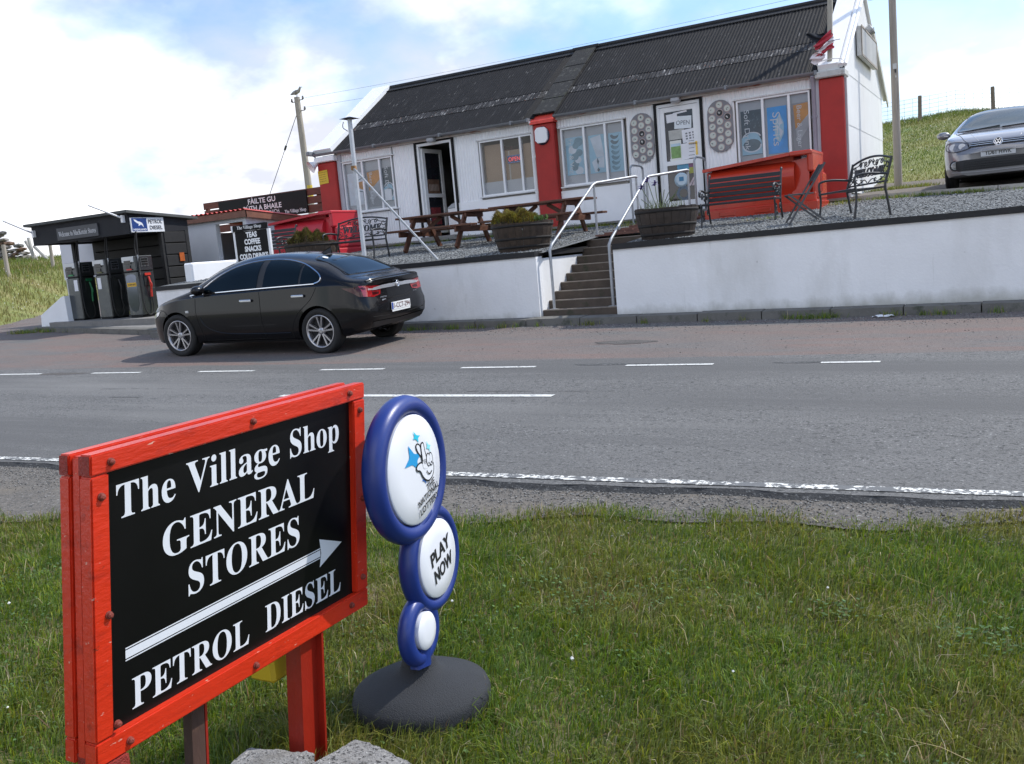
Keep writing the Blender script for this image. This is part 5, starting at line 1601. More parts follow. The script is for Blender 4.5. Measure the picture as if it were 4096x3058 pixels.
# scrollwork welcome benches
def spiral(cx_, cz_, r0, turns, a0, sgn, n=16):
    out = []
    for i in range(n):
        q = i / (n - 1); a = a0 + sgn * q * turns * 2 * math.pi; r_ = r0 * (1 - .78 * q)
        out.append((cx_ + r_ * math.cos(a), 0, cz_ + r_ * math.sin(a)))
    return out
def welcome_bench(loc, rz, label):
    t = thing('welcome_bench', label, 'bench', loc, rz, 'metal benches with WELCOME scrollwork backs')
    w = .62
    for s in (-1, 1):
        obj('leg', MB().tube(smoothpts([(s * w, .27, 0), (s * w, .22, .30), (s * w, .20, .45), (s * w, .25, .62), (s * w, .31, .84)], 4), .019, 6), CASTIRON, t)
        obj('leg', MB().tube(smoothpts([(s * w, -.27, 0), (s * w, -.23, .30), (s * w, -.25, .55), (s * w, -.20, .61), (s * w, -.02, .625), (s * w, .24, .60)], 5), .018, 6), CASTIRON, t)
    top = smoothpts([(-w, .31, .82), (-w * .5, .315, .875), (0, .32, .895), (w * .5, .315, .875), (w, .31, .82)], 5)
    fr = MB(); fr.tube(top, .017, 6); fr.tube([(-w, .235, .50), (w, .235, .50)], .014, 6)
    obj('back_frame', fr, CASTIRON, t)
    B = Matrix.Translation((0, .235, .50)) @ Matrix.Rotation(R(-13), 4, 'X')
    sc = MB()
    for s in (-1, 1):
        for (cx_, cz_, r0, tn, a0, sg) in ((.17, .31, .05, 1.1, -1.5, 1), (.34, .305, .05, 1.1, .2, 1), (.53, .26, .06, 1.0, -.5, -1), (.55, .10, .05, 1.1, 1.2, 1), (.40, .05, .036, 1.0, 2.2, -1), (.22, .045, .036, 1.0, .5, 1), (.06, .33, .035, 1.0, 2.0, -1)):
            sc.tube([B @ Vector((p[0] * s, p[1], p[2])) for p in spiral(cx_, cz_, r0, tn, a0, sg)], .009, 5)
        for pth in ([(0, .36), (.12, .27), (.26, .345), (.42, .30), (.58, .27)], [(.02, .02), (.14, .07), (.3, .02), (.46, .07), (.6, .02)], [(.60, .30), (.585, .18), (.61, .06)]):
            sc.tube([B @ Vector((p[0] * s, 0, p[2])) for p in smoothpts([(q[0], 0, q[1]) for q in pth], 5)], .008, 5)
    obj('scrollwork', sc, CASTIRON, t)
    obj('lettering', MB().text(serif('WELCOME'), .2, B @ Matrix.Translation((0, -.012, .175)) @ Matrix.Rotation(R(90), 4, 'X'), 0, width=.98, height=.135, bold=.02, depth=.008), CASTIRON, t)
    se = MB()
    se.tube([(-w, -.25, .42), (w, -.25, .42)], .016, 6); se.tube([(-w, .21, .42), (w, .21, .42)], .014, 6)
    obj('seat_frame', se, CASTIRON, t)
    for i in range(11):
        x = -w + .1 + i * .104
        obj('seat_strip', MB().bar((x, -.25, .425), (x, .21, .425), .030, .006), CASTIRON, t)
    return t
wb1 = welcome_bench((-11.78, 15.22, T(0, 15.2) - .02), 0, 'black metal WELCOME bench facing the road beside the steel post')
dup(wb1, (-2.16, 14.87, T(0, 14.8) - .02), R(-57), 'black metal WELCOME bench turned side on near the right end of the terrace')

# cast-iron ended slat benches
SLAT = mat('dark_slat_paint', (.016, .017, .022), .45, .25, 6, .2, 60, stretch=(.5, 3, 3))
def slat_bench(loc, rz, label):
    t = thing('slat_bench', label, 'bench', loc, rz, 'black slatted benches in front of the red tanks')
    w = .61
    for i in range(5):
        z_ = .44 + i * .082; y = .235 + i * .022
        obj('back_slat', MB().bbox((-w, y - .011, z_), (w, y + .011, z_ + .064), .004), SLAT, t)
    for i in range(6):
        obj('seat_slat', MB().bbox((-w - .02, -.26 + i * .077, .385 - abs(i - 3) * .003), (w + .02, -.26 + i * .077 + .062, .405), .004), SLAT, t)
    for s in (-1, 1):
        x = s * w
        e = MB()
        e.tube(smoothpts([(x, -.30, 0), (x, -.25, .2), (x, -.28, .38), (x, -.24, .40)], 5), .018, 6)
        e.tube(smoothpts([(x, .34, 0), (x, .24, .2), (x, .20, .38), (x, .27, .62), (x, .345, .85), (x, .38, .89), (x, .40, .86)], 5), .018, 6)
        e.tube([(x, -.26, .385), (x, .20, .385)], .016, 6)
        e.tube(smoothpts([(x, .27, .62), (x, .05, .60), (x, -.18, .63), (x, -.31, .60), (x, -.33, .54), (x, -.28, .53)], 5), .018, 6)
        obj('end_frame', e, CASTIRON, t)
        c = MB()
        for (cy, cz_, r0, tn, a0, sg) in ((-.16, .52, .07, 1.3, 0, 1), (-.02, .49, .06, 1.2, 2.5, -1), (.12, .52, .055, 1.2, 1, 1), (-.17, .24, .06, 1.2, 1.5, -1), (-.12, .14, .045, 1.1, 0, 1), (.14, .26, .06, 1.2, .5, 1), (-.28, .57, .03, 1.0, 0, 1)):
            c.tube([(x, cy + p[0], cz_ + p[2]) for p in spiral(0, 0, r0, tn, a0, sg, 12)], .010, 5)
        obj('scroll', c, CASTIRON, t)
    return t
sb = slat_bench((-4.06, 15.74, T(0, 15.74) - .03), R(1), 'black slatted bench in front of the red orange tank by the closed door')
dup(sb, (-14.98, 16.1, T(0, 16.1) - .02), 0, 'black slatted bench in front of the pink red tank behind the menu board')

# folding bistro chair
t = thing('folding_chair', 'thin grey folding chair standing side on by the red orange tank', 'chair', (-2.83, 14.66, T(0, 14.66) - .02), R(-68))
FC = mat('chair_grey_paint', (.060, .064, .070), .4, .2, 9)
for s in (-1, 1):
    x = s * .19
    obj('leg', MB().bar((x, -.27, 0), (x * .98, .29, .88), .018, .028), FC, t)
    obj('leg', MB().bar((x * .88, .30, 0), (x * .88, -.25, .46), .018, .028), FC, t)
obj('seat', MB().bbox((-.17, -.25, .445), (.17, .12, .462), .004), FC, t)
obj('backrest', MB().add([(-.18, .145, .64), (.18, .145, .64), (.18, .285, .87), (-.18, .285, .87), (-.18, .150, .635), (.18, .150, .635), (.18, .292, .865), (-.18, .292, .865)], [(0, 1, 2, 3), (7, 6, 5, 4), (0, 4, 5, 1), (1, 5, 6, 2), (2, 6, 7, 3), (3, 7, 4, 0)]), mat('chair_fabric', (.018, .018, .022), .8, .2, 9), t)
obj('stretcher', MB().tube([(-.19, -.2, .11), (.19, -.2, .11)], .009, 6).tube([(-.17, .2, .11), (.17, .2, .11)], .009, 6), FC, t)

# moulded plastic tanks
def tank(x0, x1, yf, z0, m, label):
    t = thing('plastic_tank', label, 'tank', ((x0 + x1) / 2, yf + .5, z0), 0, 'big moulded plastic tanks against the shop')
    hw = (x1 - x0) / 2
    b = MB(); b.bbox((-hw - .03, -.52, 0), (hw + .05, .60, .20), .02); b.bbox((-hw + .01, -.47, .19), (hw + .01, .57, .34), .015)
    for i in range(3):
        b.bbox((-hw + .25 + i * .65, -.535, .06), (-hw + .55 + i * .65, -.50, .15), .01)
    obj('base', b, m, t)
    pr = [(-.34, .34)] + [(-.34 - .13 * math.sin(q * math.pi / 2), .36 + .30 * q) for q in np.linspace(.12, 1, 8)] + [(-.47 + .28 * (1 - math.cos(a)), .66 + .28 * math.sin(a)) for a in np.linspace(.12, math.pi / 2, 10)] + [(.45, .94), (.45, .34)]
    bo = MB(); n = len(pr)
    vs_ = [(-hw + .10, p[0], p[1]) for p in pr] + [(hw - .36, p[0], p[1]) for p in pr]
    bo.add(vs_, [(i, i + 1, i + 1 + n, i + n)[::-1] for i in range(n - 1)], 0, True); bo.add(vs_, [tuple(range(n)), tuple(range(2 * n - 1, n - 1, -1))])
    obj('barrel', bo, m, t)
    e = MB()
    e.add([(hw - .42, -.36, .34), (hw - .10, -.46, .34), (hw - .10, -.42, .96), (hw - .42, -.30, .93), (hw - .42, .5, .34), (hw - .10, .5, .34), (hw - .10, .5, .98), (hw - .42, .5, .95)],
          [(0, 1, 2, 3), (1, 5, 6, 2), (3, 2, 6, 7), (5, 4, 7, 6), (4, 0, 3, 7)])
    e.bbox((hw - .12, -.50, .70), (hw - .02, .55, 1.06), .03); e.bbox((hw - .10, -.40, .20), (hw + .04, .5, .72), .05)
    e.tube([(hw + .03, -.15, .35), (hw + .03, -.12, .72)], .05, 8)
    obj('end_frame', e, m, t)
    obj('end_plate', MB().bbox((-hw, -.34, .34), (-hw + .10, .52, .90), .02), m, t)
    l = MB()
    l.add([(-hw - .04, -.48, .90), (hw - .40, -.50, 1.02), (hw - .40, .58, 1.03), (-hw - .04, .56, .92), (-hw - .04, -.48, .955), (hw - .40, -.50, 1.075), (hw - .40, .58, 1.08), (-hw - .04, .56, .97)],
          [(0, 3, 2, 1), (4, 5, 6, 7), (0, 1, 5, 4), (1, 2, 6, 5), (2, 3, 7, 6), (3, 0, 4, 7)])
    l.bbox((hw - .42, -.52, 1.0), (hw - .02, .58, 1.085), .02)
    l.add([(-hw + .1, -.22, .84), (hw - .40, -.22, .84), (hw - .40, -.24, 1.03), (-hw + .1, -.24, .91), (-hw + .1, .5, .84), (hw - .40, .5, .84), (hw - .40, .5, 1.03), (-hw + .1, .5, .91)], [(0, 1, 2, 3), (1, 5, 6, 2), (4, 0, 3, 7)])
    obj('lid', l, m, t)
REDP = mat('red_orange_plastic', (.47, .038, .016), .25, .08, 2, .12, 25, specks=[((.28, .022, .012), .6, .75, 3)])
PINKP = mat('pink_red_plastic', (.48, .026, .038), .38, .08, 2, .12, 25)
tank(-5.12, -3.14, 17.3, T(0, 17.3) - .02, REDP, 'big red orange moulded tank behind the slatted bench by the closed door')
tank(-15.95, -13.98, 17.3, T(0, 17.3) - .02, PINKP, 'big pink red moulded tank by the left red pillar')

# steel post with cap and stay
t = thing('steel_post', 'tall square galvanised post with flat black cap and slanting stay', 'post', (-11.12, 14.6, T(0, 14.6) - .05))
obj('post', MB().bbox((-.033, -.033, 0), (.033, .033, 2.78), .006), mat('dull_galvanised', (.50, .52, .55), .5, .12, 8, metal=.3, specks=[((.28, .22, .17), .64, .76, 6, (1, 1, .3))]), t)
obj('cap', MB().lathe([(.20, 2.78), (.04, 2.815), (.0, 2.815)], 4, Matrix.Rotation(R(45), 4, 'Z')), BLACKP, t)
obj('cord', MB().tube(smoothpts([(-.12, -.04, 2.74), (-.14, -.05, 2.64), (-.08, -.05, 2.58), (-.03, -.05, 2.55)], 5), .008, 5), CASTIRON, t)
obj('stay', MB().tube([(.02, -.05, 1.84), (2.24, -.86, -.02)], .021, 8), GALV, t)
obj('bracket', MB().box((.0, -.03, 1.86), (.09, .06, .08)), mat('rusty_bracket', (.30, .16, .06), .8, .3, 20), t)

# menu board on its posts
t = thing('menu_board', 'black board with white lettering listing teas, coffee, snacks and cold drinks', 'sign', (-13.70, 14.32, T(0, 14.3) - .02))
z0 = T(0, 14.3) - .02
obj('panel', MB().span((-.43, -.02, 1.86 - z0), (.435, .015, 2.50 - z0)), mat('board_black', (.006, .006, .007), .5, .2, 5, spec=.15), t)
hd = obj('header', MB().bbox((-.455, -.045, 2.505 - z0), (.45, .02, 2.63 - z0), .006), MATS['board_black'], t)
for s in (-1, 1):
    obj('post', MB().bbox((s * .465 - .03, -.015, 0), (s * .465 + .03, .045, 2.50 - z0), .004), WHITE2, t)
obj('post_cap', MB().bbox((-.50, -.05, 2.50 - z0), (-.46, .03, 2.625 - z0), .004), WHITE2, t)
M = Matrix.Rotation(R(90), 4, 'X')
LETW = mat('board_lettering_white', (.84, .84, .84), .5, .02, 4)
obj('lettering', MB().text(serif('The Village Shop'), .1, Matrix.Translation((0, -.0475, 2.567 - z0)) @ M, 0, width=.66, height=.085), LETW, hd)
mb = MB()
for s_, z_, w_ in (('TEAS', 2.42, .30), ('COFFEE', 2.28, .43), ('SNACKS', 2.135, .45), ('COLD DRINKS', 1.985, .78)):
    mb.text(s_, .1, Matrix.Translation((.02, -.0225, z_ - z0)) @ M, 0, width=w_, height=.115, bold=.05)
obj('lettering', mb, LETW, t)
# low white wall at the left end of the terrace
t = thing('low_wall', 'low sunlit white wall behind the menu board at the terrace end', 'wall', (-14.94, 15.4, 1.5))
obj('wall_body', MB().bbox((-.12, -1.72, -.15), (.12, 2.0, .46), .03), WHITE, t)

# ================================================================== SHED, FENCE AND GAELIC SIGN
t = thing('shed', 'small white shed with brown fascia and red corrugated roof', 'shed', (-17.9, 18.5, 2.0))
m = MB(); y0 = 17.5
m.span((-19.0, y0, 1.7), (-17.92, y0 + .14, 3.06)); m.span((-17.92, y0, 2.95), (-16.98, y0 + .14, 3.06)); m.span((-16.98, y0, 1.7), (-16.86, y0 + .14, 3.06)); m.span((-17.92, y0, 1.7), (-16.98, y0 + .14, 2.04))
m.add([(-16.86, y0 + .14, 1.7), (-16.86, 19.5, 1.7), (-16.86, 19.5, 2.86), (-16.86, y0 + .14, 3.06)], [(0, 1, 2, 3)]); m.span((-19.0, y0 + .14, 1.7), (-18.9, 19.5, 2.8)); m.span((-18.9, 19.4, 1.7), (-16.87, 19.5, 2.8))
obj('wall', m, mat('shed_white', (.66, .67, .71), .6, .05, 2, .2, 40), t, world=True)
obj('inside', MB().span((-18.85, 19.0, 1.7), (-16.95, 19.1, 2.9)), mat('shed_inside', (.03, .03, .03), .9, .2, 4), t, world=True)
m = MB()
m.span((-19.15, y0 - .13, 3.04), (-16.72, y0 - .095, 3.20))
m.add([(-16.72, y0 - .13, 3.04), (-16.72, 19.7, 2.85), (-16.72, 19.7, 3.00), (-16.72, y0 - .13, 3.20), (-16.755, y0 - .095, 3.04), (-16.755, 19.7, 2.85), (-16.755, 19.7, 3.00), (-16.755, y0 - .095, 3.20)], [(0, 1, 2, 3), (7, 6, 5, 4), (3, 2, 6, 7), (0, 4, 5, 1)])
obj('fascia', m, mat('brown_fascia', (.20, .085, .055), .6, .25, 3, .2, 40), t, world=True)
m = MB(); n = 150
vs_ = []
for i in range(n + 1):
    x = -19.2 + 2.5 * i / n; z_ = .022 * math.sin(2 * math.pi * x / .16)
    vs_ += [(x, y0 - .17, 3.235 + z_), (x, 19.75, 3.02 + z_)]
m.add(vs_, [(2 * i, 2 * i + 2, 2 * i + 3, 2 * i + 1) for i in range(n)], 0, True)
obj('roof', m, mat('red_roof_sheet', (.50, .060, .040), .5, .12, 4), t, world=True)

t = thing('board_fence', 'red brown horizontal board fence carrying the Gaelic welcome sign', 'fence', (-18.6, 20.05, 2.1))
FB = mat('red_brown_boards', (.135, .040, .025), .7, .25, 3, .3, 50, stretch=(.5, 3, 3), specks=[((.06, .025, .02), .58, .72, 5, (.4, 4, 4))])
for i, (za, zb) in enumerate(((3.60, 3.79), (3.38, 3.57), (3.14, 3.35), (2.90, 3.11), (2.66, 2.87), (2.42, 2.63))):
    obj('board', MB().bbox((-20.86, 20.0 + rnd.uniform(-.01, .01), za), (-18.4, 20.03, zb), .004), FB, t, world=True)
    obj('board', MB().bbox((-18.39, 20.0 + rnd.uniform(-.01, .01), za), (-15.9, 20.03, zb), .004), FB, t, world=True)
for x in (-20.78, -19.3, -17.6, -16.6):
    obj('post', MB().bbox((x - .05, 20.035, 2.0), (x + .05, 20.13, 3.78), .006), FB, t, world=True)
t = thing('shop_sign', 'long black sign with Gaelic lettering fixed to the red brown fence', 'sign', (-18.57, 19.97, 3.46))
obj('panel', MB().bbox((-1.64, -.02, -.31), (1.64, .02, .30), .004), mat('sign_black_gloss', (.007, .007, .008), .45, .2, 3, spec=.18), t)
M = Matrix.Rotation(R(90), 4, 'X')
mb = MB()
mb.text('F\u00c0ILTE GU', .1, Matrix.Translation((0.02, -.0225, .205)) @ M, 0, width=1.02, height=.18, bold=.02)
mb.text('B\u00d9TH A BHAILE', .1, Matrix.Translation((.02, -.0225, .015)) @ M, 0, width=1.42, height=.18, bold=.02)
mb.text('MHIC CHOINNICH', .1, Matrix.Translation((.02, -.0225, -.16)) @ M, 0, width=1.20, height=.11)
mb.text(serif('The Village Shop'), .1, Matrix.Translation((1.20, -.0225, -.225)) @ M, 0, width=.76, height=.12)
obj('lettering', mb, mat('sign_lettering_grey', (.72, .72, .73), .5, .05, 5), t)

# ================================================================== FUEL PUMPS
isl = struct('pump_island', MB(), CONC)
def zslab(mb, poly, z):
    n = len(poly)
    vs_ = [(p[0], p[1], float(G(*p)) - .1) for p in poly] + [(p[0], p[1], z if not callable(z) else z(*p)) for p in poly]
    mb.add(vs_, [tuple(range(n - 1, -1, -1)), tuple(range(n, 2 * n))] + [(i, (i + 1) % n, (i + 1) % n + n, i + n) for i in range(n)])
    return mb
obj('pavement', zslab(MB(), [(-20.85, 14.42), (-15.3, 13.25), (-15.25, 16.6), (-20.9, 16.6)], lambda x, y: float(G(x, y)) + .10), CONC, isl)
obj('plinth', zslab(MB(), [(-20.35, 14.18), (-16.62, 14.10), (-16.62, 16.5), (-20.35, 16.5)], lambda x, y: .875 + (x + 18) * -.012), CONC, isl)
STEEL = mat('brushed_steel_panel', (.11, .12, .125), .25, .12, 3, metal=.75, specks=[((.20, .21, .18), .58, .75, 2.5)])
PDARK = mat('pump_dark_panel', (.022, .024, .023), .35, .2, 5)
SCREEN = mat('pump_screen', (.015, .017, .016), .12, .2, 5)
def pump(xr, side_steel, noz, label, papers, plate=False):
    """xr: right front corner; the narrow display face looks to the road, the nozzle face to the right"""
    t = thing('fuel_pump', label, 'fuel pump', (xr, 14.5, .88), 0, 'fuel pumps under the canopy')
    w, d, h = .41, .47, 1.38
    sm = STEEL if side_steel else PDARK
    obj('plinth', MB().span((-w + .01, .01, 0), (-.01, d - .01, .05)), BLACKP, t)
    obj('body', MB().bbox((-w, 0, .05), (-.012, d, 1.02), .008), STEEL, t)
    obj('side_panel', MB().bbox((-.011, .01, .05), (.012, d - .01, 1.02), .006), sm, t)
    obj('head', MB().bbox((-w - .01, -.01, 1.045), (-.0, d + .01, h), .012), mat('pump_head_steel', (.10, .105, .105), .35, .1, 4, metal=.5), t)
    obj('neck', MB().span((-w + .02, .02, 1.02), (-.02, d - .02, 1.045)), BLACKP, t)
    obj('head_side', MB().bbox((.001, .01, 1.05), (.016, d - .01, h - .01), .004), STEEL if side_steel else PDARK, t)
    obj('header', MB().bbox((-w, -.03, h - .13), (-.03, -.011, h - .005), .004), mat('pump_header_white', (.58, .59, .58), .3, .05, 4), t)
    m = MB(); m.span((-w + .07, -.034, h - .17), (-.12, -.012, h - .09), None, 0); m.span((-w + .10, -.030, h - .27), (-.16, -.012, h - .20), None, 0)
    m.box((-w / 2 + .01, -.03, h - .292), (.16, .02, .03), None, 1)
    obj('display', m, [SCREEN, mat('pump_lettering_%s' % noz, {'green': (.02, .25, .08), 'black': (.1, .1, .03), 'red': (.5, .03, .03)}[noz], .4, .1, 6)], t)
    m = MB(); m.span((.017, .13, 1.13), (.024, .34, 1.33), None, 1); 
    for i in range(3):
        m.span((.0245, .15, 1.28 - i * .055), (.028, .32, 1.315 - i * .055), None, 0)
    for q in (.19, .28):
        m.lathe([(0, .0), (.018, 0)], 8, Matrix.Translation((.0285, q, 1.105 + .04)) @ Matrix.Rotation(R(90), 4, 'Y'), 2)
    obj('display', m, [SCREEN, mat('pump_face_grey', (.30, .31, .31) if side_steel else (.07, .07, .07), .4, .1, 5), mat('pump_dial', (.03, .03, .03), .3, .1, 5)], t)
    nc = {'green': (.015, .16, .06), 'black': (.02, .02, .022), 'red': (.55, .035, .02)}[noz]
    nm = mat('nozzle_' + noz, nc, .4, .12, 8)
    m = MB(); m.span((.013, .16, .70), (.03, .36, .96), None, 1); m.span((.03, .18, .93), (.055, .34, .985), None, 0)
    m.tube(smoothpts([(.045, .27, .90), (.075, .275, .78), (.08, .28, .66), (.06, .285, .60)], 5), [.024] * 16, 7, 0)
    m.tube(smoothpts([(.06, .285, .60), (.055, .285, .52), (.05, .285, .44)], 4), .026, 7, 0)
    m.tube(smoothpts([(.075, .26, .80), (.12, .27, .74), (.11, .28, .66)], 4), .012, 6, 0)
    obj('nozzle', m, [nm, PDARK], t)
    hp = smoothpts([(.05, .285, .45), (.06, .30, .25), (.07, .25, .08), (.075, .12, .05), (.06, .04, .25), (.045, .03, .70), (.04, .05, 1.05), (.03, .08, 1.45), (.02, .12, 1.92)], 7)
    obj('hose', MB().tube(hp, .015, 7), RUBBER, t)
    obj('hose', MB().tube(smoothpts([(.0, .12, 1.92), (-.10, .13, 1.6), (-.05, .10, 1.36)], 6), .013, 6), RUBBER, t)
    obj('hose_mast', MB().tube([(.025, .06, .95), (.03, .07, 1.40)], .018, 7), GALV, t)
    for (px_, pz, w_, h_) in papers:
        obj('notice', MB().box((px_, -.003, pz), (w_, .004, h_)), P_WHITE, t)
    if plate:
        m = MB(); m.span((-.36, -.008, .70), (-.06, -.002, .79), None, 0)
        for i in range(5): m.span((-.32 + i * .05, -.0095, .725), (-.29 + i * .05, -.0085, .765), None, 1)
        obj('price_plate', m, [mat('plate_amber', (.62, .36, .01), .4, .1, 6), mat('plate_ink', (.05, .03, .01), .5, .1, 6)], t)
        m = MB(); m.add([(-.38 + .17 * (1 - math.cos(a)), -.004, 0.12 if i == 99 else (.98 + .06 * math.sin(a) - .06)) for i, a in enumerate(np.linspace(0, math.pi, 12))] + [(-.05, -.004, .30), (-.12, -.004, .16), (-.22, -.004, .12), (-.32, -.004, .16), (-.38, -.004, .30)], [tuple(range(17))[::-1]])
        obj('door_panel', m, mat('pump_mirror_panel', (.13, .15, .19), .08, .1, 3, metal=.9), t)
    return t
pump(-19.50, False, 'green', 'leftmost fuel pump with green nozzle and white paper notice', [(-.10, .84, .13, .26)])
pump(-18.47, False, 'black', 'middle fuel pump with black nozzle and white paper notice', [(-.29, .84, .12, .26)])
pump(-17.46, True, 'red', 'right hand steel fuel pump with red nozzle and yellow plate', [], True)

t = thing('cheek_wall', 'white sloped cheek wall left of the fuel pumps', 'wall', (-20.3, 14.5, .8))
M = Matrix.Translation((-20.3, 14.72, 0)) @ Matrix.Rotation(R(90), 4, 'X')
obj('wall_body', MB().prism([(-.62, .70), (.42, .75), (.40, 1.50), (.30, 1.49), (-.58, 1.08)], .36, M), WHITE, t, world=True)

# canopy shelter
t = thing('fuel_canopy', 'dark flat roofed canopy shelter over the fuel pumps', 'canopy', (-19.2, 15.3, .85))
CAN = mat('canopy_dark_board', (.022, .023, .027), .65, .2, 2, .2, 40, spec=.2)
CANR = mat('canopy_roof_felt', (.075, .08, .078), .8, .2, 3, .3, 50)
m = MB(); m.span((-20.93, 14.50, 2.76), (-17.50, 14.56, 3.22)); m.span((-20.93, 14.56, 2.76), (-20.86, 16.2, 3.12))
m.add([(-17.50, 14.56, 2.76), (-17.50, 16.2, 2.80), (-17.50, 16.2, 3.06), (-17.50, 14.56, 3.21), (-17.56, 14.56, 2.76), (-17.56, 16.2, 2.80), (-17.56, 16.2, 3.06), (-17.56, 14.56, 3.21)], [(0, 1, 2, 3), (7, 6, 5, 4), (0, 4, 5, 1), (3, 2, 6, 7), (1, 5, 6, 2)])
obj('fascia', m, CAN, t, world=True)
m = MB()
m.add([(-21.08, 14.40, 3.225), (-17.40, 14.40, 3.225), (-17.40, 16.45, 3.06), (-21.08, 16.45, 3.06), (-21.08, 14.40, 3.285), (-17.40, 14.40, 3.285), (-17.40, 16.45, 3.12), (-21.08, 16.45, 3.12)], [(0, 3, 2, 1), (4, 5, 6, 7), (0, 1, 5, 4), (1, 2, 6, 5), (2, 3, 7, 6), (3, 0, 4, 7)])
obj('roof', m, CANR, t, world=True)
obj('soffit', MB().span((-20.9, 14.57, 2.80), (-17.56, 16.2, 2.82)), CAN, t, world=True)
BB = mat('black_stained_boards', (.010, .010, .011), .7, .3, 3, .3, 40, stretch=(.4, 3, 3))
for i in range(7):
    z_ = .90 + i * .272
    obj('board', MB().bbox((-20.75, 16.02, z_), (-17.52, 16.06, z_ + .245), .006), BB, t, world=True)
    obj('board', MB().bbox((-17.50, 15.42, z_), (-17.46, 16.06, z_ + .245), .006), BB, t, world=True)
for (x, y) in ((-17.53, 15.40), (-17.50, 16.10), (-20.78, 16.10), (-20.80, 15.5)):
    obj('post', MB().span((x - .05, y - .05, .7), (x + .05, y + .05, 2.8)), BB, t, world=True)
obj('back_lining', MB().span((-20.75, 16.10, .9), (-17.5, 16.13, 2.8)), mat('lining_black', (.008, .008, .008), .9, .1, 4), t, world=True)
t2_ = thing('white_panel', 'pale panel between the canopy and the leftmost fuel pump', 'panel', (-21.7, 16.3, 1.0))
obj('panel', MB().bbox((-22.4, 16.25, 1.9), (-20.95, 16.33, 2.86), .01), mat('pale_panel', (.62, .63, .68), .6, .04, 3), t2_, world=True)
obj('leg', MB().span((-22.35, 16.26, .8), (-22.28, 16.32, 1.9)).span((-21.02, 16.26, .8), (-20.96, 16.32, 1.9)), MATS['pale_panel'], t2_, world=True)
M = Matrix.Rotation(R(90), 4, 'X')
t = thing('name_board', 'dark grey board with faded white script on the canopy front', 'sign', (-19.23, 14.49, 2.95))
obj('board', MB().bbox((-.73, -.03, -.145), (.73, .008, .14), .004), mat('grey_sign_board', (.055, .058, .066), .5, .1, 4), t)
obj('lettering', MB().text(serif('Welcome to MacKenzie Stores'), .1, Matrix.Translation((0, -.0325, -.005)) @ M, 0, width=1.32, height=.12), mat('faded_lettering', (.55, .56, .58), .5, .1, 8), t)
t = thing('fuel_sign', 'blue and white PETROL DIESEL sign on the canopy end', 'sign', (-17.49, 15.0, 2.95))
Mx = Matrix(((0, 0, 1, 0), (1, 0, 0, 0), (0, 1, 0, 0), (0, 0, 0, 1)))      # drawing plane looking along +x
obj('board', MB().bbox((-.0, -.47, -.165), (.03, .46, .165), .004), mat('sign_white', (.72, .73, .75), .4, .03, 4), t)
mb = MB(); Md = Matrix.Translation((.0325, 0, 0)) @ Mx
mb.prism([(-.445, -.14), (-.03, -.14), (-.03, .15), (-.445, .15)], .001, Md, 0)
Mg = Matrix.Translation((.0345, 0, 0)) @ Mx
gull = [(-.39, .125), (-.33, .115), (-.27, .075), (-.22, .07), (-.165, .045), (-.135, -.01), (-.13, -.06), (-.16, -.02), (-.20, .01), (-.235, -.015), (-.275, -.02), (-.25, .02), (-.30, .04), (-.36, .08)]
mb.sheet(gull, Mg, 1)
mb.text('HIGHLAND', .1, Mg @ Matrix.Translation((-.237, -.105, 0)), 1, width=.36, height=.045, bold=.03)
mb.text('PETROL', .1, Mg @ Matrix.Translation((.21, .07, 0)), 2, width=.40, height=.09, bold=.02)
mb.text('DIESEL', .1, Mg @ Matrix.Translation((.22, -.065, 0)), 2, width=.36, height=.09, bold=.02)
obj('artwork', mb, [mat('sign_blue', (.012, .045, .19), .4, .08, 4), MATS['sign_white'], mat('sign_grey_letter', (.05, .052, .06), .5, .1, 5)], t)
def lamp_arm(a, b, label):
    t = thing('sign_light', label, 'lamp', a)
    d = Vector(b) - Vector(a)
    obj('arm', MB().tube([(0, 0, 0), d], .022, 8), WHITE2, t)
    obj('bracket', MB().span((-.03, -.02, -.10), (.03, .05, .06)), WHITE2, t)
lamp_arm((-20.82, 14.45, 3.06), (-20.84, 13.75, 3.37), 'white lamp arm at the left end of the canopy front')
lamp_arm((-17.62, 14.45, 3.12), (-17.78, 13.75, 3.42), 'white lamp arm near the right corner of the canopy front')
t = thing('warning_sign', 'small orange warning sign on the black boards right of the pumps', 'sign', (-17.44, 15.85, 2.18))
obj('plate', MB().box((0, 0, 0), (.012, .14, .20)), mat('warning_orange', (.40, .09, .015), .5, .15, 9), t)

# ================================================================== POLES, FENCES, HILL TOP
TIMB = mat('weathered_pole', (.33, .29, .245), .8, .18, 2.0, .4, 30, stretch=(4, 4, .3), specks=[((.17, .145, .12), .56, .72, 3, (5, 5, .4)), ((.46, .42, .37), .62, .75, 4, (5, 5, .4))])
t = thing('utility_pole', 'tall grey timber pole right of the shop gable', 'utility pole', (-2.25, 22.0, 2.1))
obj('pole', MB().tube([(0, 0, 0), (-.012, 0, 3), (-.03, 0, 8.6)], [.084, .077, .066], 16), TIMB, t)
m = MB(); m.span((-.035, -.088, 2.62), (.04, -.078, 2.73), None, 0); m.span((-.0, -.092, 2.54), (.03, -.08, 2.61), None, 1); m.span((.01, -.092, 2.44), (.03, -.08, 2.48), None, 0)
obj('plate', m, [mat('plate_pale', (.55, .55, .54), .5, .1, 5), mat('plate_dark', (.03, .03, .03), .5, .1, 5)], t)
t = thing('utility_pole', 'grey timber pole with a gull on top, behind the fence sign', 'utility pole', (-25.25, 30.0, 2.4))
obj('pole', MB().tube([(0, 0, -.3), (-.03, 0, 3), (-.10, 0, 6.10)], [.15, .135, .115], 14), TIMB, t)
m = MB()
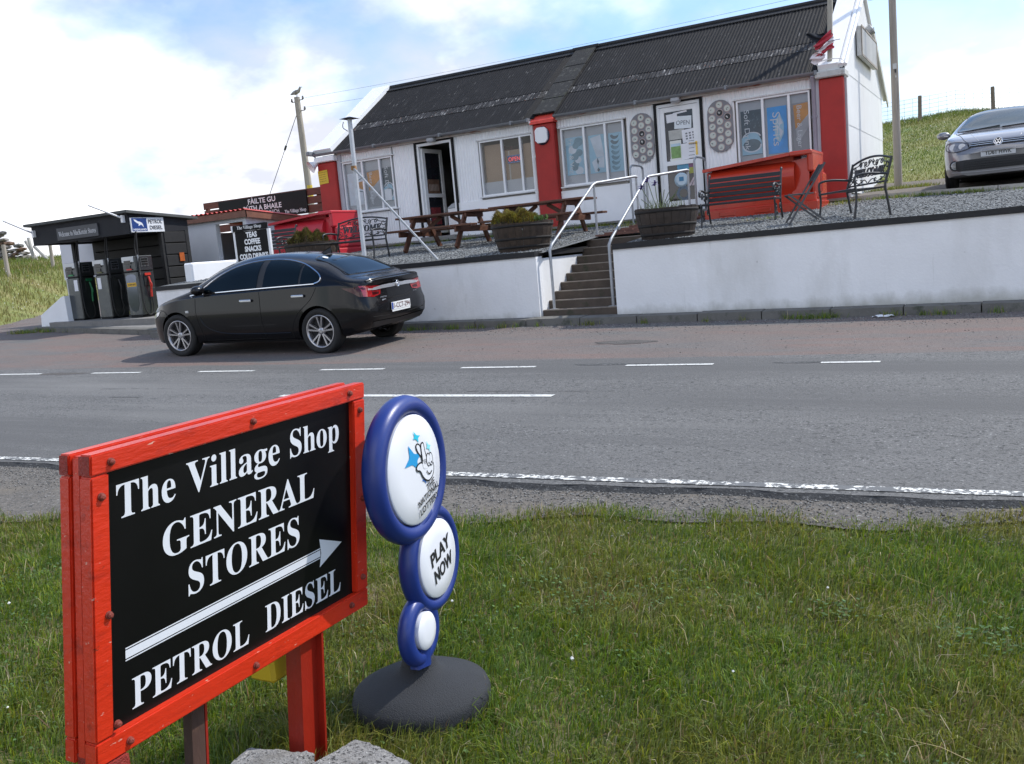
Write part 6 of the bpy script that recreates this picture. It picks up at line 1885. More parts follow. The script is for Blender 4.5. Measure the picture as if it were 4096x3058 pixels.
for (dx_, z_) in ((-.28, 5.98), (.30, 6.02), (.34, 5.60)):
    m.tube([(-.1, 0, z_ - .05), (-.1 + dx_, 0, z_ - .05)], .018, 5); m.lathe([(.03, -.04), (.05, 0), (.03, .05), (.045, .08), (.0, .10)], 10, Matrix.Translation((-.1 + dx_, 0, z_)))
obj('insulators', m, mat('insulator_brown', (.16, .14, .13), .3, .2, 8), t)
m = MB(); m.lathe([(.137, 2.1), (.136, 2.6)], 14, None, 0, True, False, False); m.sheet([(-.08, 2.22, 0), (.08, 2.22, 0), (0, 2.46, 0)], Matrix.Translation((-.02, -.145, 0)) @ Matrix.Rotation(R(90), 4, 'X'), 1)
obj('warning_band', m, [mat('band_yellow', (.58, .42, .04), .5, .1, 5), mat('band_dark', (.08, .07, .04), .5, .1, 5)], t)
t = thing('stay_wire', 'thin stay wire slanting down from the gull pole', 'wire', (-25.35, 30, 8.0))
obj('wire', MB().tube([(0, 0, 0), (-3.2, 0, -4.9)], .014, 5), CASTIRON, t); obj('insulator', MB().tube([(-.85, 0, -1.30), (-.95, 0, -1.46)], .045, 7), CASTIRON, t)
def wire(a, b, sag, label, r=.010):
    a = Vector(a); b = Vector(b)
    pts_ = [a.lerp(b, q) - Vector((0, 0, sag * 4 * q * (1 - q))) for q in np.linspace(0, 1, 24)]
    t = thing('overhead_wire', label, 'wire', a)
    obj('wire', MB().tube([p - a for p in pts_], r, 5), CASTIRON, t)
wire((-25.05, 30, 8.42), (6.0, 24.4, 7.45), .25, 'upper overhead wire from the gull pole over the shop roof', .004)
wire((-25.0, 30, 8.05), (6.0, 24.4, 6.95), .25, 'lower overhead wire from the gull pole over the shop roof', .004)
# gull on the pole: one continuous body, folded wings, legs on the pole top
t = thing('gull', 'young grey brown gull standing on the pole top facing right', 'gull', (-25.35, 30.0, 8.51))
bmg = bmesh.new()
def skinned(name, joints, edges, m, parent, sub=1):
    me = bpy.data.meshes.new(name)
    me.from_pydata([j[0] for j in joints], edges, [])
    o = bpy.data.objects.new(name, me); COL.objects.link(o)
    sk = o.modifiers.new('skin', 'SKIN'); ss = o.modifiers.new('sub', 'SUBSURF'); ss.levels = sub; ss.render_levels = sub
    for i, j in enumerate(joints):
        me.skin_vertices[0].data[i].radius = j[1]
    me.skin_vertices[0].data[0].use_root = True
    dg = bpy.context.evaluated_depsgraph_get()
    me2 = bpy.data.meshes.new_from_object(o.evaluated_get(dg))
    bpy.data.objects.remove(o)
    me2.polygons.foreach_set('use_smooth', [True] * len(me2.polygons))
    me2.materials.clear(); me2.materials.append(m)
    me2.name = name
    q = bpy.data.objects.new(name, me2); link(q, parent)
    return q
GU = mat('gull_mottled', (.30, .27, .24), .8, .3, 30, specks=[((.55, .53, .50), .5, .66, 14)])
skinned('body', [((0, 0, .17), (.085, .075)), ((.12, 0, .20), (.075, .08)), ((.19, 0, .28), (.045, .045)), ((.22, 0, .345), (.045, .048)), ((.265, 0, .345), (.03, .03)), ((-.14, 0, .15), (.06, .045)), ((-.28, 0, .12), (.03, .016))], [(0, 1), (1, 2), (2, 3), (3, 4), (0, 5), (5, 6)], GU, t, 2)
for s in (-1, 1):
    obj('wing', MB().add([(.13, s * .07, .25), (.05, s * .095, .16), (-.12, s * .085, .12), (-.33, s * .03, .115), (-.12, s * .05, .225), (.03, s * .06, .26)], [(0, 1, 2, 3, 4, 5) if s > 0 else (5, 4, 3, 2, 1, 0)]), mat('gull_wing', (.20, .18, .165), .8, .3, 30), t)
    obj('leg', MB().tube([(.02, s * .035, .12), (.015, s * .035, 0.005)], .009, 5), mat('gull_leg', (.35, .25, .2), .6, .1, 9), t)
obj('beak', MB().tube([(.285, 0, .342), (.345, 0, .325)], [.015, .006], 6), mat('gull_beak', (.05, .045, .04), .4, .1, 9), t)
# stock fence on the hill
t = thing('stock_fence', 'timber posts and square wire netting along the crest of the right hill', 'fence', (-2.0, 40.0, 5.2))
xs_ = [-8.30 + 2.52 * i for i in range(7)]
for i, x in enumerate(xs_):
    zb = float(H(x, 40.0))
    obj('post', MB().tube([(x, 40.0, zb - .3), (x + .02 * (-1) ** i, 40.0, zb + .95 + .04 * math.sin(i * 2))], [.075, .07], 9), mat('fence_post_timber', (.19, .155, .12), .85, .25, 5, .4, 30, stretch=(3, 3, .5)), t, world=True)
m = MB()
for k in range(6):
    z_ = .10 + k * .15
    m.tube([(x, 40.0, float(H(x, 40.0)) + z_) for x in np.linspace(xs_[0], xs_[-1], 25)], .006, 3, caps=False)
for x in np.arange(xs_[0], xs_[-1], .30):
    zb = float(H(x, 40.0)); m.tube([(x, 40.0, zb + .1), (x, 40.0, zb + .85)], .005, 3, caps=False)
obj('netting', m, mat('fence_wire', (.10, .10, .11), .6, .2, 9), t, world=True)
# left meadow: fence posts, leaning poles, dry stone wall
def fpost(x, y, h, r, label, lean=0.0):
    z_ = float(H(x, y))
    t = thing('fence_post', label, 'fence post', (x, y, z_), 0, 'weathered posts in the left meadow')
    obj('post', MB().tube([(0, 0, -.3), (lean, 0, h)], [r, r * .9], 8), TIMB, t)
fpost(-33.55, 22.0, 1.15, .085, 'thick weathered fence post at the left edge of the meadow')
fpost(-39.25, 28.0, 1.10, .085, 'lone weathered fence post in the meadow left of the pumps')
t = thing('leaning_poles', 'bleached poles propped against the end of the stone wall', 'poles', (-49.4, 34, float(H(-49.4, 34))))
for (a, b) in (((.5, 0, -.2), (-.5, .1, 1.1)), ((.3, -.1, -.2), (-.05, 0, 1.25)), ((1.9, -.2, -.3), (.2, .1, .75))):
    obj('pole', MB().tube([a, b], .09, 7), mat('bleached_wood', (.36, .34, .31), .85, .2, 4), t)
t = thing('stone_wall', 'ruined dry stone wall at the far left of the meadow', 'wall', (-52.0, 34.2, float(H(-52, 34.2)) - .20))
shapes = []
STM = [mat('field_stone_%s' % n_, c, .9, .3, 3, .5, 14, specks=[((.30, .29, .26), .6, .72, 4)]) for n_, c in (('grey', (.12, .115, .105)), ('brown', (.17, .105, .07)), ('pale', (.22, .20, .18)))]
for i in range(9):
    bmm = bmesh.new(); bmesh.ops.create_icosphere(bmm, subdivisions=1, radius=.5)
    r2 = random.Random(i)
    for v in bmm.verts:
        v.co *= r2.uniform(.72, 1.15)
    for v in bmm.verts:
        v.co.z *= .62; v.co.x = max(-.46, min(.46, v.co.x)); v.co.z = max(-.26, min(.28, v.co.z))
    me = MB().bm(bmm).mesh('stone'); me.materials.append(STM[i % 3]); shapes.append(me)
for row in range(9):
    x = -4.5 + (row % 2) * .2
    while x < 2.0 - row * .12:
        top = 1.70 if x < .3 else 1.15
        w = rnd.uniform(.32, .62)
        if row * .22 < top + rnd.uniform(-.1, .12):
            o = obj('stone', rnd.choice(shapes), [], t)
            o.location = (x + w / 2, rnd.uniform(-.08, .08), row * .22 + .02 - .1); o.scale = (w * 1.15, .75, rnd.uniform(.42, .55)); o.rotation_euler = (rnd.uniform(-.2, .2), rnd.uniform(-.15, .15), rnd.choice((0, 3.14)) + rnd.uniform(-.25, .25))
        x += w
for k in range(4):
    o = obj('stone', shapes[k], [], t); o.location = (-.9 + k * .35, -.1, 1.75 + .1 * (k % 2)); o.scale = (.55, .6, .5)

# ================================================================== ROADSIDE SHOP SIGN (near left)
SRED = mat('sign_red_gloss', (.56, .026, .006), .36, .10, 3, .25, 30, stretch=(2, .5, 2), spec=.5, specks=[((.30, .014, .006), .55, .75, 6, (3, 1, 3)), ((.60, .34, .26), .665, .69, 26, (2, .7, 3)), ((.14, .02, .01), .70, .73, 14, (3, 1, 3))])
SREDD = mat('sign_end_grain_red', (.26, .022, .014), .6, .2, 30, .8, 120)
SX = -1.99
SZ1 = 1.20; SZ0 = .437
def sp_(u, v, x=0.0):
    """sign drawing position (u along, v height) to thing-local: the whole frame has racked out of square"""
    return Vector((x, u - .55 - .150 * (SZ1 - v), v))
t = thing('village_sign', 'red framed black roadside board reading The Village Shop General Stores with arrow', 'sign', (SX, 1.99, 0))
def srail(u0, u1, v0, v1, x0, x1, name, m=SRED, bev=.004):
    mb = MB()
    bm_ = bmesh.new()
    vs_ = [bm_.verts.new(sp_(u, v, x)) for x in (x0, x1) for (u, v) in ((u0, v0), (u1, v0), (u1, v1), (u0, v1))]
    for f in ((0, 3, 2, 1), (4, 5, 6, 7), (0, 1, 5, 4), (1, 2, 6, 5), (2, 3, 7, 6), (3, 0, 4, 7)):
        bm_.faces.new([vs_[i] for i in f])
    bmesh.ops.recalc_face_normals(bm_, faces=bm_.faces[:])
    bmesh.ops.bevel(bm_, geom=list(bm_.edges), offset=bev, segments=2, affect='EDGES')
    mb.bm(bm_)
    return obj(name, mb, m, t)
U1 = 1.095
for (x0, x1) in ((-.046, 0.0), (-.122, -.082)):
    srail(0, U1, 1.147, 1.20, x0, x1, 'frame_rail'); srail(0, U1, SZ0, .497, x0, x1, 'frame_rail')
    srail(0, .053, .4985, 1.1455, x0, x1, 'frame_stile'); srail(U1 - .062, U1, .4985, 1.1455, x0, x1, 'frame_stile')
srail(.006, U1 - .006, SZ0 + .012, 1.194, -.080, -.048, 'frame_core')
# weathered end grain of the rails on the edge facing the camera
for (x0, x1) in ((-.044, -.004), (-.118, -.086)):
    mb = MB(); mb.add([sp_(-.0015, 1.150, x0), sp_(-.0015, 1.150, x1), sp_(-.0015, 1.197, x1), sp_(-.0015, 1.197, x0)], [(0, 1, 2, 3)])
    obj('end_grain', mb, SREDD, t)
mb = MB(); bx = -.021
mb.add([sp_(.05, .49, bx), sp_(U1 - .06, .49, bx), sp_(U1 - .06, 1.15, bx), sp_(.05, 1.15, bx), sp_(.05, .49, bx - .01), sp_(U1 - .06, .49, bx - .01), sp_(U1 - .06, 1.15, bx - .01), sp_(.05, 1.15, bx - .01)], [(0, 1, 2, 3), (7, 6, 5, 4), (0, 4, 5, 1), (1, 5, 6, 2), (2, 6, 7, 3), (3, 7, 4, 0)])
obj('board', mb, mat('sign_black_enamel', (.0035, .0035, .004), .35, .2, 4, spec=.22), t)
# lettering: drawn flat, then laid on the racked board
SLET = mat('sign_white_vinyl', (.66, .68, .72), .45, .02, 4)
SLEN = mat('sign_white_edge', (.80, .80, .80), .45, .02, 4)
def lay(mb2, dx):
    out = MB(); out.v = [tuple(sp_(p[0] * 1.0105 + .0150, p[1] + .0055 * p[1] - .0115, bx + dx)) for p in mb2.v]; out.f = mb2.f; out.mi = mb2.mi; out.sm = mb2.sm
    return out
def sign_text(body, u0, u1, v0, v1, shear=0.0):
    mb2 = MB(); mb2.text(serif(body), .1, Matrix.Translation(((u0 + u1) / 2, (v0 + v1) / 2, 0)), 0, width=u1 - u0, height=v1 - v0, res=5, shear=shear)
    return obj('lettering', lay(mb2, .0012), SLET, t)
sign_text('The', .072, .260, 1.022, 1.110)
sign_text('Village', .298, .665, .998, 1.112)
sign_text('Shop', .712, .950, 1.003, 1.114)
sign_text('GENERAL', .214, .822, .876, .967)
sign_text('STORES', .298, .748, .750, .841)
sign_text('PETROL', .108, .522, .531, .612)
sign_text('DIESEL', .590, .945, .535, .617)
mb2 = MB()
def arrow_y(u): return .679 + (u - .09) * .016
def para(u0, u1, a, b, mi=0):
    mb2.add([(u0, arrow_y(u0) + a, 0), (u1, arrow_y(u1) + a, 0), (u1, arrow_y(u1) + b, 0), (u0, arrow_y(u0) + b, 0)], [(0, 1, 2, 3)], mi)
para(.09, .846, -.0105, .0105)
para(.09, .846, .0135, .0168); para(.09, .846, -.0168, -.0135)
mb2.add([(.842, arrow_y(.84) - .044, 0), (.955, arrow_y(.955) + .002, 0), (.842, arrow_y(.84) + .046, 0), (.850, arrow_y(.85), 0)], [(0, 1, 2, 3)], 0)
obj('arrow', lay(mb2, .0012), SLET, t)
BOLT = mat('rusty_red_bolt', (.20, .035, .022), .7, .3, 40, .5, 80)
for (y_, z_) in ((1.493, 1.172), (1.452, 1.093), (1.990, 1.173), (2.447, 1.176), (2.491, 1.111), (2.454, .808), (2.406, .543), (2.331, .469), (1.876, .460), (1.423, .798), (1.400, .521), (1.427, .462)):
    M = Matrix.Translation((0.0, y_ - 1.99, z_)) @ Matrix.Rotation(R(90), 4, 'Y')
    obj('bolt', MB().lathe([(.0105, 0), (.0105, .003), (.0078, .0035), (.0078, .009), (.004, .011), (0, .011)], 12, M, 0, False), BOLT, t)
mb = MB(); mb.box((-.065, -.625, .455), (.115, .05, .04)); mb.box((-.06, -.63, .40), (.05, .05, .12)); mb.box((-.02, -.605, .42), (.05, .06, .03))
obj('corner_bracket', mb, SREDD, t)
RUST = mat('rusty_brown_steel', (.055, .026, .018), .75, .4, 9, .3, 40, stretch=(1, 1, .3), specks=[((.22, .025, .015), .60, .66, 5, (2, 2, .3)), ((.11, .055, .03), .6, .75, 12)])
PRED = mat('sign_post_red', (.27, .014, .006), .35, .2, 5, .2, 40, stretch=(1, 1, .4), specks=[((.18, .02, .012), .6, .75, 7, (2, 2, .4))])
mb = MB(); mb.bar((-.062, -.300, .455), (-.062, -.368, -.1), .034, .046, (0, 1, 0)); mb.bar((-.062, -.272, .44), (-.062, -.340, -.1), .036, .008, (0, 1, 0), 1)
obj('post', mb, [RUST, PRED], t)
mb = MB(); mb.bar((-.062, .118, .455), (-.062, .05, -.1), .060, .010, (0, 1, 0)); mb.bar((-.062 + .028, .156, .455), (-.062 + .028, .088, -.1), .009, .085, (0, 1, 0))
mb.bar((-.035, .192, .455), (-.035, .124, -.1), .06, .009, (0, 1, 0))
obj('post', mb, PRED, t)
def block(loc, dims, rz, label, seed):
    t = thing('concrete_block', label, 'block', loc, rz, 'concrete blocks at the sign foot')
    bm_ = bmesh.new(); bmesh.ops.create_cube(bm_, size=1.0)
    bmesh.ops.subdivide_edges(bm_, edges=bm_.edges[:], cuts=15, use_grid_fill=True)
    r2 = random.Random(seed)
    for v in bm_.verts:
        k = (abs(v.co.x) > .48) + (abs(v.co.y) > .48) + (abs(v.co.z) > .48)
        s_ = 1 - .022 * (k - 1) * (k > 1)
        v.co = Vector((v.co.x * dims[0] * s_, v.co.y * dims[1] * s_, v.co.z * dims[2] * s_ + dims[2] / 2)) + Vector((r2.uniform(-1, 1), r2.uniform(-1, 1), r2.uniform(-1, 1))) * .0030
        n_ = Vector((math.sin(v.co.y * 31 + seed), math.sin(v.co.x * 27 + v.co.z * 40 + seed), math.sin(v.co.x * 36 + v.co.y * 22))) * .0018
        v.co += n_
    obj('block', MB().bm(bm_), mat('rough_concrete', (.27, .262, .25), .95, .10, 8, 1.0, 150, specks=[((.05, .049, .047), .54, .59, 85), ((.46, .45, .43), .60, .65, 75), ((.18, .17, .155), .5, .7, 9)]), t)
block((-2.02, 1.845, -.03), (.24, .30, .150), R(12), 'grey concrete block behind the right hand sign post', 1)
block((-1.735, 1.965, -.03), (.27, .24, .165), R(-14), 'grey concrete block in front of the right hand sign post', 2)
t = thing('yellow_box', 'yellow plastic case half hidden behind the red framed sign', 'box', (-2.19, 2.19, .28))
obj('case', MB().bbox((-.05, -.115, 0), (.06, .115, .34), .012), mat('yellow_plastic', (.55, .38, .02), .4, .08, 6), t)
obj('lettering', MB().box((.0605, -.02, .075), (.001, .045, .10)), mat('black_print', (.02, .02, .02), .5, .1, 5), t)

# ================================================================== LOTTERY SIGN
t = thing('lottery_sign', 'blue swing sign of three stacked round panels on a black round base', 'sign', (-1.885, 2.565, .01), R(7))
BLUE = mat('royal_blue_plastic', (.012, .032, .185), .36, .05, 3, .05, 200, spec=.5)
PANEL = mat('sign_panel_white', (.75, .76, .80), .25, .015, 4)
Md = Mx.copy()                       # drawing plane: x along +y of the thing, facing +x
c1 = (.020, .870); c2 = (.126, .512); c3 = (-.014, .292)
def ring(c, ro, ri, th):
    M = Matrix.Translation((0, c[0], c[1])) @ Matrix.Rotation(R(90), 4, 'Y')
    prof = [(ri, th * .35)] + [((ro + ri) / 2 + (ro - ri) / 2 * math.cos(a), th * .98 * math.sin(a)) for a in np.linspace(math.pi * .86, math.pi * .14, 12)] + [(ro, 0)] + [((ro + ri) / 2 + (ro - ri) / 2 * math.cos(a), -th * .98 * math.sin(a)) for a in np.linspace(math.pi * .14, math.pi * .86, 12)] + [(ri, -th * .35)]
    return MB().lathe(prof, 56, M, 0, True, False, False)
for nm, c, ro, ri, th in (('ring', c1, .262, .190, .042), ('ring', c2, .199, .140, .036), ('ring', c3, .128, .064, .030)):
    obj(nm, ring(c, ro, ri, th), BLUE, t)
def web(a, b, w0, w1, th):
    mb = MB(); A = Vector((0, *a)); B = Vector((0, *b)); d = (B - A).normalized(); s_ = Vector((0, -d.z, d.y))
    q = []
    for (p, w) in ((A, w0), ((A + B) / 2, (w0 + w1) / 2 * .8), (B, w1)):
        for x in (th, -th):
            q += [p + s_ * w + Vector((x * .5, 0, 0)), p + Vector((x, 0, 0)), p - s_ * w + Vector((x * .5, 0, 0))]
    f = []
    for k in range(2):
        o = k * 6
        f += [(o, o + 1, o + 7, o + 6), (o + 1, o + 2, o + 8, o + 7), (o + 4, o + 3, o + 9, o + 10), (o + 5, o + 4, o + 10, o + 11), (o + 3, o, o + 6, o + 9), (o + 2, o + 5, o + 11, o + 8)]
    mb.add(q, f, 0, True)
    return mb
obj('joint', web((.075, .665), (.10, .65), .10, .10, .030), BLUE, t)
obj('joint', web((.08, .36), (.055, .345), .075, .075, .026), BLUE, t)
obj('neck', web((-.012, .235), (-.018, .165), .070, .056, .034), BLUE, t)
def disc(c, r, mb=None):
    M = Matrix.Translation((.033, c[0], c[1])) @ Matrix.Rotation(R(90), 4, 'Y')
    return MB().lathe([(r + .006, 0), (r + .001, .004), (r * .6, .008), (0, .009)], 48, M, 0, True).lathe([(r + .006, -.03), (r + .006, 0)], 48, M, 0, True, True, False)
for c, r in ((c1, .187), (c2, .137), (c3, .061)):
    obj('panel', disc(c, r), PANEL, t)
def lp(px_, py_):
    """artwork units measured from the middle of the big disc"""
    return ((px_ - 686) * .00083, -((py_ - 690) + .27 * (px_ - 686)) * .000415)
A1 = Matrix.Translation((.0432, c1[0], c1[1])) @ Mx
art = MB()
def layer(k): return Matrix.Translation((k * .0005, 0, 0)) @ A1
def star(tips, k, mi):
    P = [Vector((*lp(*p), 0)) for p in tips]
    cen = sum(P, Vector()) / len(P)
    out = []
    n = len(P)
    for i in range(n):
        a, b = P[i], P[(i + 1) % n]
        for q in np.linspace(0, 1, 6)[:-1]:
            p = a.lerp(b, q); out.append(p + (cen - p) * .42 * math.sin(q * math.pi))
    art.add(out, [tuple(range(len(out)))] if True else [], mi, False, layer(k))
star([(628, 475), (735, 560), (700, 700), (580, 655)], 0, 0)
star([(683, 362), (740, 405), (722, 465), (676, 430)], 0, 1)
star([(790, 460), (828, 505), (820, 565), (785, 528)], 0, 2)
star([(735, 765), (765, 790), (752, 830), (715, 795)], 0, 3)
star([(690, 690), (712, 700), (706, 728), (690, 705)], 0, 0)
def blob(pts_, k, mi, grow=0.0, n=5):
    P = smoothpts([(*lp(*p), 0) for p in pts_], n, True)
    cen = sum(P, Vector()) / len(P)
    out = []
    m_ = len(P)
    for i in range(m_):
        d = (P[(i + 1) % m_] - P[i - 1]); nn = Vector((d.y, -d.x, 0)).normalized()
        if nn.dot(P[i] - cen) < 0 and grow and False: nn = -nn
        out.append(P[i] + nn * grow)
    art.add(out, [tuple(range(m_))], mi, False, layer(k))
f1 = [(742, 590), (716, 560), (700, 520), (696, 492), (706, 482), (720, 492), (738, 540), (756, 590)]
f2 = [(742, 650), (736, 580), (734, 500), (742, 478), (753, 484), (758, 540), (766, 590), (770, 650)]
palm = [(742, 655), (718, 645), (695, 655), (680, 675), (684, 695), (702, 700), (716, 720), (728, 755), (748, 785), (775, 798), (805, 775), (824, 730), (828, 670), (800, 640), (770, 640)]
def area2(pts_):
    P = [lp(*p) for p in pts_]
    return sum(P[i][0] * P[(i + 1) % len(P)][1] - P[(i + 1) % len(P)][0] * P[i][1] for i in range(len(P)))
for k, sh in ((1, f1), (3, palm), (5, f2)):
    q = sh if area2(sh) > 0 else sh[::-1]
    blob(q, k, 4, .0058); blob(q, k + 1, 5, 0.0)
# the finger runs into the palm: no line across it
blob([(738, 620), (772, 620), (776, 690), (736, 690)][::-1], 6, 5)
for (cx_, cy_) in ((784, 625), (808, 622)):
    e = [(cx_ + 14 * math.cos(a), cy_ + 50 * math.sin(a)) for a in np.linspace(0, 6.28, 13)[:-1]]
    e = e if area2(e) > 0 else e[::-1]
    blob(e, 7, 4, .0045, 2); blob(e, 8, 5, 0, 2)
    p = [(cx_ + 2 + 5 * math.cos(a), cy_ + 28 + 10 * math.sin(a)) for a in np.linspace(0, 6.28, 9)[:-1]]
    blob(p, 9, 4, 0, 2)
sm_ = [(760, 715), (772, 742), (790, 745), (806, 722)]
S_ = smoothpts([(*lp(*p), 0) for p in sm_], 5)
for i in range(len(S_) - 1):
    a, b = S_[i], S_[i + 1]; d = (b - a).normalized(); nn = Vector((-d.y, d.x, 0)) * .0024
    art.add([a - nn, b - nn, b + nn, a + nn], [(0, 1, 2, 3)], 4, False, layer(9))
for s_, (px_, py_), w_ in (('THE', (793, 838), .064), ('NATIONAL', (764, 922), .170), ('LOTTERY', (764, 1000), .158)):
    q = lp(px_, py_)
    art.text(s_, .1, layer(1) @ Matrix.Translation((q[0], q[1], 0)) @ Matrix.Rotation(R(13), 4, 'Z'), 4, width=w_, height=.0235, bold=.018, shear=.12)
obj('artwork', art, [mat('logo_blue', (.015, .30, .62), .4, .05, 5), mat('logo_cyan', (.02, .52, .68), .4, .05, 5), mat('logo_pale_cyan', (.25, .72, .78), .4, .05, 5), mat('logo_dark_blue', (.03, .12, .40), .4, .05, 5), mat('logo_black', (.012, .012, .014), .5, .05, 5), PANEL], t)
mb = MB(); A2 = Matrix.Translation((.0432, c2[0], c2[1])) @ Mx @ Matrix.Rotation(R(14), 4, 'Z')
mb.text('PLAY', .1, A2 @ Matrix.Translation((.012, .027, 0)), 0, width=.168, height=.052, bold=.03, shear=.12); mb.text('NOW', .1, A2 @ Matrix.Translation((.008, -.042, 0)), 0, width=.160, height=.052, bold=.03, shear=.12)
obj('lettering', mb, MATS['logo_black'], t)
obj('base', MB().lathe([(.248, -.03), (.252, .03), (.243, .055), (.185, .085), (.105, .110), (.072, .125), (.060, .155), (.055, .180), (0, .182)], 44, Matrix.Translation((-.03, .012, .01))), mat('black_rubber_base', (.017, .019, .023), .75, .12, 8, .6, 220), t)
# litter by the kerb
t = thing('paper_scrap', 'crumpled white paper scrap lying by the kerb on the right', 'litter', (-1.55, 12.93, float(G(-1.55, 12.93)) + .008))
mb = MB(); r2 = random.Random(4)
vs_ = [(-.14 + .04 * i, -.03 + .03 * j + r2.uniform(-.01, .01), r2.uniform(0, .035)) for i in range(8) for j in range(3)]
mb.add(vs_, [(i * 3 + j, i * 3 + 3 + j, i * 3 + 4 + j, i * 3 + 1 + j) for i in range(7) for j in range(2)])
obj('paper', mb, P_WHITE, t)

# ================================================================== CARS
def curve(tab):
    """smooth monotone interpolation through (x, value) pairs"""
    xs = np.array([p[0] for p in tab], float); ys = np.array([p[1] for p in tab], float)
    h = np.diff(xs); d = np.diff(ys) / h
    m = np.zeros(len(xs)); m[0] = d[0]; m[-1] = d[-1]
    for i in range(1, len(xs) - 1):
        m[i] = 0 if d[i - 1] * d[i] <= 0 else 3 * (h[i - 1] + h[i]) / ((2 * h[i] + h[i - 1]) / d[i - 1] + (h[i] + 2 * h[i - 1]) / d[i])
    def f(x):
        x = min(max(x, xs[0]), xs[-1])
        i = min(max(int(np.searchsorted(xs, x)) - 1, 0), len(h) - 1)
        t = (x - xs[i]) / h[i]
        return float(ys[i] * (1 + 2 * t) * (1 - t) ** 2 + h[i] * m[i] * t * (1 - t) ** 2 + ys[i + 1] * t * t * (3 - 2 * t) + h[i] * m[i + 1] * t * t * (t - 1))
    return f
class Car:
    """a car shell lofted along its length; details are laid on by shooting rays at the shell. x runs from the rear bumper to the nose, +y is its left"""
    def __init__(s, L, top, wid, belt, sill, rear, front, wheels, wr, paint, tum=.42, npow=3.6, rb=.06, fb=.09, ro=1.0, fo=1.0):
        s.L = L; s.paint = paint; s.wr = wr; s.wheels = wheels
        ra, fa = wheels[0][0], wheels[-1][0]
        s.xm = lambda x: ra - (ra - x) * ro if x < ra else (fa + (x - fa) * fo if x > fa else x)
        T_, W_, B_, S_ = curve(top), curve(wid), curve(belt), curve(sill)
        RP, FP = curve(rear), curve(front)
        xs = sorted(set([0, .02, .05, .09, .14, .2] + list(np.linspace(.28, L - .3, 46)) + [L - .22, L - .15, L - .1, L - .06, L - .03, L]))
        rings = []
        for x in xs:
            T0, W0, zb, z0 = T_(x), W_(x), B_(x), S_(x)
            zb = min(zb, T0 - .045)
            half = [(0, z0), (.45 * W0, z0), (.80 * W0, z0), (.93 * W0, z0 + .025)]
            prof = ((z0 + .09, .965), (z0 + (.55 - z0) * .5, .985), (.55, 1.0), (.64, 1.0), (.72, .992))
            for (z_, k) in prof:
                if z_ < zb - .03: half.append((k * W0, z_))
                else: half.append((k * W0 * .98, min(z_, zb - .03 + .002 * len(half))))
            half.append((.972 * W0, zb - .018))
            Yb = .945 * W0
            for a in np.linspace(0, math.pi / 2, 17):
                sn = math.sin(a) ** (2 / npow); cs = math.cos(a) ** (2 / npow)
                z_ = zb + (T0 - zb) * sn
                y_ = (Yb - tum * (z_ - zb) * (1 if T0 - zb > .12 else (T0 - zb) / .12)) * cs
                half.append((max(y_, 0), z_))
            ring = []
            fr = max(0, 1 - x / .6) ** 2; ff = max(0, 1 - (L - x) / .6) ** 2
            for (y_, z_) in half:
                ring.append((x + RP(z_) * fr - FP(z_) * ff, y_, z_))
            full = ring + [(p[0], -p[1], p[2]) for p in ring[-2:0:-1]]
            rings.append(full)
        n = len(rings[0]); v = [p for r_ in rings for p in r_]
        f = []
        for i in range(len(rings) - 1):
            for k in range(n):
                f.append((i * n + k, i * n + (k + 1) % n, (i + 1) * n + (k + 1) % n, (i + 1) * n + k))
        nh = len(half)
        for (ri, bulge, flip) in ((0, -rb, False), (len(rings) - 1, fb, True)):
            base_ = ri * n; J = 6
            rows_ = []
            for k in range(3, nh):
                li = base_ + k; rr_ = base_ + (n - k) % n
                pl_ = v[li]
                if k == nh - 1:
                    rows_.append([li] * (J + 1)); continue
                if k == 3:
                    rows_.append([base_ + 3, base_ + 2, base_ + 1, base_, base_ + n - 1, base_ + n - 2, base_ + n - 3]); continue
                row = [li]
                for j in range(1, J):
                    u_ = 1 - 2 * j / J
                    v.append((pl_[0] + bulge * (1 - u_ * u_) * min(1, 4 * min(k - 3, nh - 1 - k) / nh), pl_[1] * u_, pl_[2])); row.append(len(v) - 1)
                row.append(rr_); rows_.append(row)
            for k in range(nh - 4):
                for j in range(J):
                    q_ = []
                    for i_ in (rows_[k][j], rows_[k][j + 1], rows_[k + 1][j + 1], rows_[k + 1][j]):
                        if i_ not in q_: q_.append(i_)
                    if len(q_) > 2: f.append(tuple(q_) if flip else tuple(q_[::-1]))
        me = bpy.data.meshes.new('shell'); me.from_pydata(v, [], f); me.update()
        bm_ = bmesh.new(); bm_.from_mesh(me); bmesh.ops.remove_doubles(bm_, verts=bm_.verts[:], dist=.0004); bmesh.ops.recalc_face_normals(bm_, faces=bm_.faces[:]); 
        if bm_.calc_volume(signed=True) < 0: bmesh.ops.reverse_faces(bm_, faces=bm_.faces[:])
        bm_.to_mesh(me); bm_.free()
        for q_ in me.vertices: q_.co.x = s.xm(q_.co.x)
        s.full = BVHTree.FromPolygons([p.co.copy() for p in me.vertices], [tuple(p.vertices) for p in me.polygons])
        # open the wheel arches
        ob = bpy.data.objects.new('shell', me); COL.objects.link(ob)
        tmp = []
        for (x, y) in wheels:
            for sg in (-1, 1):
                cm = MB().lathe([(wr * 1.115, -.22), (wr * 1.115, .40)], 40, Matrix.Translation((x, sg * (y - .02), wr)) @ Matrix.Rotation(R(-90 * sg), 4, 'X'), 0, False).mesh('cut')
                co = bpy.data.objects.new('cut', cm); COL.objects.link(co); tmp.append(co)
                md = ob.modifiers.new('arch', 'BOOLEAN'); md.operation = 'DIFFERENCE'; md.object = co; md.solver = 'EXACT'
        dg = bpy.context.evaluated_depsgraph_get()
        m2 = bpy.data.meshes.new_from_object(ob.evaluated_get(dg))
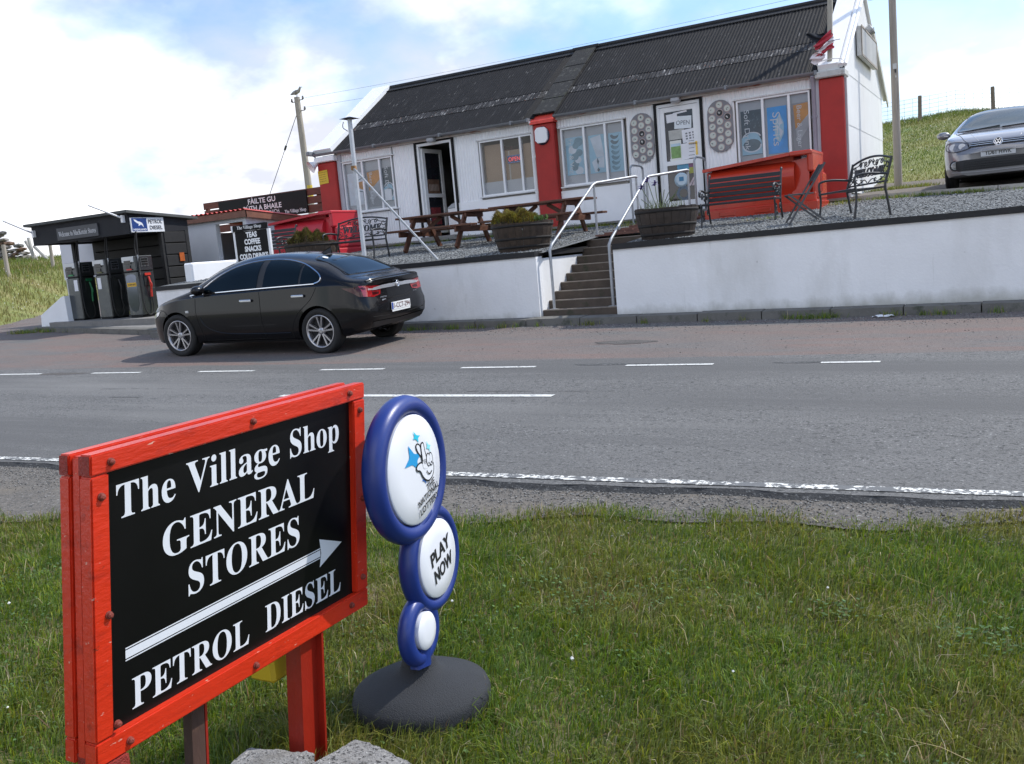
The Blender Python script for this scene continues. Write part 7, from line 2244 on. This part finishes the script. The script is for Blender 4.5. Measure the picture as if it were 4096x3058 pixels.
        bpy.data.objects.remove(ob)
        for co in tmp: bpy.data.objects.remove(co)
        m2.materials.clear(); m2.materials.append(paint)
        m2.polygons.foreach_set('material_index', [0] * len(m2.polygons))
        m2.polygons.foreach_set('use_smooth', [True] * len(m2.polygons))
        m2.set_sharp_from_angle(angle=R(42))
        m2.name = 'body'
        s.body = m2
    def hit(s, axis, a, b, sg=1, off=.004):
        """axis 'side': (x,z) from the left (sg=1) or right; 'top': (x,y); 'rear': (y,z); 'front': (y,z)"""
        if axis in ('side', 'top'): a = s.xm(a)
        o, d = {'side': (Vector((a, 3 * sg, b)), Vector((0, -sg, 0))), 'top': (Vector((a, b, 4)), Vector((0, 0, -1))),
                'rear': (Vector((-3, a, b)), Vector((1, 0, 0))), 'front': (Vector((9, a, b)), Vector((-1, 0, 0)))}[axis]
        p, nrm_, i, q = s.full.ray_cast(o, d)
        if p is None:
            return None
        if nrm_.dot(d) > 0: nrm_ = -nrm_
        return p + nrm_ * off
    def patch(s, axis, poly, sg=1, off=.004, step=.05, mb=None, mi=0, smooth=True):
        """a sheet with the given outline laid on the shell"""
        mb = mb or MB()
        P = []
        m_ = len(poly)
        for i in range(m_):
            a = Vector(poly[i]); b = Vector(poly[(i + 1) % m_]); k = max(1, int((b - a).length / step))
            for q in range(k): P.append(a.lerp(b, q / k))
        nb = len(P)
        x0 = min(p.x for p in P); x1 = max(p.x for p in P); y0 = min(p.y for p in P); y1 = max(p.y for p in P)
        def inside(px_, py_):
            c = False
            for i in range(nb):
                a, b = P[i], P[i - 1]
                if (a.y > py_) != (b.y > py_) and px_ < (b.x - a.x) * (py_ - a.y) / (b.y - a.y) + a.x: c = not c
            return c
        gx_ = np.arange(x0 + step * .5, x1, step); gy_ = np.arange(y0 + step * .5, y1, step)
        Q = list(P)
        for x in gx_:
            for y in gy_:
                if inside(x, y) and min((p.x - x) ** 2 + (p.y - y) ** 2 for p in P) > (step * .35) ** 2: Q.append(Vector((x, y)))
        r_ = delaunay_2d_cdt(Q, [], [list(range(nb))], 1, 1e-6)
        vs_ = []; ok = []
        for p in r_[0]:
            h_ = s.hit(axis, p.x, p.y, sg, off); ok.append(h_ is not None); vs_.append(h_ or Vector((0, 0, 0)))
        fs = []
        dirv = {'side': Vector((0, sg, 0)), 'top': Vector((0, 0, 1)), 'rear': Vector((-1, 0, 0)), 'front': Vector((1, 0, 0))}[axis]
        for f in r_[2]:
            if all(ok[i] for i in f):
                a, b, c = vs_[f[0]], vs_[f[1]], vs_[f[2]]
                fs.append(tuple(f) if (b - a).cross(c - a).dot(dirv) > 0 else tuple(f)[::-1])
        mb.add(vs_, fs, mi, smooth)
        return mb
    def line(s, axis, pts_, r_, sg=1, off=.002, mb=None, mi=0, n=5, closed=False, sub=5):
        mb = mb or MB()
        q = [s.hit(axis, p.x, p.y, sg, off) for p in smoothpts([(*p, 0) for p in pts_], sub, closed)]
        q = [p for p in q if p is not None]
        mb.tube(q, r_, n, mi, closed=closed)
        return mb
def wheel(car, root, x, y, sg, rimr, tw, spokes, rimm, name='wheel'):
    wr = car.wr
    w = bpy.data.objects.new('wheel', None); link(w, root); w.location = (x, sg * y, wr)
    w.rotation_euler = (0, 0, 0 if sg > 0 else math.pi)
    M = Matrix.Rotation(R(-90), 4, 'X')      # lathe axis along +y (outwards)
    h = tw / 2
    tread = [(rimr + .005, -h * .8), (wr - .045, -h * .98), (wr - .012, -h * .86), (wr, -h * .6)]
    for k in range(4):
        c = -h * .42 + k * h * .28
        tread += [(wr, c - .012), (wr - .007, c - .006), (wr - .007, c + .006), (wr, c + .012)]
    tread += [(wr, h * .6), (wr - .012, h * .86), (wr - .045, h * .98), (rimr + .03, h * .90), (rimr + .005, h * .80)]
    obj('tyre', MB().lathe(tread, 44, M, 0, True, False, False), RUBBER, w)
    rm = MB()
    rm.lathe([(rimr + .008, h * .84), (rimr + .004, h * .90), (rimr - .010, h * .88), (rimr - .022, h * .70), (rimr - .03, h * .2), (rimr - .03, -h * .7)], 44, M, 0, True, False, False)
    for k in range(5):
        for d in (-.105, .105) if spokes == 'double' else (0,):
            a = k * 2 * math.pi / 5 + math.pi / 2
            i_ = Vector((math.cos(a + d * 1.5) * .045, h * .62, math.sin(a + d * 1.5) * .045)); o_ = Vector((math.cos(a + d * 1.9) * (rimr - .012), h * .80, math.sin(a + d * 1.9) * (rimr - .012)))
            dd = (o_ - i_).normalized(); s_ = dd.cross(Vector((0, 1, 0))).normalized()
            wi, wo = (.020, .026) if spokes == 'double' else (.03, .05)
            rm.add([i_ + s_ * wi * .5 + Vector((0, .008, 0)), i_ - s_ * wi * .5 + Vector((0, .008, 0)), o_ - s_ * wo * .5, o_ + s_ * wo * .5,
                    i_ + s_ * wi * .7 - Vector((0, .03, 0)), i_ - s_ * wi * .7 - Vector((0, .03, 0)), o_ - s_ * wo * .6 - Vector((0, .035, 0)), o_ + s_ * wo * .6 - Vector((0, .035, 0))],
                   [(0, 1, 2, 3), (0, 3, 7, 4), (1, 5, 6, 2), (0, 4, 5, 1)])
    rm.lathe([(.062, h * .2), (.060, h * .60), (.045, h * .70), (.0, h * .72)], 18, M)
    obj('rim', rm, rimm, w)
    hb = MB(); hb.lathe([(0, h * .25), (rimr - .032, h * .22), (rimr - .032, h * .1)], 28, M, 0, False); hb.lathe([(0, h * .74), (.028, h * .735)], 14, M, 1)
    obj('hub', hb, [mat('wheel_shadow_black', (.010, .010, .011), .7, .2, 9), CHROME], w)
    return w
CGLASS = mat('car_glass', (.004, .007, .008), .03, .2, 2, spec=.3)
TRIMB = mat('black_trim', (.012, .012, .013), .45, .2, 9)
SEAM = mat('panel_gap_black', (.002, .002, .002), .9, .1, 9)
LRED = mat('tail_lamp_red', (.30, .008, .010), .08, .15, 12, spec=.8, coat=1.0)
LDK = mat('tail_lamp_dark', (.05, .004, .005), .12, .15, 12, spec=.4, coat=.3)
LCLR = mat('lamp_clear', (.50, .50, .52), .06, .25, 14, spec=.9, coat=1.0)
PLATE = mat('number_plate_white', (.72, .72, .70), .4, .02, 5)
# ---------------------------------------------------------------- black saloon
BLK = mat('black_metallic_paint', (.0045, .0042, .0050), .25, .15, 3, spec=.2, coat=.38)
opel = Car(4.84,
    [(0, 1.035), (.10, 1.055), (.30, 1.075), (.50, 1.11), (.75, 1.205), (1.05, 1.315), (1.4, 1.405), (1.8, 1.462), (2.2, 1.487), (2.5, 1.485), (2.8, 1.452), (3.1, 1.37), (3.4, 1.215), (3.66, 1.055), (3.85, .985), (4.2, .90), (4.5, .82), (4.7, .735), (4.84, .62)],
    [(0, .76), (.06, .81), (.2, .862), (.5, .90), (1.1, .925), (2.4, .922), (3.6, .925), (4.1, .905), (4.45, .83), (4.7, .68), (4.84, .47)],
    [(0, .90), (.3, .97), (.6, 1.00), (1.2, 1.005), (2.4, .975), (3.5, .935), (3.8, .91), (4.2, .845), (4.5, .76), (4.84, .55)],
    [(0, .34), (.4, .27), (.9, .21), (3.5, .19), (4.4, .19), (4.84, .24)],
    [(.2, .20), (.36, .07), (.50, .0), (.62, .0), (.70, .03), (.78, .085), (.92, .075), (1.0, .02), (1.06, -.01), (1.5, 0)],
    [(.1, .05), (.3, .0), (.5, .0), (.7, .03), (1.5, .05)],
    [(1.13, .80), (3.87, .80)], .338, BLK, ro=.72, fo=.84)
t = thing('parked_car', 'black saloon car parked facing left at the kerb below the terrace', 'car', (-7.813, 11.40, float(G(-7.813, 11.40)) - .012), 0)
t.rotation_euler = (-.030, -.017, R(183))
obj('body', opel.body, BLK, t)
RIM = mat('alloy_grey', (.42, .41, .42), .30, .08, 9, metal=.85)
for (x, y) in opel.wheels:
    for sg in (1, -1):
        wheel(opel, t, x, y - .0, sg, .237, .235, 'double', RIM)
dlo = [(3.38, .985), (3.20, 1.115), (3.0, 1.235), (2.75, 1.335), (2.45, 1.388), (2.1, 1.402), (1.75, 1.378), (1.42, 1.305), (1.15, 1.185), (1.035, 1.105), (1.06, 1.055), (1.16, 1.03)]
DL = [(p.x, p.y) for p in smoothpts([(*p, 0) for p in dlo], 4)] + [(2.2, 1.008)]
for sg in (1, -1):
    def clipx(poly, a, b):
        out = []
        for lim, keep in ((a, 1), (b, -1)):
            out = []; m_ = len(poly)
            for i in range(m_):
                p, q = poly[i], poly[(i + 1) % m_]
                ip = (p[0] - lim) * keep >= 0; iq = (q[0] - lim) * keep >= 0
                if ip: out.append(p)
                if ip != iq:
                    k = (lim - p[0]) / (q[0] - p[0]); out.append((lim, p[1] + (q[1] - p[1]) * k))
            poly = out
        return poly
    obj('pillar_trim', opel.patch('side', DL, sg, .003), TRIMB, t)
    for (a, b) in ((2.24, 3.36), (1.46, 2.12), (1.07, 1.42)):
        obj('side_window', opel.patch('side', clipx(DL, a, b), sg, .007), CGLASS, t)
    obj('chrome_trim', opel.line('side', [(3.44, .968)] + dlo, .012, sg, .006, sub=3, mb=opel.line('side', [(1.16, 1.025), (2.2, 1.003), (3.44, .965), (3.50, .93)], .010, sg, .006)), CHROME, t)
    sm = MB()
    for ln in ([(2.17, .99), (2.165, .7), (2.15, .42), (2.13, .26)], [(3.43, .94), (3.44, .7), (3.38, .45), (3.33, .25)], [(1.10, 1.0), (1.24, .80), (1.47, .62), (1.60, .42), (1.62, .25)], [(2.15, .255), (1.62, .25)], [(3.33, .25), (2.15, .255)], [(.70, 1.06), (.46, .98), (.30, .95)], [(4.05, .60), (4.15, .72), (4.3, .75)]):
        opel.line('side', ln, .0042, sg, .0, sm)
    obj('panel_gaps', sm, SEAM, t)
    obj('door_crease', opel.line('side', [(3.36, .62), (3.27, .48), (3.05, .385), (2.7, .345), (2.1, .335), (1.66, .335)], .007, sg, .0), BLK, t)
    obj('sill_trim', opel.patch('side', [(1.55, .215), (3.45, .205), (3.45, .235), (1.55, .245)], sg, .012), TRIMB, t)
    for (x, z_) in ((2.42, .835), (1.44, .865)):
        p = opel.hit('side', x, z_, sg, .03)
        obj('door_handle', MB().bbox((p.x - .11, p.y - .012, p.z - .019), (p.x + .11, p.y + .012, p.z + .019), .012), mat('satin_chrome', (.80, .80, .81), .30, .03, 5, metal=.8), t)
    p = opel.hit('side', 3.62, .71, sg, .004); obj('side_repeater', MB().bbox((p.x - .035, p.y - .006, p.z - .018), (p.x + .03, p.y + .006, p.z + .018), .006), mat('repeater_pale', (.6, .6, .58), .2, .1, 9), t)
    p = opel.hit('side', 3.25, 1.0, sg, .0)
    mm = MB(); bm_ = bmesh.new(); bmesh.ops.create_uvsphere(bm_, u_segments=16, v_segments=10, radius=1)
    mm.bm(bm_, Matrix.Translation((p.x + .03, p.y + sg * .13, 1.035)) @ Matrix.Diagonal((.085, .125, .075, 1)), 0, True); mm.bar((p.x + .03, p.y - sg * .02, .985), (p.x + .03, p.y + sg * .10, 1.01), .05, .03)
    obj('mirror', mm, BLK, t)
    # lamps
    hl = MB(); opel.patch('side', [(4.30, .735), (4.70, .64), (4.74, .58), (4.56, .60), (4.36, .67)], sg, .006, .04, hl)
    obj('headlight', hl, LCLR, t)
    tl = MB()
    opel.patch('side', [(.52, .940), (.30, .935), (.10, .955), (.06, .80), (.16, .80), (.28, .86)], sg, .006, .04, tl, 1)
    a = [(sg * .80, .955), (sg * .44, .925), (sg * .40, .895), (sg * .44, .80), (sg * .60, .775), (sg * .79, .80)]
    opel.patch('rear', a if sg < 0 else a[::-1], 1, .007, .03, tl, 0)
    opel.patch('rear', [(sg * .70, .91), (sg * .50, .885), (sg * .48, .865), (sg * .70, .885)][:: (1 if sg < 0 else -1)], 1, .010, .03, tl, 2)
    opel.patch('rear', [(sg * .62, .85), (sg * .47, .84), (sg * .47, .81), (sg * .62, .805)][:: (1 if sg < 0 else -1)], 1, .010, .03, tl, 1)
    obj('taillight', tl, [LRED, LDK, mat('tail_lamp_pale', (.55, .42, .42), .1, .2, 20, coat=1.0)], t)
ws = opel.patch('top', [(2.93, -.50), (3.30, -.60), (3.68, -.70), (3.73, 0), (3.68, .70), (3.30, .60), (2.93, .50), (2.90, 0)], 1, .005, .07)
obj('windscreen', ws, CGLASS, t)
rwp = [(.56, -.60), (.80, -.585), (1.15, -.53), (1.37, -.48), (1.43, 0), (1.37, .48), (1.15, .53), (.80, .585), (.56, .60), (.51, 0)]
obj('rear_window', opel.patch('top', rwp, 1, .005, .07), CGLASS, t)
obj('rear_window_trim', opel.line('top', rwp, .008, 1, .002, closed=True, sub=3), TRIMB, t)
mm = MB(); opel.line('top', [(.42, -.66), (.34, -.40), (.32, 0), (.34, .40), (.42, .66)], .004, 1, 0, mm); opel.line('rear', [(-.44, .795), (-.3, .735), (0, .72), (.3, .735), (.44, .795)], .005, 1, 0, mm); opel.line('rear', [(-.70, .50), (0, .47), (.70, .50)], .005, 1, 0, mm)
obj('boot_gaps', mm, SEAM, t)
obj('spoiler_lip', opel.line('top', [(.10, -.70), (.035, -.45), (.015, 0), (.035, .45), (.10, .70)], .022, 1, -.004, n=8), BLK, t)
obj('chrome_bar', opel.patch('rear', [(-.60, .910), (-.62, .872), (0, .878), (.62, .872), (.60, .910), (.4, .930), (0, .944), (-.4, .930)][::-1], 1, .022, .04), MATS['satin_chrome'], t)
p = opel.hit('rear', 0, .915, 1, .022)
M = Matrix.Translation(p) @ Matrix.Rotation(R(-90), 4, 'Y')
mm = MB().lathe([(.036, 0), (.052, .0), (.052, .008), (.036, .008), (.036, 0)], 22, M); mm.box((0, 0, .004), (.018, .10, .006), M @ Matrix.Rotation(R(20), 4, 'Z')); mm.lathe([(0, -.002), (.037, -.002)], 16, M, 1)
obj('badge', mm, [CHROME, TRIMB], t)
Mr = Matrix(((0, 0, -1, 0), (-1, 0, 0, 0), (0, 1, 0, 0), (0, 0, 0, 1)))      # drawing plane facing the rear
p = opel.hit('rear', 0, .60, 1, .012)
pl = MB(); Mp = Matrix.Translation(p) @ Mr
pl.prism([(-.26, -.056), (.26, -.056), (.26, .056), (-.26, .056)], .006, Mp, 0); pl.prism([(-.255, -.05), (-.215, -.05), (-.215, .05), (-.255, .05)], .001, Mp @ Matrix.Translation((0, 0, .007)), 1)
pl.prism([(-.25, -.083), (.25, -.083), (.25, -.060), (-.25, -.060)], .006, Mp, 0)
pl.text('1-CCT-294', .1, Mp @ Matrix.Translation((.022, 0, .0085)), 2, width=.44, height=.075, bold=.012)
obj('number_plate', pl, [PLATE, mat('plate_blue', (.02, .06, .30), .4, .1, 5), mat('plate_dark_red', (.10, .02, .02), .5, .1, 5)], t)
em = MB(); p = opel.hit('rear', .37, .755, 1, .006); Mp = Matrix.Translation(p) @ Mr
em.text('INSIGNIA', .03, Mp, 0, width=.17, height=.022); em.box((0, -.045, 0), (.10, .022, .004), Mp)
p = opel.hit('rear', -.52, .76, 1, .006); em.text('ECOTEC', .03, Matrix.Translation(p) @ Mr, 0, width=.10, height=.018)
obj('emblem', em, CHROME, t)
obj('lower_bumper', opel.patch('rear', [(-.68, .345), (.68, .345), (.70, .43), (0, .41), (-.70, .43)][::-1], 1, .008, .05), TRIMB, t)
p = opel.hit('top', 1.55, 0, 1, 0)
obj('aerial_fin', MB().add([(p.x - .12, 0, p.z + .085), (p.x - .13, -.022, p.z - .005), (p.x - .13, .022, p.z - .005), (p.x + .10, 0, p.z - .004), (p.x - .09, 0, p.z + .088)], [(0, 1, 3, 4), (0, 4, 3, 2), (0, 2, 1)]), BLK, t)
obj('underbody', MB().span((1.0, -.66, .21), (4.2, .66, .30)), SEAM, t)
# a small sticker on the rear window
p = opel.hit('top', 1.28, .36, 1, .010)
obj('sticker', MB().lathe([(0, 0), (.05, 0)], 14, Matrix.Translation(p) @ Matrix.Rotation(R(-20), 4, 'Y')), PLATE, t)

# ---------------------------------------------------------------- grey hatchback
GRY = mat('grey_metallic_paint', (.22, .215, .225), .30, .06, 3, spec=.6, metal=.35, coat=1.0)
golf = Car(4.20,
    [(0, .86), (.05, 1.05), (.15, 1.22), (.35, 1.37), (.8, 1.455), (1.4, 1.48), (1.9, 1.462), (2.25, 1.395), (2.6, 1.235), (2.9, 1.07), (3.1, 1.005), (3.5, .945), (3.85, .87), (4.05, .80), (4.15, .745), (4.20, .66)],
    [(0, .78), (.1, .84), (.4, .88), (.9, .893), (3.3, .89), (3.7, .865), (3.95, .80), (4.12, .69), (4.20, .58)],
    [(0, .80), (.3, .98), (1, 1.0), (2.8, .96), (3.1, .93), (3.6, .86), (4.0, .74), (4.2, .58)],
    [(0, .28), (.4, .2), (3.8, .18), (4.2, .20)],
    [(.2, .1), (.5, 0), (.8, .03), (1.5, .1)],
    [(.1, .07), (.25, .0), (.45, .0), (.55, .02), (.75, .05), (1.5, .06)],
    [(.75, .775), (3.32, .775)], .318, GRY, .40, 3.4)
t = thing('parked_car', 'grey hatchback car facing the road beside the shop gable, partly out of frame', 'car', (-.16, 22.15, T(0, 18.6) + .03), R(-91.5))
obj('body', golf.body, GRY, t)
for (x, y) in golf.wheels:
    for sg in (1, -1):
        wheel(golf, t, x, y, sg, .20, .205, 'single', RIM)
wsp = [(2.12, -.50), (2.5, -.60), (2.93, -.70), (3.0, -.35), (3.02, 0), (3.0, .35), (2.93, .70), (2.5, .60), (2.12, .50), (2.08, 0)]
obj('windscreen', golf.patch('top', wsp, 1, .005, .06), mat('windscreen_glass', (.06, .075, .075), .03, .2, 2, spec=1.0), t)
obj('windscreen_trim', golf.line('top', wsp, .010, 1, .0, closed=True, sub=3), TRIMB, t)
for sg in (1, -1):
    win = [(2.72, .985), (2.45, 1.17), (2.15, 1.33), (1.8, 1.395), (1.3, 1.40), (.8, 1.36), (.55, 1.25), (.5, 1.02)]
    obj('side_window', golf.patch('side', win, sg, .006), CGLASS, t)
    sm = MB()
    for ln in ([(1.55, 1.0), (1.55, .3)], [(2.75, .95), (2.72, .3)]): golf.line('side', ln, .004, sg, 0, sm)
    golf.line('top', [(3.02, sg * .72), (3.4, sg * .66), (3.75, sg * .585), (4.0, sg * .52), (4.1, sg * .40), (4.13, 0)], .005, 1, 0, sm)
    obj('panel_gaps', sm, SEAM, t)
    obj('bonnet_crease', golf.line('top', [(3.05, sg * .50), (3.4, sg * .47), (3.8, sg * .40), (4.08, sg * .30)], .007, 1, -.002), GRY, t)
    hp = [(sg * .43, .665), (sg * .47, .735), (sg * .60, .775), (sg * .76, .785), (sg * .815, .74), (sg * .80, .66), (sg * .68, .615), (sg * .52, .63)]
    hl = golf.patch('front', hp if sg > 0 else hp[::-1], 1, .006, .035)
    for (cy, cz_, r_) in ((sg * .55, .695, .055), (sg * .69, .70, .06)):
        p = golf.hit('front', cy, cz_, 1, .010)
        hl.lathe([(0, .0), (r_ * .5, .003), (r_, 0)], 16, Matrix.Translation(p) @ Matrix.Rotation(R(75), 4, 'Y'), 1)
    obj('headlight', hl, [mat('headlight_glass', (.20, .20, .215), .06, .3, 16, coat=1.0), LCLR], t)
    obj('headlight_rim', golf.line('front', hp, .007, 1, .006, closed=True, sub=3), TRIMB, t)
    p = golf.hit('front', sg * .655, .385, 1, .012); M = Matrix.Translation(p) @ Matrix.Rotation(R(90), 4, 'Y') @ Matrix.Rotation(R(25 * sg), 4, 'X')
    obj('fog_light', MB().lathe([(.068, -.02), (.068, .0), (.058, .006), (.055, -.0)], 20, M, 0).lathe([(0, .004), (.052, .002)], 18, M, 1).lathe([(0, -.015), (.09, -.012)], 18, M, 2), [mat('fog_ring', (.30, .30, .31), .2, .1, 9, metal=.8), mat('fog_glass', (.12, .12, .125), .08, .3, 20, coat=1.0), TRIMB], t)
    p = golf.hit('side', 2.62, 1.0, sg, 0)
    mm = MB(); bm_ = bmesh.new(); bmesh.ops.create_uvsphere(bm_, u_segments=16, v_segments=10, radius=1)
    mm.bm(bm_, Matrix.Translation((p.x + .04, p.y + sg * .135, 1.02)) @ Matrix.Diagonal((.075, .115, .072, 1)), 0, True); mm.bar((p.x + .03, p.y - sg * .03, .975), (p.x + .03, p.y + sg * .10, .995), .05, .03, mi=1)
    mm.bar((p.x + .115, p.y + sg * .05, 1.00), (p.x + .09, p.y + sg * .235, 1.015), .012, .010, mi=2)
    obj('mirror', mm, [GRY, TRIMB, LCLR], t)
gr = golf.patch('front', [(-.45, .665), (.45, .665), (.47, .715), (.40, .745), (0, .748), (-.40, .745), (-.47, .715)], 1, .007, .035)
for z_ in (.690, .720):
    golf.line('front', [(-.44, z_), (-.2, z_ + .003), (0, z_ + .004), (.2, z_ + .003), (.44, z_)], .0055, 1, .012, gr, 1)
obj('grille', gr, [TRIMB, CHROME], t)
lg = golf.patch('front', [(-.72, .33), (-.60, .285), (.60, .285), (.72, .33), (.70, .455), (.5, .465), (-.5, .465), (-.70, .455)], 1, .007, .04)
for z_ in (.32, .355, .39, .425): golf.line('front', [(-.52, z_), (0, z_ - .004), (.52, z_)], .005, 1, .010, lg, 0)
obj('lower_grille', lg, mat('grille_black', (.012, .012, .013), .6, .2, 40, .5, 90), t)
obj('bumper_lip', golf.line('front', [(-.72, .275), (-.4, .255), (0, .25), (.4, .255), (.72, .275)], .007, 1, .004), mat('lip_grey', (.3, .3, .31), .3, .1, 9), t)
p = golf.hit('front', 0, .712, 1, .022)
M = Matrix.Translation(p) @ Matrix.Rotation(R(82), 4, 'Y'); Mf = Matrix.Translation(p + Vector((.011, 0, 0))) @ Mx
mm = MB().lathe([(.056, -.004), (.070, -.004), (.070, .008), (.056, .008), (.056, -.004)], 26, M, 0); mm.lathe([(0, -.002), (.057, -.002)], 20, M, 1)
for (a, b) in (((-.030, .043), (-.003, .008)), ((.030, .043), (.003, .008)), ((-.047, .022), (-.024, -.045)), ((-.024, -.045), (0, -.004)), ((0, -.004), (.024, -.045)), ((.024, -.045), (.047, .022))):
    mm.bar(Mf @ Vector((a[0], a[1], 0)), Mf @ Vector((b[0], b[1], 0)), .011, .006, (1, 0, 0))
obj('badge', mm, [CHROME, mat('badge_dark', (.03, .03, .04), .3, .1, 9)], t)
p = golf.hit('front', 0, .545, 1, .014); Mf = Matrix.Translation(p) @ Mx
mm = MB().prism([(-.26, -.056), (.26, -.056), (.26, .056), (-.26, .056)], .006, Mf, 0)
mm.text('YD61 HWK', .1, Mf @ Matrix.Translation((0, 0, .0085)), 1, width=.40, height=.070, bold=.02)
obj('number_plate', mm, [mat('plate_silver', (.48, .49, .50), .4, .02, 5), mat('plate_black', (.02, .02, .02), .5, .1, 5)], t)
mm = MB()
for (y0_, y1_) in ((-.62, -.02), (.02, .60)):
    a = golf.hit('top', 3.04, y0_, 1, .015); b = golf.hit('top', 2.93, y1_, 1, .015); mm.tube([a, b], .010, 5)
obj('wipers', mm, TRIMB, t)
obj('roof_rails', golf.line('top', [(2.0, -.50), (1.5, -.55), (.9, -.56)], .009, 1, .003, mb=golf.line('top', [(2.0, .50), (1.5, .55), (.9, .56)], .009, 1, .003)), TRIMB, t)
obj('dashboard', MB().span((2.3, -.5, .9), (2.6, .5, .96)), TRIMB, t)
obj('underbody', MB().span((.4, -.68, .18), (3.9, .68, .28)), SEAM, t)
# pale timber edging between the gravel and the track
ed = struct('track_edging', MB(), CONC)
EDM = mat('pale_edging', (.42, .40, .36), .8, .15, 6, .3, 40)
px0 = None
for i, x in enumerate(np.arange(-2.62, 9, 1.18)):
    x2 = x + 1.165
    ya = 18.62 - .42 * min(max(x + 2.4, 0), 3); yb = 18.62 - .42 * min(max(x2 + 2.4, 0), 3)
    obj('edging_board', MB().bar((x, ya, T(0, ya) + .03), (x2, yb, T(0, yb) + .03), .07, .12), EDM, ed)
